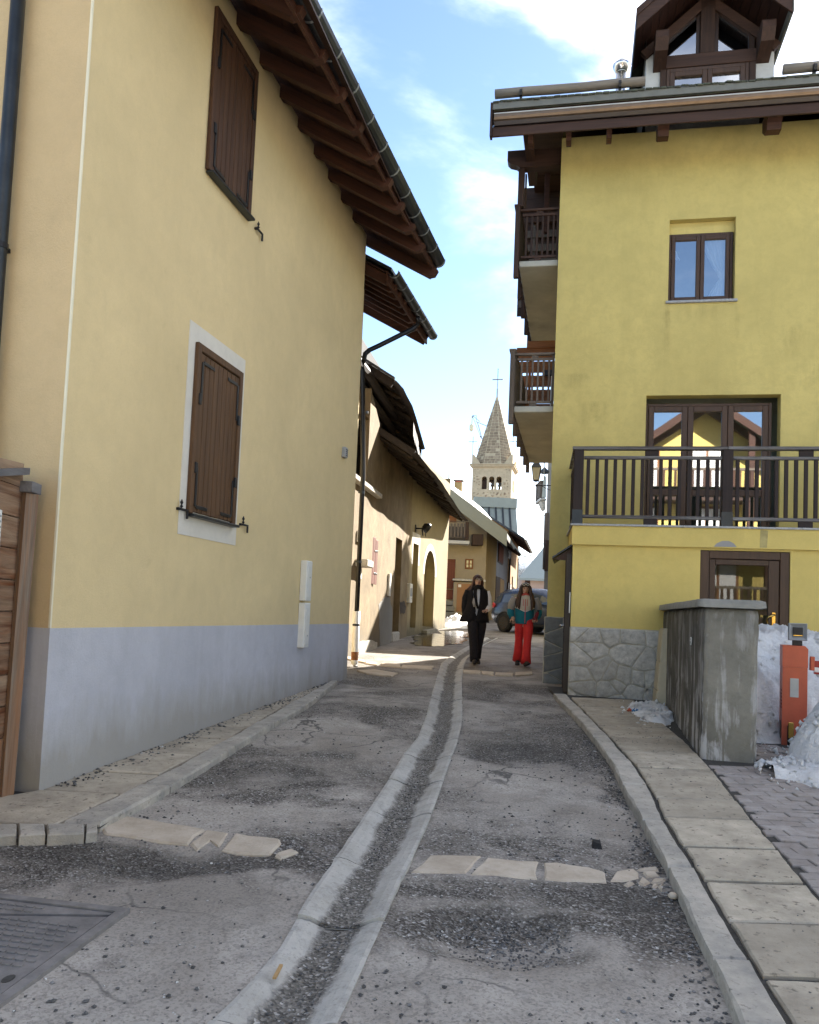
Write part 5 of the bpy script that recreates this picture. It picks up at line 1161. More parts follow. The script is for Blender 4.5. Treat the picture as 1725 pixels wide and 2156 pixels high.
# side balconies over the lane
BU = -.70
for zs_, zt_, lower in ((4.9, 5.0, True), (7.33, 7.43, False)):
    bal = bpy.data.objects.new('balcony', None); COL.objects.link(bal); bal.parent = rb
    W_ = M['grey_wood'] if lower else M['dark_wood']; WX = M['grey_wood_x'] if lower else M['dark_wood_x']
    bx('slab', M['slab_under'], bal, BU + .06, -.002, .10, 4.6, zs_, zt_, b=.012)
    v = .13
    bx('rail', WX, bal, BU - .0, -.005, v - .035, v + .035, zt_ + .845, zt_ + .885, b=.006); bx('rail', WX, bal, BU + .09, -.03, v - .02, v + .02, zt_ + .76, zt_ + .80); bx('rail', WX, bal, BU + .09, -.03, v - .02, v + .02, zt_ + .05, zt_ + .09)
    bx('block', W_, bal, -.38, -.27, v - .018, v + .018, zt_ + .8005, zt_ + .8445); bx('block', W_, bal, -.40, -.28, v - .018, v + .018, zt_ - .0, zt_ + .0495)
    bx('post', W_, bal, -.045, -.008, v - .02, v + .02, zt_ - .0, zt_ + .844)
    balusters(bal, (BU + .12, v, 0), (-.05, v, 0), 6, .034, zt_ + .0905, zt_ + .7595, W_)
    for k in range(6):
        vv = .02 + k * .92; bx('post', W_, bal, BU - .02, BU + .058, vv, vv + .09, zs_ - .20, zt_ + .90, b=.006)
        if k < 5:
            for z in (.05, .76): bx('rail', WX, bal, BU - .005, BU + .04, vv + .092, vv + .918, zt_ + z, zt_ + z + .045)
            nbd = 6
            for j in range(nbd):
                a = vv + .1 + j * .815 / nbd; bx('baluster', W_, bal, BU + .042, BU + .06, a + .02, a + .10, zt_ - .12 if j % 2 else zt_ - .05, zt_ + .86, b=.003)
            bx('handrail', WX, bal, BU - .04, BU + .075, vv + .0, vv + .92, zt_ + .9015, zt_ + .935)
    # slatted privacy screen at the far end
    sm = M['orange_wood'] if lower else M['grey_wood_x']
    for k in range(6):
        zz = zt_ + .20 + k * .28; bx('screen_board', sm, bal, BU - .14, -.01, 2.68, 2.705, zz, zz + (.225 if lower else .14), b=.004)
    if lower: bx('screen_rail', M['orange_wood'], bal, BU + .06, -.01, 2.64, 2.678, zt_ + 1.80, zt_ + 1.94)
    else:
        for k in range(9): bx('back_board', M['dark_wood_x'], bal, BU - .17, -.01, 2.76, 2.78, zt_ + .05 + k * .25, zt_ + .296 + k * .25, b=.003)
    for uu in (BU + .1, -.08): bx('screen_post', sm, bal, uu, uu + .05, 2.71, 2.755, zt_ + .0, zt_ + 1.9)
# timber frame over the upper balcony
q = MB(); q.prism([(0, .10, 9.33), (-.89, .10, 9.33), (-.89, .10, 9.16), (-.84, .10, 9.11), (-.74, .10, 9.08), (-.68, .10, 9.03), (0, .10, 9.03)], (0, .18, 0)); q.build('tie_beam', M['dark_wood_x'], rb)
bx('post', M['dark_wood'], rb, -.70, -.60, .12, .26, 8.37, 9.028, b=.006); bx('post', M['dark_wood'], rb, -.60, -.575, .30, .40, 8.3, 9.03)
bx('brace', M['rafter_wood'], rb, -.36, -.27, 1.9, 1.98, 8.75, 9.9); bx('tie_beam', M['dark_wood_x'], rb, -.60, -.01, 2.6, 2.7, 9.30, 9.62)
for k in range(5): bx('ceiling_board', M['dark_wood_x'], rb, -.60, -.005, .30 + k * .9, 1.19 + k * .9, 9.96, 9.985)
bx('purlin', M['dark_wood_y'], rb, -.58, -.44, -.7, .9, 9.12, 9.34)
for k in range(3): bx('gable_board', M['dark_wood_x'], rb, -.87, -.005, 2.72, 2.74, 9.35 + k * .24, 9.588 + k * .24)

# things kept on the lower balcony
bm_ = thing('broom', 'broom with dark bristles leaning upside down in the lower side balcony', 'broom', RBF.w(-.14, 2.3, 5.0), -R(11.7))
MB().tube([(0, 0, .0), (.0, .22, 1.2)], .012, 8).build('handle', M['white_plastic'], bm_); bx('head', M['black_metal'], bm_, -.17, .14, .19, .27, 1.2, 1.32, b=.015)
tw = thing('cloth', 'blue grey cloth hung up on the lower side balcony', 'cloth', RBF.w(-.07, 2.2, 5.75), -R(11.7))
mb = MB(); mb.smooth = True; mb.rings([[(.05 * math.cos(a) * (1 + .3 * math.sin(3 * a + z * 9)), .04 * math.sin(a), z) for a in [i * .6283 for i in range(10)]] for z in (0, .1, .2, .32, .4)]); mb.build('fabric', plain('blue_cloth', (.16, .21, .30), .95, 0, .3, 30), tw)

# wall lantern on the house, further along its lane side
ln = thing('wall_lantern', 'street lantern with pale glass on a bracket under the lower balcony', 'lantern', RBF.w(-.62, 7.1, 4.87), -R(11.7))
mb = MB(); hx = lambda r, z: [(r * math.cos(math.pi / 4 + i * math.pi / 2), r * math.sin(math.pi / 4 + i * math.pi / 2), z) for i in range(4)]
MB().rings([hx(.095, .07), hx(.145, .37)]).build('glass', M['lamp_glass'], ln)
MB().rings([hx(.175, .372), hx(.175, .39), hx(.09, .50), hx(.09, .53), hx(.02, .56)]).build('cap', M['grey_board'], ln)
mb = MB(); mb.rings([hx(.10, .04), hx(.10, .069)])
for i in range(4): a, b = hx(.099, .07)[i], hx(.15, .371)[i]; mb.beam(a, b, .012, .012)
mb.build('frame', M['black_metal'], ln)
mb = MB(); mb.smooth = True; mb.tube([(0, 0, .04), (-.0, 0, -.04), (.04, 0, -.06), (.66, 0, -.05)], .014, 8); mb.tube([(.12, 0, -.06), (.3, 0, -.16), (.5, 0, -.20), (.66, 0, -.14)], .009, 6); mb.lathe([(.0, -.07), (.03, -.05), (.0, -.02)], 8, (0, 0, -.02)); mb.build('bracket', M['black_metal'], ln)

# ================================================================ concrete pier wall in front of the house
pw = framed('concrete_wall', 'stained grey concrete garden wall with coping, running from the yellow house to the pavement', 'wall', RBF)
def pier_mat(name='pier_concrete', lo=(.125, .117, .097), hi_=(.26, .245, .205), ef=0.0):
    t = NT(name); p = t.pos(); st = t.noise(t.pos((5, 5, .55)), 1.5, 7, .7, .3)
    col = t.mix(t.rng(t.noise(p, 1.7, 7, .65), .3, .7), lo, hi_)
    col = t.mix(t.rng(t.noise(p, 9, 5, .7), .5, .75, 0, .5), col, (.11, .105, .09))
    sp = t.n('ShaderNodeSeparateXYZ'); t.l(p, sp.inputs[0])
    hi = t.math('MULTIPLY', t.rng(t.math('ADD', st, t.math('MULTIPLY', t.noise(p, 2.6, 5, .6, .6), .55)), .80 - ef, .90 - ef), t.rng(sp.outputs['Z'], .45, 1.45, .95, .35))
    col = t.mix(hi, col, (.44, .43, .42))
    nb = t.bump(t.noise(p, 26, 6, .75), .7, .01); nb = t.bump(t.noise(p, 4, 5, .7), .4, .02, nb)
    return t.done(col, .92, nb, 0, .2)
M['pier'] = pier_mat(); M['pier_left'] = pier_mat('pier_left', (.060, .056, .048), (.15, .14, .12), .03)  # left face has its own darker tone with more pale streaks
pg = gz(RBF.w(1.85, -5.25, 0).y)
def rough_box(x0, x1, y0, y1, z0, z1, st, amp, seed):
    mb = MB(); mb.smooth = True; X, Y, Z = frange(x0, x1, st), frange(y0, y1, st), frange(z0, z1, st)
    def j(p):
        a = amp * min(1.0, 1.0)
        v = mnoise.noise_vector((p[0] * 5 + seed, p[1] * 5, p[2] * 5)); e = sum((abs(p[0] - q) < 1e-6) for q in (x0, x1)) + sum((abs(p[1] - q) < 1e-6) for q in (y0, y1)) + sum((abs(p[2] - q) < 1e-6) for q in (z1,))
        r = .010 * (e - 1) * (1 + mnoise.noise((p[0] * 14, p[1] * 14, p[2] * 14))) if e > 1 else 0
        c = ((x0 + x1) / 2, (y0 + y1) / 2, (z0 + z1) / 2); s = [(-r if p[i] > c[i] else r) if any(abs(p[i] - q) < 1e-6 for q in ((x0, x1), (y0, y1), (z0, z1))[i]) else 0 for i in range(3)]
        return (p[0] + v[0] * a + s[0], p[1] + v[1] * a + s[1], p[2] + v[2] * a * .4 + s[2])
    def grid(f, A, B):
        n = len(B); mb.add([j(f(a, b)) for a in A for b in B], [(i * n + k, i * n + k + 1, (i + 1) * n + k + 1, (i + 1) * n + k) for i in range(len(A) - 1) for k in range(n - 1)])
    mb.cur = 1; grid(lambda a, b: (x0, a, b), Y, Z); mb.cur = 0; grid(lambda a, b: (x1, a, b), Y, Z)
    for y in (y0, y1): grid(lambda a, b: (a, y, b), X, Z)
    grid(lambda a, b: (a, b, z1), X, Y)
    return mb
me = rough_box(1.607, 2.085, -5.25, -1.60, pg - .2, 1.742, .06, .007, 3).mesh('pier', [M['pier'], M['pier_left']]); me.polygons.foreach_set('use_smooth', [True] * len(me.polygons)); part('pier', me, pw)
me = rough_box(1.545, 2.145, -5.31, -1.545, 1.745, 1.824, .06, .005, 8).mesh('coping', [M['concrete'], M['concrete']]); part('coping', me, pw)
mk = bpy.data.objects.new('marker_plate', None); COL.objects.link(mk); mk.parent = pw
P = RA(1456, 1350, x=1.6); q = MB(); n = 14; q.prism([(1.60, P.y + .045 * math.cos(6.283 * i / n), P.z + .042 * math.sin(6.283 * i / n)) for i in range(n)], (-.008, 0, 0)); q.build('disc', M['white_paint'], mk)
q = MB(); q.prism([(1.5915, P.y - .012, P.z - .025), (1.5915, P.y + .012, P.z - .025), (1.5915, P.y + .012, P.z + .0), (1.5915, P.y - .012, P.z + .0)], (-.002, 0, 0)); q.prism([(1.5915, P.y - .008, P.z + .008), (1.5915, P.y + .008, P.z + .008), (1.5915, P.y, P.z + .03)], (-.002, 0, 0)); q.build('mark', M['black_metal'], mk)
# meter cupboard set in its far end
cb = thing('meter_cupboard', 'beige leaning meter cupboard in the corner where the concrete wall meets the stone plinth', 'cupboard', RBF.w(1.565, -2.30, .45), -R(11.7))
q = MB(); q.hexa([(-.075, .10, 0), (.04, .10, 0), (.04, .62, 0), (-.075, .62, 0), (-.0, .10, 1.06), (.04, .10, 1.06), (.04, .62, 1.06), (-.0, .62, 1.06)]); q.build('frame', M['beige_plastic'], cb)
for z0, z1 in ((.02, .26), (.28, .62), (.64, 1.04)):
    k = lambda z: -.078 + .075 * z / 1.06; q = MB(); q.hexa([(k(z0) - .012, .12, z0), (k(z0) + .01, .12, z0), (k(z0) + .01, .60, z0), (k(z0) - .012, .60, z0), (k(z1) - .012, .12, z1), (k(z1) + .01, .12, z1), (k(z1) + .01, .60, z1), (k(z1) - .012, .60, z1)]); q.build('panel', M['beige_plastic'], cb)

# ================================================================ barrier post with card reader
BV = -4.2; br0 = RBF.w(2.665, BV + .15, gz(8.8) - .02)
bar = thing('barrier_post', 'orange red parking barrier cabinet with card reader, half sunk in a snow bank', 'barrier', br0, -R(11.7) - R(8))
h = 1.41 - br0.z
q = MB(); q.prism([(-.115, -.15, 0), (.115, -.15, 0), (.115, .15, 0), (-.115, .15, 0)], (0, 0, h - .22)); q.build('cabinet', M['barrier_red'], bar)
q = MB(); q.prism([(-.118, -.153, h - .218), (.118, -.153, h - .218), (.118, -.153, h - .03), (.09, -.153, h), (-.118, -.153, h)], (0, .306, 0)); q.build('lid', M['barrier_red'], bar)
bx('label_plate', M['dirty_white'], bar, -.045, .035, -.156, -.1505, h - .52, h - .33)
for k in range(6): bx('louvre', M['dark_red'], bar, -.121, -.1155, -.10, .08, h - .52 + k * .035 - .12, h - .505 + k * .035 - .12, b=.001)
bx('side_plate', M['dark_gutter'], bar, -.121, -.1155, -.06, .04, h - .95, h - .77, b=.002)
lk = bx('lock', M['black_metal'], bar, -.065, -.005, -.185, -.1505, h - 1.0, h - .80, b=.008); bx('lock_cover', M['brass'], bar, -.06, -.01, -.196, -.186, h - .93, h - .77, b=.004)
bx('sticker', M['dirty_white'], bar, .03, .10, -.154, -.1505, h - .935, h - .885, b=.0005)
for sg in (-1, 1): q = MB(); q.hexa([(.065 + sg * .004, -.1545, h - .90), (.065 + sg * .012, -.1545, h - .90), (.065 + sg * .030, -.1545, h - .925), (.065 + sg * .022, -.1545, h - .925), (.065 + sg * .004, -.1555, h - .90), (.065 + sg * .012, -.1555, h - .90), (.065 + sg * .030, -.1555, h - .925), (.065 + sg * .022, -.1555, h - .925)]); q.build('symbol', M['black_metal'], bar)
q = MB(); q.tube([(.065, -.1505, h - .97), (.065, -.157, h - .97)], .018, 12); q.build('keyhole', M['black_metal'], bar)
bx('pedestal', M['black_metal'], bar, -.02, .07, -.10, -.02, h, h + .05)
rd = bpy.data.objects.new('card_reader', None); COL.objects.link(rd); rd.parent = bar
q = MB(); o = lambda r, y: [(.025 - r, y, h + .14 - r), (.025 + r, y, h + .14 - r), (.025 + r, y, h + .14 + r), (.025 - r, y, h + .14 + r)]
q.rings([o(.085, -.03), o(.088, -.11), o(.082, -.125), o(.052, -.10)], caps=True); q.build('housing', M['grey_plastic'], rd)
bx('screen', M['black_metal'], rd, -.022, .072, -.118, -.102, h + .095, h + .187); bx('slot', M['brass'], rd, -.018, .068, -.121, -.1185, h + .10, h + .108)
am = bpy.data.objects.new('barrier_arm', None); COL.objects.link(am); am.parent = bar; am.rotation_euler = (0, R(2), 0)
bx('holder', M['barrier_red'], am, .1205, .16, -.05, .05, h - .24, h - .10)
for k in range(8): bx('arm_band', M['dark_red'] if k % 2 == 0 else M['white_paint'], am, .161 + k * .45, .16 + (k + 1) * .45, -.03, .03, h - .205, h - .14)
bx('arm_edge', M['white_paint'], am, .161, 3.7, -.03, .03, h - .255, h - .2055); bx('arm_edge', M['dark_red'], am, .161, 3.7, -.03, .03, h - .275, h - .2555)
M['board_brown'] = plain('board_brown', (.30, .15, .065), .7, 0, .06, 3)
# ================================================================ snow banks by the barrier
def sm(t): t = max(0, min(1, t)); return t * t * (3 - 2 * t)
def snow_sheet(name, label, u0, u1, v0, v1, f, m_, st=.035):
    mb = MB(); mb.smooth = True; U, V = frange(u0, u1, st), frange(v0, v1, st); n = len(U); vs = []
    for v in V:
        for u in U:
            w = RBF.w(u, v, 0); h = f(u, v); k = min(1, max(0, h) * 5)
            h += k * (.13 * mnoise.noise((u * 2.6, v * 2.6, 1)) + .09 * abs(mnoise.noise((u * 5, v * 5, 4))) + .055 * abs(mnoise.noise((u * 12, v * 12, 7))) + .03 * mnoise.noise((u * 27, v * 27, 3)))
            vs.append((w.x, w.y, gz(w.y) + .03 + h))
    mb.add(vs, [(j * n + i, j * n + i + 1, (j + 1) * n + i + 1, (j + 1) * n + i) for j in range(len(V) - 1) for i in range(n - 1)])
    return tag(mb.build(name, m_, fix=False), label, 'snow pile', 'heaps of old snow')
def crumbs(parent, n, f, u0, u1, v0, v1, seed, m_, r0=.008, r1=.034):
    rr = random.Random(seed); mb = MB()
    for _ in range(n):
        u, v = rr.uniform(u0, u1), rr.uniform(v0, v1); h = f(u, v)
        if h < -.05 and rr.random() < .8: continue
        w = RBF.w(u, v, 0); r = r0 + (r1 - r0) * rr.random() ** 2.5; c = Vector((w.x, w.y, gz(w.y) + .05 + max(h, .01) + r * .2)); b = []
        for i in range(6):
            d = [Vector((1, 0, 0)), Vector((0, 1, 0)), Vector((-1, 0, 0)), Vector((0, -1, 0)), Vector((0, 0, 1)), Vector((0, 0, -1))][i]; b.append(c + (d + Vector((rr.uniform(-.4, .4), rr.uniform(-.4, .4), rr.uniform(-.4, .4)))) * r * rr.uniform(.7, 1.3))
        mb.add(b, [(0, 1, 4), (1, 2, 4), (2, 3, 4), (3, 0, 4), (1, 0, 5), (2, 1, 5), (3, 2, 5), (0, 3, 5)])
    mb.sm = [True] * len(mb.f); o = mb.build('snow_crumbs', m_, parent, fix=False); o['kind'] = 'stuff'
def back_bank(u, v):
    e = min(sm((v + 4.35 + .25 * mnoise.noise((u * 1.5, 0, 2))) / 1.5), sm((-1.5 - v) / .25))
    return 1.12 * e * (1 - .12 * sm((u - 2.8) / 1.2)) - .08
sp_ = snow_sheet('snow_pile', 'tall snow bank between the concrete wall, the glazed door and the orange barrier', 2.10, 5.4, -5.1, -1.56, back_bank, M['snow'], .026); crumbs(sp_, 700, back_bank, 2.12, 4.2, -4.8, -1.7, 3, M['snow'])
def front_lump(u, v):
    d = math.hypot((u - 2.98) / .62, (v + 5.15) / .55); a = .66 * (max(0, 1 - d * d)) ** .6 if d < 1 else 0
    d2 = math.hypot((u - 2.85) / .98, (v + 5.55) / .60) + .25 * mnoise.noise((u * 3, v * 3, 6)); b = .085 * sm((1.05 - d2) * 3)
    return max(a, b) + (-.09 if max(a, b) < .004 else 0)
sp_ = snow_sheet('snow_pile', 'lumpy pile of shovelled snow in front of the orange barrier post', 2.1, 4.4, -6.3, -4.35, front_lump, M['snow'], .020); crumbs(sp_, 900, front_lump, 2.0, 4.2, -6.3, -4.4, 4, M['snow'])
def side_heap(u, v):
    d = math.hypot((u - 1.40) / .34, (v + 2.75) / .80) + .28 * mnoise.noise((u * 4, v * 3, 8)); return (.075 * sm((1 - d) * 2.2) if d < 1 else -.08)
sp_ = snow_sheet('snow_pile', 'low dirty slush heap on the pavement at the foot of the concrete wall', .95, 1.60, -4.0, -1.9, side_heap, M['dirty_snow'], .022); crumbs(sp_, 160, side_heap, 1.0, 1.58, -3.8, -1.9, 5, M['dirty_snow'], .008, .03)
g2 = thing('litter', 'crumpled white, blue and orange wrapper lying by the slush on the pavement', 'litter', ground(1335, 1500, .07) + Vector((0, 0, .0)))
for dx, m_, w_ in ((-.05, M['barrier_red'], .03), (.02, plain('blue_wrap', (.05, .22, .45), .4, 0, .1), .05), (.13, M['white_paint'], .10)):
    mb = MB(); mb.tube([(dx - w_ * .8, 0, .015), (dx, .02, .03), (dx + w_ * .8, .01, .018)], [.012, .022, .014], 6); mb.build('wrapper', m_, g2)
P = ground(1256, 1786); tag(MB().hexa([tuple(P + Vector(v)) for v in ((-.03, -.02, 0), (.03, -.025, 0), (.035, .02, 0), (-.025, .025, 0), (-.02, -.015, .04), (.02, -.015, .03), (.025, .012, .045), (-.02, .015, .05))]).build('lump', M['rubber']), 'small black lump lying on the lane right of the drain', 'debris')
P = ground(587, 2055); tag(MB().beam(P + Vector((-.01, -.05, .012)), P + Vector((.0, .06, .016)), .014, .008).build('wood_splinter', M['pale_shutter']), 'small pale wood splinter lying in the concrete drain', 'debris')
P = ground(1417, 1893); mb = MB(); mb.smooth = True; mb.lathe([(.0, 0), (.022, .006), (.026, .018), (.015, .03), (.0, .033)], 9, tuple(P)); tag(mb.build('pebble', M['cross_stone']), 'round pale pebble beside the right kerb', 'stone')

# steel chamber cover, bottom left
cv = thing('manhole_cover', 'large rectangular steel chamber cover with two leaves set in the lane at the lower left', 'manhole cover', (0, 0, 0))
k3 = lambda x, y, dz=.0: ground((x / 1.4375) / 1.753, (2900 + y / 1.4375) / 1.753, dz)
A, B = k3(690, 672), k3(0, 1190); ed = (B - A).xy.normalized(); A2 = k3(0, 592); eu = (A2 - A).xy.normalized()
Lr, Lt = (B - A).xy.length, 1.7
ey = Vector((ed.x, ed.y)); ex = Vector((eu.x, eu.y))
def cp(a, b, z=0): return (A.x + ex.x * a + ey.x * b, A.y + ex.y * a + ey.y * b, gz(A.y + ex.y * a + ey.y * b) + .012 + z)
def cbox(a0, a1, b0, b1, z0, z1): return [cp(a0, b0, z0), cp(a1, b0, z0), cp(a1, b1, z0), cp(a0, b1, z0), cp(a0, b0, z1), cp(a1, b0, z1), cp(a1, b1, z1), cp(a0, b1, z1)]
M['cast_iron'] = plain('cast_iron', (.20, .185, .175), .7, .15, .3, 9, bump=.3)
W_c = min(1.05, Lr * .98)
mb = MB(); mb.hexa(cbox(0, Lt, 0, .045, -.05, .006)); mb.hexa(cbox(0, .045, .046, W_c, -.05, .006)); mb.hexa(cbox(0, Lt, W_c, W_c + .045, -.05, .006)); mb.build('frame', M['cast_iron'], cv, fix=True)
def leaf(poly):
    q = [cp(a, b, .0) for a, b in poly]; lo = [cp(a, b, -.05) for a, b in poly]; n = len(q); mb = MB(); mb.add(q + lo, [list(range(n))] + [(i, (i + 1) % n, n + (i + 1) % n, n + i) for i in range(n)]); return mb.build('leaf', M['cast_iron'], cv)
l1 = leaf([(.055, .055), (Lt, .055), (Lt, W_c * .55), (.06, .075)]); l2 = leaf([(.055, .10), (Lt, W_c * .575), (Lt, W_c - .01), (.055, W_c - .01)])
mb = MB()
for i in range(34):
    for j in range(22):
        a, b = .09 + i * .047 + (j % 2) * .0235, .085 + j * .046
        if a > Lt - .05 or b > W_c - .06 or abs(b - (.085 + (a) / Lt * (W_c * .56 - .085))) < .035: continue
        if a < .34 and (b > W_c - .22 or b < .20): continue
        mb.hexa(cbox(a, a + .036, b, b + .016, -.002, .006))
st = mb.build('tread_pattern', M['cast_iron'], cv, fix=False); st['kind'] = 'stuff'
for b0 in (W_c - .16, ):
    for a0 in (.10, .19):
        q = MB(); q.prism([cp(a0 + .02 * math.cos(i * .524), b0 + .032 * math.sin(i * .524), .0012) for i in range(12)], (0, 0, .001)); q.build('lifting_hole', M['joint'], cv)

# ================================================================ houses further up the lane
def wpoly(mb, F, pts): return mb.add([tuple(F.loc(Vector(p))) for p in pts], [list(range(len(pts)))])
HY = 34.0
h3 = thing('village_house', 'beige gabled village house with thick snow on its roof, facing down the lane', 'house', (0, HY, 0))
def H3(x, y, d=0.0): P = atY(x, y, HY + d); return P.x, P.z
C3x = H3(1021, 1250)[0]; AZ = R(10.4); ta = math.tan(AZ)
rx1, rz1 = H3(1067, 1121, -.7); rx0, rz0 = H3(945, 1029, -.7); slp = (rz0 - rz1) / (rx1 - rx0)
def r3(x): return rz1 + (rx1 - x) * slp
RX = -1.6
DP = 5.6
mb = MB(); mb.add([(-6.3, 0, .5), (C3x, 0, .5), (C3x, 0, r3(C3x) - .15), (RX, 0, r3(RX) - .15), (-6.3, 0, r3(RX) - .15 - (6.3 + RX) * slp)], [(0, 1, 2, 3, 4)]); mb.build('wall', M['beige_house'], h3)
mb = MB(); mb.add([(C3x, 0, .5), (C3x + DP * ta, DP, .5), (C3x + DP * ta, DP, r3(C3x) - .15), (C3x, 0, r3(C3x) - .15)], [(0, 1, 2, 3)]); mb.build('wall', M['ochre_house'], h3)
MB().add([(-6.3, 0, .5), (-6.3, DP, .5), (-6.3, DP, 5), (-6.3, 0, 5)], [(0, 1, 2, 3)]).build('wall', M['beige_house'], h3)
q = MB(); lx = 2 * RX - rx1
q.prism([(rx1, -.7, rz1), (RX, -.7, r3(RX)), (lx, -.7, rz1), (lx, -.7, rz1 - .2), (RX, -.7, r3(RX) - .2), (rx1, -.7, rz1 - .2)], (ta * (DP + .6), DP + .6, 0)); q.build('roof', M['seam_metal'], h3)
q = MB(); q.prism([(rx1 + .02, -.73, rz1 + .03), (RX, -.73, r3(RX) + .03), (RX, -.73, r3(RX) - .58), (rx1 + .02, -.73, rz1 - .58)], (0, .03, 0)); q.build('barge_board', M['fascia_panel'], h3)
q = MB(); q.prism([(rx1, -.69, rz1 - .201), (C3x - .05, -.69, r3(C3x - .05) - .201), (C3x - .05, -.69, r3(C3x - .05) - .26), (rx1, -.69, rz1 - .26)], (ta * DP, DP, 0)); q.build('soffit', M['dark_wood_x'], h3)
a, b = H3(1004, 1140); bx('purlin_end', M['dark_wood'], h3, a - .22, a + .22, -.6, 0, b - .2, b + .25)
def snow_roof(parent, x0, x1, zf, s0, s1, sh, seed, th=.30):
    mb = MB(); mb.smooth = True; A, B = frange(0, 1, .03), frange(s0, s1, .18); vs = []; n = len(A)
    for s in B:
        e = x1 + .35 * mnoise.noise((s * .9, seed, 0))
        for t in A:
            x = x0 + (e - x0) * t; k = min(1, (1 - t) * 9) ** .5 * min(1, (s - s0 + .02) * 5) ** .5
            vs.append((x + s * sh, s, zf(x) - .02 + th * k * (1 + .45 * mnoise.noise((x * .9, s * .9, seed)) + .18 * mnoise.noise((x * 3, s * 3, seed)))))
    mb.add(vs, [(j * n + i, j * n + i + 1, (j + 1) * n + i + 1, (j + 1) * n + i) for j in range(len(B) - 1) for i in range(n - 1)]); return mb.build('roof_snow', M['roof_snow'], parent, fix=False)
snow_roof(h3, RX, H3(1056, 1100, -.5)[0] - .2, r3, -.66, DP - .2, ta, 2, .36)
def rect(parent, name, m_, x0, y0, x1, y1, d0, d1, F=H3, b=.01): (ax, az_), (bx_, bz_) = F(x0, y0), F(x1, y1); return bx(name, m_, parent, ax, bx_, d0, d1, az_, bz_, b=b)
rect(h3, 'timber_panel', M['orange_wood'], 930, 1055, 961, 1100, -.03, -.005)
bl_ = bpy.data.objects.new('balcony', None); COL.objects.link(bl_); bl_.parent = h3
rect(bl_, 'slab', M['dirty_white'], 930, 1140, 986, 1149, -.75, -.002); rect(bl_, 'handrail', M['grey_wood_x'], 930, 1100, 983, 1103, -.73, -.66); rect(bl_, 'rail', M['grey_wood_x'], 930, 1133, 983, 1136, -.72, -.67)
rect(bl_, 'post', M['dark_wood'], 978, 1103, 984, 1140, -.74, -.66); rect(bl_, 'back_panel', M['grey_wood'], 930, 1108, 979, 1139, -.1, -.06)
for k in range(7): rect(bl_, 'baluster', M['grey_wood'], 933 + k * 7, 1106, 936 + k * 7, 1134, -.72, -.68, b=.004)
wn_ = bpy.data.objects.new('window', None); COL.objects.link(wn_); wn_.parent = h3
for a in ((980, 1177, 982, 1198), (994, 1177, 996, 1198), (982, 1177, 994, 1180), (982, 1195, 994, 1198), (987, 1180, 989, 1195), (982, 1187, 987, 1188.5), (989, 1187, 994, 1188.5)): rect(wn_, 'frame', M['orange_wood'], *a, -.05, .02, b=.004)
rect(wn_, 'pane', M['lamp_glass'], 982, 1180, 994, 1195, -.01, 0)
rect(h3, 'door', M['red_door'], 938, 1177, 957, 1240, -.05, -.004); rect(h3, 'door', M['red_door'], 938, 1241, 955, 1262, -.06, -.004); rect(h3, 'door_rail', M['orange_wood'], 938, 1180, 957, 1182, -.07, -.052)
for k in range(4): rect(h3, 'step', M['grey_render'], 928, 1264 + k * 12, 955, 1275 + k * 12, -.3 - k * .25, -.002)
rect(h3, 'utility_block', M['beige_house'], 955, 1226, 1018, 1312, -.35, -.002); rect(h3, 'coping', M['plinth_stone'], 953, 1219, 1021, 1226, -.42, -.002); rect(h3, 'panel', M['board_brown'], 962, 1229, 1012, 1290, -.37, -.352); rect(h3, 'plate', M['white_plastic'], 964, 1231, 970, 1237, -.375, -.3702)
# blue grey and orange houses beyond, along the same side
def side_house(label, P0, P1, zt, wm, roofm, over, rise, name='village_house'):
    F = Frame(P0, math.degrees(math.atan2(P1[0] - P0[0], P1[1] - P0[1]))); L = math.hypot(P1[0] - P0[0], P1[1] - P0[1])
    h = framed(name, label, 'house', F); mb = MB(); mb.box(-5.5, 0, 0, L, .6, zt); mb.build('wall', wm, h)
    s_ = .62; q = MB(); q.prism([(over, -.35, zt - over * s_ + .08), (-2.75, -.35, zt + 2.75 * s_ + .08), (-6, -.35, zt - .5 * s_ + .08), (-6, -.35, zt - .5 * s_ - .05), (-2.75, -.35, zt + 2.75 * s_ - .08), (over, -.35, zt - over * s_ - .02)], (0, L + .5, 0)); q.build('roof', roofm, h)
    mb = MB(); 
    for s in (-.25,): mb.prism([(0, s, zt), (0, s, zt + .0), (-2.75, s, zt + 2.75 * s_), (-5.5, s, zt)], (0, .02, 0))
    MB().add([(0, 0, zt), (-2.75, 0, zt + 2.75 * s_), (-5.5, 0, zt)], [(0, 1, 2)]).build('gable', wm, h)
    for k in range(int(L / .8)): MB().beam((-.3, .3 + k * .8, zt + .3 * s_ - .08), (over - .03, .3 + k * .8, zt - over * s_ - .06), .09, .12).build('rafter', M['dark_wood_x'], h)
    return h, F, L
Q = lambda x, Y: (atY(x, 1300, Y).x, Y)
h4, F4, L4 = side_house('blue grey village house with a brown shuttered window beyond the beige one', Q(1039, 39.6), Q(1065, 47), atY(1052, 1134, 42).z, M['blue_house'], M['seam_metal'], .8, 2)
h5, F5, L5 = side_house('orange tan village house with dark eaves, farthest of the row on the left', Q(1064.5, 47.3), Q(1086, 57), atY(1075, 1128, 51).z, M['orange_house'], M['dark_zinc'], .95, 2)
snow_roof(h4, -2.6, -.5, lambda x: atY(1052, 1134, 42).z - x * .62 + .08, -.3, L4 - .2, 0, 5, .32)
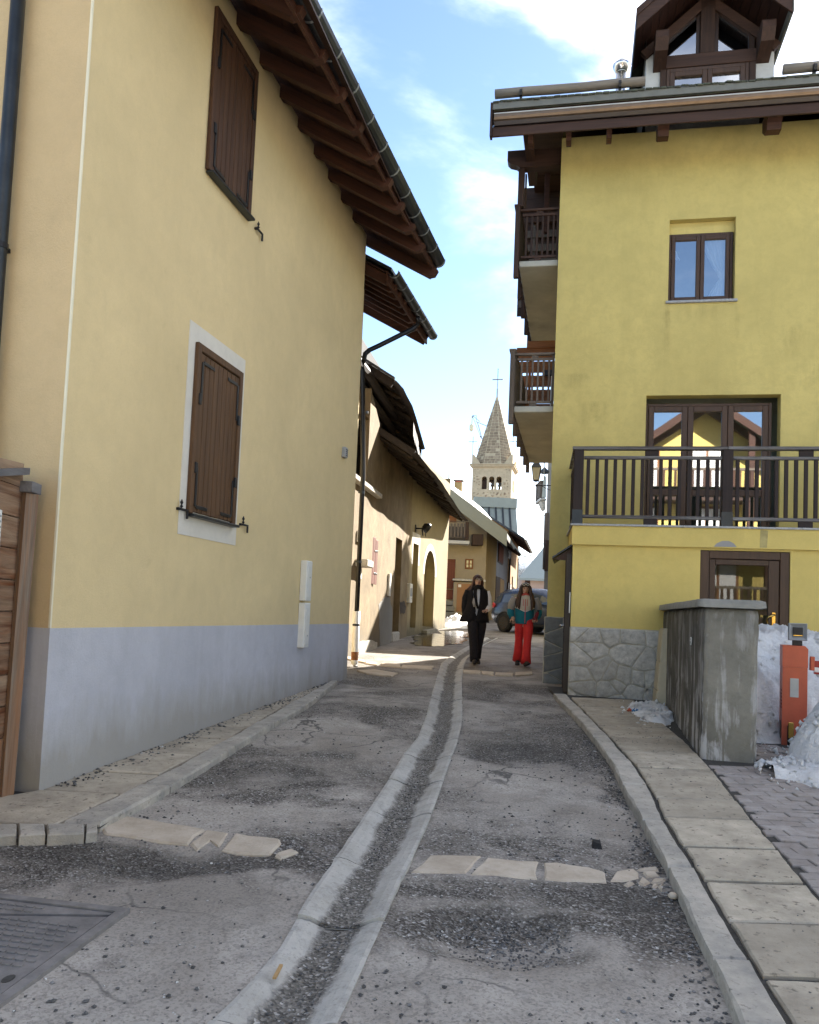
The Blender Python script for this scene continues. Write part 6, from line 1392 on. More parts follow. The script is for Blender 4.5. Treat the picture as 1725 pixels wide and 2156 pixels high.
def side_win(h, F, x0, y0, x1, y1, m_, name='shutter', fr=M['frame_brown']):
    a, b = F.at(x0, y0, x=.02), F.at(x1, y1, x=.02); w = bx('window', fr, h, .002, .05, a.y, b.y, b.z, a.z); mid = (a.y + b.y) / 2
    bx(name, m_, w, .051, .075, a.y + .05, mid - .01, b.z + .05, a.z - .05); bx(name, m_, w, .051, .075, mid + .01, b.y - .05, b.z + .05, a.z - .05)
side_win(h4, F4, 1050, 1142, 1058, 1190, M['red_door']); side_win(h4, F4, 1043, 1212, 1049, 1300, M['frame_dark'], 'leaf'); side_win(h4, F4, 1052, 1216, 1059, 1262, M['pale_shutter'])
side_win(h5, F5, 1070, 1140, 1075, 1180, M['grey_wood']); side_win(h5, F5, 1069, 1226, 1074, 1262, M['white_paint']); side_win(h5, F5, 1079, 1214, 1083, 1240, M['pale_shutter'])
P_ = F5.at(1105, 1160, x=.95); gutter(h5, (.98, -.4, atY(1075, 1128, 51).z - .98 * .62 + .06), (.98, L5 + .2, atY(1075, 1128, 51).z - .98 * .62 + .06), .07, M['zinc'], M['grey_board'], 1.2)
zz = atY(1075, 1128, 51).z - .98 * .62; MB().tube([(.98, L5 + .1, zz), (.9, L5 + .1, zz - .15), (.1, L5 + .1, zz - .3), (.06, L5 + .1, zz - .5), (.06, L5 + .1, 2)], .04, 8).build('downpipe', M['zinc'], h5)
MB().tube([(.05, 1.5, zz - .1), (.05, 1.5, 1.5)], .05, 8).build('downpipe', M['dark_zinc'], h5)
P_ = F4.at(966, 1022, y=3.5); mb = MB(); mb.box(P_.x - .2, P_.x + .2, 3.3, 3.8, 5, P_.z + .15, .02); ch = mb.build('chimney', M['ochre_house'], h4)
bx('chimney_cap', M['grey_board'], ch, P_.x - .26, P_.x + .26, 3.24, 3.86, P_.z + .22, P_.z + .27); bx('chimney_pot', M['barrier_red'], ch, P_.x - .15, P_.x + .15, 3.35, 3.75, P_.z + .151, P_.z + .219)
MB().tube([(P_.x - .55, 3.5, 6), (P_.x - .55, 3.5, P_.z + .9)], .03, 6).build('aerial', M['grey_board'], h4)
# standing seam roof in front of the tower
a, b = atY(1000, 1051, 72), atY(1086, 1052, 72); sr = thing('metal_roof_house', 'house with grey standing seam metal roof below the church tower', 'house', (0, 72, 0))
n = 6; W2 = (b.x - a.x) / n; drop = 5.2
for i in range(n):
    x0 = a.x + i * W2; q = MB(); q.hexa([(x0 + .01, -3.9, a.z - drop), (x0 + W2 - .01, -3.9, a.z - drop), (x0 + W2 - .01, 0, a.z), (x0 + .01, 0, a.z), (x0 + .01, -3.9, a.z - drop + .05), (x0 + W2 - .01, -3.9, a.z - drop + .05), (x0 + W2 - .01, 0, a.z + .05), (x0 + .01, 0, a.z + .05)]); q.build('roof_panel', M['seam_metal'], sr)
    MB().beam((x0, -3.9, a.z - drop + .10), (x0, 0, a.z + .10), .14, .20).build('seam', M['dark_zinc'], sr)
bx('ridge_flashing', M['seam_metal'], sr, a.x - .1, b.x + .05, -.75, .1, a.z - .75, a.z + .12); MB().box(a.x, b.x - .05, -3.6, 3.5, 1, a.z - drop).build('wall', M['beige_house'], sr)
q = MB(); q.prism([(a.x + .1, -3.6, a.z - drop), (a.x + .1, 0, a.z - .1), (a.x + .1, 3.5, a.z - drop)], (b.x - a.x - .2, 0, 0)); q.build('gable', M['beige_house'], sr)
# ================================================================ church tower
TC = atY(1040.5, 1020, 102); TF = Frame((TC.x, TC.y), 13.0); tw_ = framed('church_tower', 'stone church bell tower with pointed spire and iron cross beyond the snowy roofs', 'tower', TF)
hw = 2.42; zc = atY(1040, 986, 100).z; zA, zB = atY(1030, 1031, 100).z, atY(1030, 1004, 100).z
HL = [(-1.30, -.62), (-.36, .36), (.62, 1.30)]; HL = [(-1.22, -.58), (-.32, .32), (.58, 1.22)]
def tower_face(to):
    mb = MB(); mb.panel(to, -hw, hw, 1.0, zc, [(a, b, zA, zB) for a, b in HL], .55)
    for a, b in HL:
        r = (b - a) / 2; c = (a + b) / 2; n = 6
        for sg in (-1, 1):
            arc = [to(c + sg * r * math.sin(math.pi / 2 * k / n), zB - r + r * math.cos(math.pi / 2 * k / n), 0) for k in range(n + 1)]
            for k in range(n): mb.add([to(c + sg * r, zB, 0), arc[k], arc[k + 1]], [(0, 1, 2)])
    return mb
for to in (lambda a, b, d: (a, -hw + d, b), lambda a, b, d: (hw - d, a, b), lambda a, b, d: (a, hw - d, b), lambda a, b, d: (-hw + d, a, b)): tower_face(to).build('wall', M['church_mortar'], tw_)
MB().box(-hw + .6, hw - .6, -hw + .6, hw - .6, 1, zA - .5).build('core', M['dark_room'], tw_)
for c in (-.9, 0, .9):
    mb = MB(); mb.smooth = True; mb.lathe([(.30, 0), (.27, .1), (.20, .35), (.14, .5), (.05, .58)], 12, (c, -1.2, zA + .55)); mb.build('bell', M['cast_iron'], tw_)
bx('bell_beam', M['dark_wood_x'], tw_, -1.8, 1.8, -1.3, -1.1, zB - .45, zB - .22); bx('louvre_board', M['dark_wood_x'], tw_, -1.25, -.55, -hw + .6, -hw + .65, zA, zB - .3)
for z0, z1, o in ((zc, zc + .16, .16), (zc + .161, zc + .34, .30), (zc + .341, zc + .46, .38)): bx('cornice', M['church_mortar'], tw_, -hw - o, hw + o, -hw - o, hw + o, z0, z1, b=.03)
zs0 = zc + .46; zap = atY(1046, 836, 102).z; rs = 2.55
def oc(r, z): return [(r / math.cos(math.pi / 8) * math.cos(math.pi / 8 + i * math.pi / 4), r / math.cos(math.pi / 8) * math.sin(math.pi / 8 + i * math.pi / 4), z) for i in range(8)]
MB().rings([oc(rs, zs0), oc(.10, zap)]).build('spire', M['church_mortar'], tw_)
rnS = random.Random(21); q = MB(); q.box(-.5, .5, -.5, .5, -.5, .5, .12); me = q.mesh('spire_stone', M['church_stone']); cnt = 0
hh = zap - zs0; z = zs0 + .1
while z < zap - .7:
    ch_ = rnS.uniform(.24, .40) if z < zs0 + 4 else rnS.uniform(.30, .46); r = rs + (.10 - rs) * (z + ch_ / 2 - zs0) / hh; fw = 2 * r * math.tan(math.pi / 8)
    for fi in (5, 6, 7):
        ang = fi * math.pi / 4; x = -fw / 2 + .03
        while x < fw / 2 - .1:
            w_ = min(rnS.uniform(.34, .72), fw / 2 - x - .02)
            if w_ > .12 and rnS.random() < .92 and cnt < 300:
                c = Vector((math.cos(ang), math.sin(ang), 0)); t = Vector((-math.sin(ang), math.cos(ang), 0)); P = c * r + t * (x + w_ / 2) + Vector((0, 0, z + ch_ / 2))
                o = part('spire_stone', me, tw_, P, (0, -math.atan2(rs - .1, hh), ang), (.07, w_ - .05, ch_ - .05)); o.rotation_euler = (Matrix.Rotation(ang, 3, 'Z') @ Matrix.Rotation(-math.atan2(rs - .1, hh), 3, 'Y')).to_euler(); cnt += 1
            x += w_
    z += ch_
for sx in (-1, 1):
    for sy in (-1, 1):
        c = (sx * (hw - .45), sy * (hw - .45)); pass
        q = MB(); k = .55; q.rings([[(c[0] - k, c[1] - k, zs0), (c[0] + k, c[1] - k, zs0), (c[0] + k, c[1] + k, zs0), (c[0] - k, c[1] + k, zs0)], [(c[0] + sx * .42 - .13, c[1] + sy * .42 - .13, zs0 + 1.15), (c[0] + sx * .42 + .13, c[1] + sy * .42 - .13, zs0 + 1.15), (c[0] + sx * .42 + .13, c[1] + sy * .42 + .13, zs0 + 1.15), (c[0] + sx * .42 - .13, c[1] + sy * .42 + .13, zs0 + 1.15)]]); q.build('pinnacle', M['church_mortar'], tw_)
        px_, py_ = c[0] + sx * .5, c[1] + sy * .5; mb = MB(); mb.tube([(px_, py_, zs0 + 1.05), (px_, py_, zs0 + 3.4)], .045, 6); mb.tube([(px_ - .55, py_, zs0 + 2.75), (px_ + .55, py_, zs0 + 2.75)], .045, 6); mb.build('cross', M['zinc'], tw_)
mb = MB(); zt = atY(1047, 776, 102).z; mb.tube([(0, 0, zap - .3), (0, 0, zap + 1.0)], .10, 8); mb.tube([(0, 0, zap), (0, 0, zt)], .055, 6); zx = atY(1047, 799, 102).z; mb.tube([(-.68, 0, zx), (.68, 0, zx)], .07, 6); mb.build('cross', M['zinc'], tw_)
rubble(tw_, lambda a, b, d: (a, -hw - d, b), -hw + .1, hw - .1, zA - 3.5, zA - .25, 70, 31, M['church_stone'], .13, .03, 'stone', 1.4)
rubble(tw_, lambda a, b, d: (a, -hw - d, b), -hw + .1, -1.35, zA - .1, zc - .1, 26, 33, M['church_stone'], .11, .03, 'stone', 1.4); rubble(tw_, lambda a, b, d: (a, -hw - d, b), 1.35, hw - .1, zA - .1, zc - .1, 26, 34, M['church_stone'], .11, .03, 'stone', 1.4)
# lantern hoisted from a jib on the spire
hl = thing('hanging_lantern', 'lantern hanging from an iron jib beside the church spire', 'lantern', atY(992.6, 909, 98)); zl = lambda y: (909 - y) * 98 / FPX
xl = lambda x: (x - 992.6) * 98 / FPX
mb = MB(); mb.lathe([(.02, 0), (.26, .22), (.26, .75), (.06, .98)], 6); mb.build('glass', M['lamp_glass'], hl)
mb = MB(); mb.tube([(xl(993), 0, zl(892)), (xl(994), 0, zl(875))], .035, 5); mb.tube([(xl(994), 0, zl(874)), (xl(1002), 0, zl(874)), (xl(1002.4), 0, zl(887)), (xl(1029), 2.0, zl(887.5))], .045, 5); mb.tube([(xl(994), 0, zl(874)), (xl(1010), 0, zl(886.5))], .035, 5); mb.tube([(xl(995), 0, zl(877)), (xl(1017), 1.5, zl(918))], .03, 5); mb.tube([(xl(1005), 0, zl(888)), (xl(1018.5), 1.5, zl(918))], .05, 5); mb.lathe([(0, -.02), (.1, .1), (.1, .22), (0, .34)], 8, (xl(994), 0, zl(880))); mb.lathe([(0, -.1), (.15, 0), (0, .15)], 8, (xl(1015), 1.4, zl(914))); mb.build('jib', M['zinc'], hl)
# ================================================================ pink house and far house on the right
ph = thing('pink_house', 'pale pink house with a grey green metal roof at the far end of the lane', 'house', (0, 88, 0)); PH = lambda x, y, d=0: (atY(x, y, 88 + d).x, atY(x, y, 88 + d).z)
x0, z0 = PH(1099, 1218); x1 = x0 + 12
MB().box(x0, x1, 0, 9, 1.5, PH(1099, 1214)[1]).build('wall', M['pink_house'], ph)
e0, ez = PH(1091, 1217); rz_ = PH(1155, 1178)[1]
q = MB(); q.hexa([(e0, -.8, ez - .25), (x1 + .5, -.8, ez - .25), (x1 - 2, 4.5, ez + 5.2), (e0 + 4.6, 4.5, ez + 5.2), (e0, -.8, ez), (x1 + .5, -.8, ez), (x1 - 2, 4.5, ez + 5.45), (e0 + 4.6, 4.5, ez + 5.45)]); q.build('roof', M['mint'], ph)
for a in ((1144, 1207, 1153, 1216), (1142, 1255, 1150, 1261)): (a0_, c0), (a1_, c1) = PH(a[0], a[1]), PH(a[2], a[3]); bx('window', M['frame_dark'], ph, a0_, a1_, -.06, -.002, c1, c0)
(a0_, c0), (a1_, c1) = PH(1106, 1214), PH(1116, 1236); bx('shutter', M['rafter_wood'], ph, a0_, a1_, -.1, -.002, c1, c0)
fr = thing('far_house', 'shaded house with a timber balcony peeping out behind the yellow house', 'house', (0, 45, 0)); FR = lambda x, y: (atY(x, y, 45).x, atY(x, y, 45).z)
xw = FR(1150, 1100)[0]; zt = FR(1149, 960)[1]; MB().prism([(xw, 0, 1), (xw + 9, -1.5, 1), (xw + 12, 9, 1), (xw + 2.6, 10, 1)], (0, 0, zt - 1)).build('wall', M['grey_render'], fr)
def fbox(nm, m_, x0, y0, x1, y1, d0=.2, d1=.9): (a, c), (b, e) = FR(x0, y0), FR(x1, y1); bx(nm, m_, fr, a, b, d0, d1, e, c, b=.01)
fbox('balcony_rail', M['grey_wood'], 1139, 1010, 1152, 1012, .2, 2); fbox('balcony_slab', M['plinth_stone'], 1139.5, 1048, 1152, 1053, .2, 2)
for k in range(6): fbox('baluster', M['grey_wood'], 1139.5 + k * 2.0, 1012, 1140.4 + k * 2.0, 1048, .2, .26)
for k in range(4): (a, c), (b, e) = FR(1140, 1012), FR(1141, 1048); bx('baluster', M['grey_wood'], fr, a, a + .05, .6 + k * .4, .68 + k * .4, e, c)
q = MB(); p = [FR(1146, 1002), FR(1151, 1002), FR(1151, 1047), FR(1142, 1047)]; q.prism([(a, .1, c) for a, c in p], (0, .05, 0)); q.build('awning', M['mint'], fr)
q = MB(); p = [FR(1141, 1053.5), FR(1151, 1053.5), FR(1151, 1072), FR(1146, 1066)]; q.prism([(a, .3, c) for a, c in p], (0, 1, 0)); q.build('corbel', M['plinth_stone'], fr)
fbox('shutter', M['grey_wood'], 1145, 1082, 1149, 1200, -.6, -.2); fbox('shutter', M['dark_wood'], 1144, 1140, 1148.5, 1204, -.9, -.62)
MB().tube([(FR(1145, 960)[0], -.3, FR(1145, 975)[1]), (FR(1144, 1010)[0], -.3, FR(1144, 1012)[1])], .03, 6).build('pole', M['grey_board'], fr)
for y_ in (1087, 1146): a, c = FR(1139.5, y_); b, _ = FR(1146, y_); MB().tube([(a, -.3, c - .25), (a, -.3, c), (b, -.3, c)], .022, 5).build('hook', M['black_metal'], fr)
a, c = FR(1147.5, 990); mb = MB(); mb.smooth = True; mb.lathe([(.02, 0), (.22, .02), (.28, .12), (.12, .3), (.03, .38)], 10, (a, .1, c - .2)); mb.build('lamp_shade', M['dark_zinc'], fr)
# red shutter leaf on the lane side of the yellow house
a, b = RA(1151, 1217, x=-.12), RA(1151, 1282, x=-.12)
q = MB(); q.box(-.30, -.26, 8.3, 8.9, 1.0, 2.72, .004); q.build('shutter', M['dark_red'], rb)

# house behind the yellow one: it stands out of sight but shades the lane
HB = Frame((8.0, 28.0), 11.7); hb_ = framed('village_house', 'plastered house up the lane behind the yellow house', 'house', HB)
q = MB(); q.prism([(0, 0, .5), (0, 0, 7.9), (0, 6, 11.3), (0, 12, 7.9), (0, 12, .5)], (10, 0, 0)); q.build('wall', M['beige_house'], hb_)
for sg in (0, 1):
    y0, y1 = (-.5, 6) if sg == 0 else (12.5, 6); q = MB(); q.prism([(-.5, y0, 7.7), (-.5, y1, 11.4), (-.5, y1, 11.55), (-.5, y0, 7.85)], (11, 0, 0)); q.build('roof', M['roof_tile'], hb_)
for k in range(3): bx('window', M['frame_brown'], hb_, -.03, -.002, 2 + k * 3.2, 3 + k * 3.2, 4.4, 5.7)
# ================================================================ chalet across the square, behind the camera (seen in the window panes)
CH = Frame((RBF.w(5.56, -23.0, 0).x, RBF.w(5.56, -23.0, 0).y), 11.7)
cl_ = framed('chalet', 'sunlit yellow chalet with timber balconies standing behind the viewer', 'house', CH)
ax_ = 11.0; cs = .68
q = MB(); q.prism([(-4.6, 0, -.8), (4.6, 0, -.8), (4.6, 0, ax_ - 4.6 * cs - .2), (0, 0, ax_ - .2), (-4.6, 0, ax_ - 4.6 * cs - .2)], (0, -9, 0)); q.build('wall', M['yellow_low'], cl_)
for sg in (-1, 1):
    q = MB(); q.prism([(0, 1.3, ax_), (sg * 5.7, 1.3, ax_ - 5.7 * cs), (sg * 5.7, 1.3, ax_ - 5.7 * cs - .15), (0, 1.3, ax_ - .15)], (0, -11, 0)); q.build('roof', M['roof_tile'], cl_)
    q = MB(); q.prism([(0, 1.36, ax_ + .03), (sg * 5.75, 1.36, ax_ - 5.75 * cs + .03), (sg * 5.75, 1.36, ax_ - 5.75 * cs - .32), (0, 1.36, ax_ - .32)], (0, -.05, 0)); q.build('barge_board', M['rafter_wood'], cl_)
    MB().beam((0, .5, ax_ - .35), (sg * 5.5, .5, ax_ - 5.5 * cs - .35), .18, .28).build('rafter', M['rafter_wood'], cl_)
bx('post', M['rafter_wood'], cl_, 1.6, 1.85, 1.0, 1.2, -.8, 9.6)
for z in (1.9, 4.4, 6.9):
    bl = bpy.data.objects.new('balcony', None); COL.objects.link(bl); bl.parent = cl_
    bx('slab', M['dark_wood_x'], bl, -4.6, 4.6, .002, 1.25, z - .25, z); bx('handrail', M['grey_wood_x'], bl, -4.65, 4.65, 1.15, 1.27, z + 1.0, z + 1.1); bx('rail', M['rafter_wood'], bl, -4.6, 4.6, 1.18, 1.24, z + .08, z + .2)
    balusters(bl, (-4.6, 1.21, 0), (4.6, 1.21, 0), 40, .10, z + .2, z + 1.0, M['rafter_wood'])
    for u in (-3.3, -.6, 2.4):
        w = bpy.data.objects.new('window', None); COL.objects.link(w); w.parent = cl_
        bx('frame', M['orange_wood'], w, u, u + 1.5, .002, .06, z + .05, z + 2.15); bx('pane', M['white_paint'], w, u + .1, u + .70, .061, .07, z + .15, z + 2.05); bx('pane', M['white_paint'], w, u + .80, u + 1.4, .061, .07, z + .15, z + 2.05)

# ================================================================ parked car
G0 = ground(1064, 1331)
car = thing('parked_car', 'blue grey hatchback parked across the lane behind the two walkers', 'car', (0, 0, 0), R(-52))
CAR = Matrix.Rotation(R(-52), 4, 'Z'); wl_ = CAR @ Vector((.78, -.74, 0)); car.location = (G0.x - wl_.x, G0.y - wl_.y, gz(G0.y) - .01)
M['car_paint'] = plain('car_paint', (.045, .06, .10), .22, .35, .04, 3, .6); M['car_glass'] = plain('car_glass', (.05, .065, .085), .04, 0, .1, 3, .9)
ST = [(0.0, .45, .80, .95, .56, .60), (.06, .36, .84, 1.05, .66, .58), (.25, .28, .92, 1.30, .70, .58), (.55, .24, .94, 1.42, .76, .60), (1.1, .22, .94, 1.47, .80, .62), (1.8, .22, .93, 1.47, .82, .63), (2.3, .22, .92, 1.42, .82, .61), (2.75, .22, .91, 1.18, .81, .60), (3.0, .24, .90, .95, .80, .64), (3.5, .26, .80, .83, .78, .60), (3.85, .32, .66, .70, .70, .55), (3.98, .42, .55, .58, .56, .45)]
def car_ring(s, off=0):
    x, zb, zl_, zr, wb, wr = s; o = off; zm = (zb + zl_) / 2
    half = [(wb * .86, zb), (wb + .03 + o, zb + .12), (wb + .045 + o, zm + .05), (wb + .01 + o, zl_), (wr + .04 + o, zl_ + (zr - zl_) * .7), (wr - .08, zr + o)]
    return [(x, -a, z) for a, z in half] + [(x, a, z) for a, z in half[::-1]]
mb = MB(); mb.smooth = True; mb.rings([car_ring(s) for s in ST]); mb.build('body', M['car_paint'], car)
def side_glass(i0, i1, t0=.10, t1=.66, side=-1, inset=.06):
    rr = []
    for i in range(i0, i1 + 1):
        s = ST[i]; r = car_ring(s, .012)[:6]; a, b = Vector(r[3]), Vector(r[4]); 
        rr.append((a.lerp(b, t0 * 1.4), a.lerp(b, min(1, t1 * 1.4))))
    vs = [(p.x + (inset if k == 0 else -inset if k == len(rr) - 1 else 0), p.y if side < 0 else -p.y, p.z) for k, pr in enumerate(rr) for p in pr]
    return MB().add(vs, [(2 * k, 2 * k + 2, 2 * k + 3, 2 * k + 1) for k in range(len(rr) - 1)]).build('side_window', M['car_glass'], car)
for sd_ in (-1, 1): side_glass(2, 3, side=sd_, inset=.03); side_glass(3, 5, side=sd_); side_glass(5, 7, side=sd_)
q = MB(); r0, r1 = car_ring(ST[1], .012), car_ring(ST[3], .012); q.add([Vector(r0[4]) + Vector((-.02, .05, .03)), Vector(r1[4]) + Vector((-.06, .05, .0)), Vector(r1[7]) + Vector((-.06, -.05, 0)), Vector(r0[7]) + Vector((-.02, -.05, .03))], [(0, 1, 2, 3)]); q.build('rear_window', M['car_glass'], car)
for sx, x in ((-1, .78), (1, .78), (-1, 3.25), (1, 3.25)):
    y = sx * .76; mb = MB(); mb.smooth = True
    mb.rings([[(x + r * math.cos(2 * math.pi * k / 24), y + sx * o, .315 + r * math.sin(2 * math.pi * k / 24)) for k in range(24)] for r, o in ((.20, .085), (.27, .09), (.305, .075), (.315, .02), (.315, -.06), (.28, -.1))]); w = mb.build('wheel', M['rubber'], car)
    mb = MB(); mb.rings([[(x + r * math.cos(2 * math.pi * k / 20), y + sx * o, .315 + r * math.sin(2 * math.pi * k / 20)) for k in range(20)] for r, o in ((.205, .088), (.195, .07), (.08, .065), (.05, .078))]); mb.build('rim', M['dark_gutter'], w)
    for k in range(7): a = k * .8976; MB().beam((x + .05 * math.cos(a), y + sx * .08, .315 + .05 * math.sin(a)), (x + .19 * math.cos(a), y + sx * .082, .315 + .19 * math.sin(a)), .03, .02, (0, 1, 0)).build('spoke', M['dark_zinc'], w)
    mb = MB(); mb.rings([[(x + r * math.cos(math.pi * k / 14 - .0), sx * (.806 + o), .30 + r * math.sin(math.pi * k / 14)) for k in range(15)] + [(x + (r - .05) * math.cos(math.pi * k / 14), sx * (.806 + o), .30 + (r - .05) * math.sin(math.pi * k / 14)) for k in range(14, -1, -1)] for r, o in ((.40, .0), (.38, .03))]); mb.build('wheel_arch', M['rubber'], car)
for sx in (-1, 1):
    mb = MB(); mb.smooth = True; mb.tube([(.02, sx * .52, .86), (.08, sx * .66, .88), (.28, sx * .765, .90)], [(.02, .10), (.03, .11), (.012, .05)], 8); mb.build('tail_light', plain('tail_red', (.55, .02, .02), .2, 0, .05), car)
    mb = MB(); mb.smooth = True; mb.tube([(2.42, sx * .84, .98), (2.44, sx * .93, 1.0), (2.45, sx * 1.0, 1.0)], [(.03, .03), (.06, .075), (.05, .065)], 10); mb.build('mirror', M['car_paint'], car)
    for x in (1.35, 2.25): bx('door_handle', M['car_paint'], car, x, x + .16, sx * .865, sx * .882, .80, .83)
    bx('sill_trim', M['rubber'], car, 1.15, 2.85, sx * .78, sx * .862, .235, .31, b=.02)
bx('bumper', M['rubber'], car, -.03, .05, -.5, .5, .40, .56, b=.03); bx('number_plate', M['white_paint'], car, -.012, .0, -.26, .26, .70, .80)

# ================================================================ people
M['skin'] = plain('skin', (.56, .34, .25), .5, 0, .06, 12); M['hair'] = plain('hair', (.045, .022, .014), .5, 0, .35, 40, .5); M['hair_red'] = plain('hair_red', (.06, .022, .016), .5, 0, .35, 40, .5)
M['black_cloth'] = plain('black_cloth', (.012, .011, .013), .9, 0, .3, 30, .2, .3); M['black_trouser'] = plain('black_trouser', (.017, .015, .018), .9, 0, .3, 30, .2, .3); M['white_cloth'] = plain('white_cloth', (.66, .64, .64), .9, 0, .06, 14, .2, .3)
M['red_trouser'] = plain('red_trouser', (.60, .035, .035), .75, 0, .12, 9, .25, .3); M['beige_cloth'] = plain('beige_cloth', (.56, .52, .45), .8, 0, .06, 10, .2, .3); M['grey_cloth'] = plain('grey_cloth', (.30, .285, .27), .8, 0, .06, 10, .2, .3)
M['teal_cloth'] = plain('teal_cloth', (.012, .15, .21), .8, 0, .12, 10, .25, .3); M['coral_cloth'] = plain('coral_cloth', (.50, .10, .09), .85, 0, .1, 20, .2); M['boot'] = plain('boot', (.022, .018, .017), .7, 0, .3, 20); M['lips'] = plain('lips', (.35, .10, .09), .4, 0, .05)
def limb(mb, pts, rad, n=12): mb.smooth = True; return mb.tube(pts, rad, n, up=(0, 1, 0))
def torso(mb, rings, n=20, fold=0.0, sd=0):
    """stack of ellipses (z, cx, cy, rx, ry)"""
    mb.smooth = True; return mb.rings([[(cx + (rx + fold * mnoise.noise((math.cos(a) * 2.5, math.sin(a) * 2.5, z * 5 + sd))) * math.cos(a), cy + (ry + fold * mnoise.noise((math.cos(a) * 2.5 + 3, math.sin(a) * 2.5, z * 5 + sd))) * math.sin(a), z) for a in [2 * math.pi * k / n for k in range(n)]] for z, cx, cy, rx, ry in rings])
def skinned(name, verts, edges, radii, m_, parent, sub=1):
    me = bpy.data.meshes.new(name); me.from_pydata(verts, edges, []); o = bpy.data.objects.new('tmp', me); COL.objects.link(o)
    md = o.modifiers.new('skin', 'SKIN'); 
    for i, r in enumerate(radii): me.skin_vertices[0].data[i].radius = r if isinstance(r, tuple) else (r, r)
    me.skin_vertices[0].data[0].use_root = True
    sb = o.modifiers.new('sub', 'SUBSURF'); sb.levels = sub; sb.render_levels = sub
    dg = bpy.context.evaluated_depsgraph_get(); out = bpy.data.meshes.new_from_object(o.evaluated_get(dg)); out.name = name; out.materials.clear(); out.materials.append(m_)
    out.polygons.foreach_set('use_smooth', [True] * len(out.polygons)); bpy.data.objects.remove(o); bpy.data.meshes.remove(me)
    return part(name, out, parent)
def hand(parent, wrist, d, side, curl=.7, s=1.0):
    """palm with four bent fingers and a thumb; d points from the wrist along the palm"""
    d = Vector(d).normalized(); up = Vector((0, 0, 1)); sx = d.cross(up); sx = sx.normalized() if sx.length > .1 else Vector((1, 0, 0)); nz = sx.cross(d); w = Vector(wrist)
    V, E_, Rd = [w, w + d * .035 * s, w + d * .075 * s], [(0, 1), (1, 2)], [(.022 * s, .016 * s), (.034 * s, .018 * s), (.034 * s, .016 * s)]
    o = skinned('hand', [tuple(v) for v in V], E_, Rd, M['skin'], parent)
    for i, (off, L) in enumerate(((-.028, .062), (-.010, .072), (.010, .068), (.027, .052))):
        b = w + d * .066 * s + sx * off * s; p1 = b + (d * .9 - nz * .35 * curl) * L * .42 * s; p2 = p1 + (d * (.75 - .6 * curl) - nz * .9 * curl) * L * .34 * s; p3 = p2 + (d * (.3 - .7 * curl) - nz * .8 * curl) * L * .26 * s
        mb = MB(); mb.smooth = True; mb.tube([b, p1, p2, p3], [.0095 * s, .009 * s, .008 * s, .006 * s], 7); mb.build('finger', M['skin'], o)
    b = w + d * .022 * s - sx * side * .028 * s; mb = MB(); mb.smooth = True; mb.tube([b, b + (d * .6 - sx * side * .7 - nz * .3) * .035 * s, b + (d * .95 - sx * side * .5 - nz * .6) * .062 * s], [.012 * s, .0105 * s, .007 * s], 7); mb.build('thumb', M['skin'], o)
    return o
def face(parent, c, r, f, hairm, glasses=None):
    """features on a head centred at c, radius r, looking along f"""
    f = Vector(f).normalized(); rt = f.cross(Vector((0, 0, 1))).normalized(); u = rt.cross(f); c = Vector(c)
    P = lambda a, b, k=1.0: c + f * (r * .93 * k) + rt * a + u * b
    mb = MB(); mb.smooth = True; mb.tube([P(0, .018, .97), P(0, -.005, 1.10), P(0, -.018, 1.18), P(0, -.024, .98)], [.008, .012, .015, .010], 7); mb.build('nose', M['skin'], parent)
    for s in (-1, 1):
        mb = MB(); mb.smooth = True; mb.tube([P(s * .030 - .010, .018, .955), P(s * .030, .019, 1.0), P(s * .030 + .010, .018, .955)], [.003, .0065, .003], 6); mb.build('eye', M['boot'], parent)
        mb = MB(); mb.smooth = True; mb.tube([P(s * .018, .036, .98), P(s * .046, .038, .90)], .004, 5); mb.build('brow', hairm, parent)
        e = c + rt * s * r * .80 - f * .005; mb = MB(); mb.smooth = True; mb.tube([e + u * .022, e + u * .005 + rt * s * .006, e - u * .022], [.007, .013, .006], 6); mb.build('ear', M['skin'], parent)
    mb = MB(); mb.smooth = True; mb.tube([P(-.022, -.050, .94), P(0, -.049, 1.01), P(.022, -.050, .94)], [.004, .0075, .004], 6); mb.build('mouth', M['lips'], parent)
    if glasses:
        lift, m1, m2 = glasses
        for s in (-1, 1):
            mb = MB(); mb.smooth = True; k = 1.08 if lift == 0 else .98; cc = P(s * .033, .018 + lift, k); mb.tube([cc + rt * .024 * math.cos(a) + u * .020 * math.sin(a) for a in [2 * math.pi * i / 12 for i in range(13)]], .0035, 5); g_ = mb.build('glasses_rim', m1, parent)
            MB().add([cc + rt * .022 * math.cos(a) + u * .018 * math.sin(a) for a in [2 * math.pi * i / 12 for i in range(12)]], [list(range(12))]).build('lens', m2, parent)
        MB().tube([P(-.010, .02 + lift, k), P(.010, .02 + lift, k)], .003, 5).build('bridge', m1, parent)
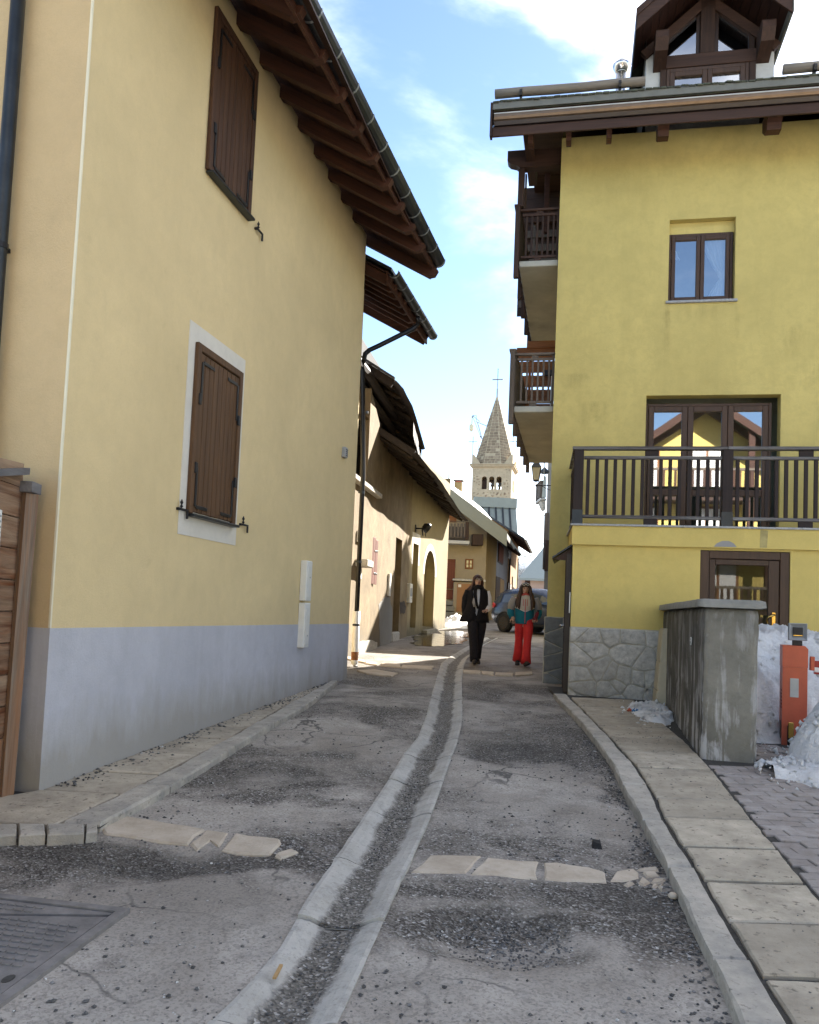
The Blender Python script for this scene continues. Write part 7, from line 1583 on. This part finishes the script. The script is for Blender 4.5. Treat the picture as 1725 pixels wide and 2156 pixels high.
def person(label, G, rz, H, legs, arms, neck, headc, headr, tz):
    o = thing('person', label, 'person', (G.x, G.y, hroad(G.x, G.y)), rz)
    V = [(0, 0, .93 * H / 1.66)]; E_ = []; Rd = [(.135, .10)]
    def ch(frm, pts, rad):
        k = frm
        for p, r in zip(pts, rad): V.append(tuple(p)); Rd.append(r); E_.append((k, len(V) - 1)); k = len(V) - 1
        return k
    t = ch(0, [(0, 0, tz[0]), (0, 0, tz[1]), (neck[0] * .5, neck[1] * .5, tz[2])], [(.125, .09), (.15, .10), (.07, .06)])
    n = ch(t, [neck, (headc[0], headc[1] + .01, headc[2] - .055), headc, (headc[0], headc[1] + .012, headc[2] + .055)], [.048, (headr * .62, headr * .72), (headr * .80, headr * .95), (headr * .68, headr * .8)])
    for lg in legs: ch(0, lg, [.085, .06, .045, .04])
    for am_ in arms: ch(t - 1, am_, [.052, .042, .034, .026])
    skinned('body', V, E_, Rd, M['skin'], o)
    return o
def shoe(parent, p, d, L=.26, m_=None):
    p, d = Vector(p), Vector(d).normalized(); mb = MB(); mb.smooth = True
    mb.tube([p - d * .09 + Vector((0, 0, .045)), p - d * .03 + Vector((0, 0, .06)), p + d * .06 + Vector((0, 0, .05)), p + d * (L - .10) + Vector((0, 0, .036)), p + d * (L - .06) + Vector((0, 0, .028))], [(.032, .042), (.042, .058), (.045, .046), (.042, .034), (.018, .02)], 12)
    mb.build('shoe', m_ or M['boot'], parent)

# --- woman in a long black sleeveless coat
Gw = ground(1001, 1398); a = person('woman in long black sleeveless coat, black scarf and white sleeves walking beside the drain', Gw, R(4), 1.66,
    [[(-.08, 0, .80), (-.075, -.12, .48), (-.055, -.19, .10), (-.055, -.22, .06)], [(.08, 0, .80), (.075, .06, .48), (.055, .20, .13), (.055, .18, .09)]],
    [[(-.17, .01, 1.34), (-.22, .05, 1.10), (-.23, .02, .90), (-.225, .0, .86)], [(.18, .01, 1.34), (.245, .0, 1.09), (.17, -.17, 1.015), (.13, -.20, 1.01)]], (0, .0, 1.43), (-.01, -.01, 1.545), .098, (1.08, 1.28, 1.38))
# legs
for sx, pts, m_ in ((-1, [(-.07, .0, .92), (-.085, -.06, .72), (-.075, -.12, .50), (-.06, -.15, .28), (-.05, -.20, .06)], M['black_trouser']), (1, [(.07, .01, .92), (.085, .02, .70), (.075, .06, .50), (.06, .14, .30), (.05, .20, .11)], M['black_trouser'])):
    mb = MB(); limb(mb, pts, [(.112, .115), (.102, .108), (.086, .094), (.080, .090), (.084, .094)], 14); mb.build('trouser_leg', m_, a)
shoe(a, (-.05, -.22, .0), (-.12, -1, .12)); shoe(a, (.05, .18, .045), (.1, -1, -.45))
mb = MB(); torso(mb, [(.90, 0, 0, .15, .115), (1.05, 0, -.005, .145, .11), (1.2, 0, -.005, .155, .115), (1.32, 0, 0, .15, .10), (1.40, 0, .005, .085, .075)]); mb.build('shirt', M['white_cloth'], a)
# coat: open shell, flaring to the hem at the viewer's left
def shell(parent, name, m_, rings, gap, n=26, th=.012, sd=0):
    """open garment: ellipse arcs leaving a front opening (gap = half angle per ring, centred on -y)"""
    outer, inner = [], []
    for (z, cx, cy, rx, ry), g_ in zip(rings, gap):
        ro_, ri = [], []
        for k in range(n + 1):
            an = -math.pi / 2 + g_[0] + (2 * math.pi - g_[0] - g_[1]) * k / n; f = .010 * math.sin(an * 5 + z * 3 + sd) * (1.4 - z)
            ro_.append((cx + (rx + f) * math.cos(an), cy + (ry + f) * math.sin(an), z)); ri.append((cx + (rx + f - th) * math.cos(an), cy + (ry + f - th) * math.sin(an), z))
        outer.append(ro_ + ri[::-1])
    mb = MB(); mb.smooth = True; mb.rings(outer); return mb.build(name, m_, parent)
shell(a, 'coat', M['black_cloth'], [(.775, -.055, .03, .285, .18), (.86, -.045, .02, .265, .17), (.98, -.02, .01, .225, .155), (1.12, 0, 0, .205, .15), (1.26, 0, 0, .205, .145), (1.36, 0, .005, .20, .12), (1.41, 0, .01, .13, .10), (1.44, 0, .01, .085, .08)],
      [(.03, .10), (.03, .10), (.03, .12), (.05, .35), (.10, .55), (.12, .60), (.2, .6), (.3, .6)])
mb = MB(); limb(mb, [(.165, .01, 1.36), (.20, .0, 1.24), (.222, -.01, 1.09), (.215, -.05, 1.06), (.185, -.13, 1.03), (.155, -.19, 1.01)], [(.06, .07), (.065, .065), (.056, .056), (.056, .056), (.047, .047), (.036, .036)]); mb.build('sleeve', M['white_cloth'], a)
mb = MB(); limb(mb, [(-.18, .01, 1.36), (-.225, .04, 1.22), (-.235, .05, 1.05), (-.235, .03, .92)], [(.06, .07), (.065, .07), (.06, .06), (.045, .045)]); mb.build('sleeve', M['black_cloth'], a)
hand(a, (.15, -.20, 1.005), (-.8, -.5, -.05), 1, .8); hand(a, (-.235, .02, .90), (0, -.15, -1), -1, .6)
mb = MB(); mb.smooth = True; mb.tube([(.085 * math.cos(t) - .005, .085 * math.sin(t) - .0, 1.425 + .012 * math.sin(3 * t)) for t in [2 * math.pi * k / 18 for k in range(19)]], [(.034, .040)] * 19, 9); mb.build('scarf', M['black_cloth'], a)
mb = MB(); limb(mb, [(-.06, -.095, 1.40), (-.07, -.125, 1.3), (-.05, -.14, 1.15), (-.01, -.15, 1.03)], [(.03, .012), (.035, .014), (.03, .012), (.02, .01)]); mb.build('bag_strap', M['black_cloth'], a)
mb = MB(); limb(mb, [(-.085, -.13, 1.22), (-.09, -.14, 1.14), (-.075, -.145, 1.06)], [(.02, .01), (.03, .012), (.02, .01)]); mb.build('bag', M['grey_cloth'], a)
hc = Vector((-.01, -.015, 1.545))
face(a, hc, .094, (.10, -1, .16), M['hair_red'], (0, M['zinc'], glass('spectacle', .25, trans=.95)))
mb = MB(); torso(mb, [(1.44, -.015, .055, .075, .05), (1.52, -.012, .050, .092, .072), (1.58, -.01, .040, .098, .088), (1.615, -.01, .028, .090, .090), (1.655, -.01, .020, .055, .062), (1.668, -.01, .018, .012, .015)], 18); mb.build('hair', M['hair_red'], a)
for sg, pts in ((-1, [(-.04, -.055, 1.625), (-.082, -.03, 1.58), (-.098, -.01, 1.50), (-.12, .0, 1.43), (-.16, -.02, 1.36), (-.19, -.03, 1.30)]), (1, [(.02, -.055, 1.625), (.064, -.03, 1.58), (.078, .0, 1.50), (.08, .02, 1.44), (.085, .04, 1.38)]), (-1, [(-.08, .02, 1.56), (-.11, .03, 1.46), (-.17, .02, 1.40), (-.215, .0, 1.375)])):
    mb = MB(); limb(mb, pts, [(.02, .03)] + [(.026, .04)] * (len(pts) - 2) + [(.008, .012)], 8); mb.build('hair_lock', M['hair_red'], a)

# --- girl in teal and beige ski jacket, red trousers
Gg = ground(1101, 1402); b = person('girl in beige and teal ski jacket and bright red trousers walking on the right', Gg, R(-3), 1.56,
    [[(-.075, 0, .76), (-.08, .08, .46), (-.085, .18, .13), (-.085, .16, .09)], [(.075, 0, .76), (.058, -.13, .45), (.035, -.22, .10), (.035, -.25, .06)]],
    [[(-.18, .01, 1.24), (-.245, .03, 1.02), (-.215, -.06, .86), (-.20, -.08, .84)], [(.18, .01, 1.24), (.25, .02, 1.02), (.20, -.12, .87), (.17, -.15, .85)]], (0, -.01, 1.32), (.0, -.035, 1.43), .094, (1.02, 1.20, 1.28))
for pts in ([(-.065, .0, .88), (-.078, .04, .68), (-.080, .08, .47), (-.082, .14, .26), (-.085, .19, .08)], [(.07, .0, .88), (.072, -.07, .67), (.058, -.13, .46), (.042, -.17, .24), (.035, -.22, .05)]):
    mb = MB(); limb(mb, pts, [(.108, .115), (.090, .098), (.074, .082), (.080, .088), (.098, .112)], 14); mb.build('trouser_leg', M['red_trouser'], b)
shoe(b, (-.085, .17, .03), (-.1, -1, -.35)); shoe(b, (.035, -.25, .0), (.15, -1, .15))
CHV = lambda an: .085 * abs(math.cos(an))
def banded(name, m_, zlo, zhi, rings_, off=0):
    """jacket band between two heights that rise towards the sides like a chevron"""
    n = 28; out = []
    for t in (0, .2, .4, .6, .8, 1):
        ring = []
        for k in range(n):
            an = 2 * math.pi * k / n; z0 = zlo(an); z1 = zhi(an); z = z0 + (z1 - z0) * t; cx, cy, rx, ry = lerp_tab(rings_, z); f = .008 * math.sin(an * 4 + z * 20)
            ring.append((cx + (rx + f + off) * math.cos(an), cy + (ry + f + off) * math.sin(an), z))
        out.append(ring)
    mb = MB(); mb.smooth = True; mb.rings(out); return mb.build(name, m_, b)
JK = [(.74, 0, .0, .175, .135), (.85, 0, 0, .178, .138), (1.0, 0, 0, .172, .135), (1.12, 0, 0, .182, .138), (1.22, 0, .005, .188, .13), (1.28, 0, .01, .14, .11), (1.34, 0, .0, .085, .085)]
mid = lambda an: 1.0 + .075 * abs(math.cos(an))
banded('jacket', M['teal_cloth'], lambda an: .775, mid, JK); banded('jacket_yoke', M['beige_cloth'], lambda an: mid(an) + .002, lambda an: 1.335, JK, .002); banded('piping', M['white_cloth'], lambda an: mid(an) - .006, lambda an: mid(an) + .008, JK, .006)
for pts in ([(-.185, .01, 1.255), (-.235, .025, 1.14), (-.255, .03, 1.02)], [(.185, .01, 1.255), (.24, .02, 1.14), (.262, .02, 1.02)]):
    mb = MB(); limb(mb, pts, [(.068, .078), (.074, .074), (.066, .066)]); mb.build('sleeve', M['grey_cloth'], b)
for pts in ([(-.254, .03, 1.04), (-.255, .02, .97), (-.232, -.05, .885)], [(.262, .02, 1.04), (.262, .01, .97), (.215, -.10, .885)]):
    mb = MB(); limb(mb, pts, [(.068, .068), (.068, .068), (.050, .050)]); mb.build('sleeve', M['teal_cloth'], b)
hand(b, (-.225, -.065, .875), (.25, -.55, -.8), -1, .8); hand(b, (.205, -.115, .872), (-.55, -.75, -.2), 1, .9)
for x in (-.045, .03): bx('zip_pocket', M['coral_cloth'], b, x, x + .009, -.150, -.136, 1.11, 1.235, b=.002)
bx('zip', M['coral_cloth'], b, -.008, .004, -.156, -.140, .79, 1.24, b=.002)
mb = MB(); mb.smooth = True; mb.tube([(.072 * math.cos(t), .068 * math.sin(t) - .01, 1.315 + .01 * math.sin(3 * t)) for t in [2 * math.pi * k / 16 for k in range(17)]], [(.026, .032)] * 17, 8); mb.build('neck_warmer', M['coral_cloth'], b)
hc = Vector((0, -.04, 1.43)); face(b, hc, .09, (.03, -1, -.20), M['hair'])
mb = MB(); torso(mb, [(1.30, 0, .055, .09, .05), (1.40, 0, .04, .092, .066), (1.455, 0, .018, .096, .086), (1.50, 0, .002, .088, .088), (1.54, 0, -.004, .054, .06), (1.556, 0, -.006, .012, .015)], 18); mb.build('hair', M['hair'], b)
for pts in ([(-.035, -.075, 1.51), (-.082, -.05, 1.45), (-.095, -.06, 1.36), (-.115, -.10, 1.25), (-.125, -.135, 1.12), (-.11, -.14, 1.04)], [(.035, -.075, 1.51), (.082, -.05, 1.45), (.095, -.06, 1.36), (.12, -.10, 1.25), (.13, -.135, 1.12), (.115, -.14, 1.03)], [(-.08, .0, 1.44), (-.12, -.03, 1.3), (-.155, -.07, 1.17), (-.16, -.09, 1.07)], [(.08, .0, 1.44), (.125, -.03, 1.3), (.16, -.07, 1.17), (.165, -.09, 1.08)]):
    mb = MB(); limb(mb, pts, [(.022, .03)] + [(.034, .03)] * (len(pts) - 2) + [(.008, .01)], 8); mb.build('hair_lock', M['hair'], b)
mb = MB(); mb.smooth = True; mb.tube([(.093 * math.cos(t), .088 * math.sin(t) - .01, 1.485 + .012 * math.sin(t)) for t in [math.pi + math.pi * k / 10 for k in range(11)]], [(.018, .006)] * 11, 6); mb.build('headband', M['boot'], b)
sg_ = bpy.data.objects.new('sunglasses', None); COL.objects.link(sg_); sg_.parent = b
for s in (-1, 1):
    mb = MB(); mb.smooth = True; cc = Vector((s * .034, -.108, 1.512)); mb.tube([cc + Vector((.027 * math.cos(t), .012 * abs(s * math.cos(t)) * .3, .017 * math.sin(t))) for t in [2 * math.pi * i / 12 for i in range(13)]], .006, 6); mb.build('rim', M['white_paint'], sg_)
    MB().add([cc + Vector((.025 * math.cos(t), -.002, .015 * math.sin(t))) for t in [2 * math.pi * i / 12 for i in range(12)]], [list(range(12))]).build('lens', M['car_glass'], sg_)
MB().tube([(-.012, -.112, 1.512), (.012, -.112, 1.512)], .005, 5).build('bridge', M['white_paint'], sg_)
bt = thing('bottle', 'dark red drink bottle held by the girl in red trousers', 'bottle', b.location + Vector((.165, -.175, .83)), 0)
bt.rotation_euler = (R(-8), R(18), 0); mb = MB(); mb.smooth = True; mb.lathe([(0, 0), (.032, .004), (.034, .02), (.034, .15), (.026, .18), (.018, .19)], 14); mb.build('flask', plain('maroon', (.16, .012, .025), .3, .2, .1), bt); mb = MB(); mb.smooth = True; mb.lathe([(.021, .191), (.021, .225), (.0, .23)], 12); mb.build('cap', M['black_metal'], bt)
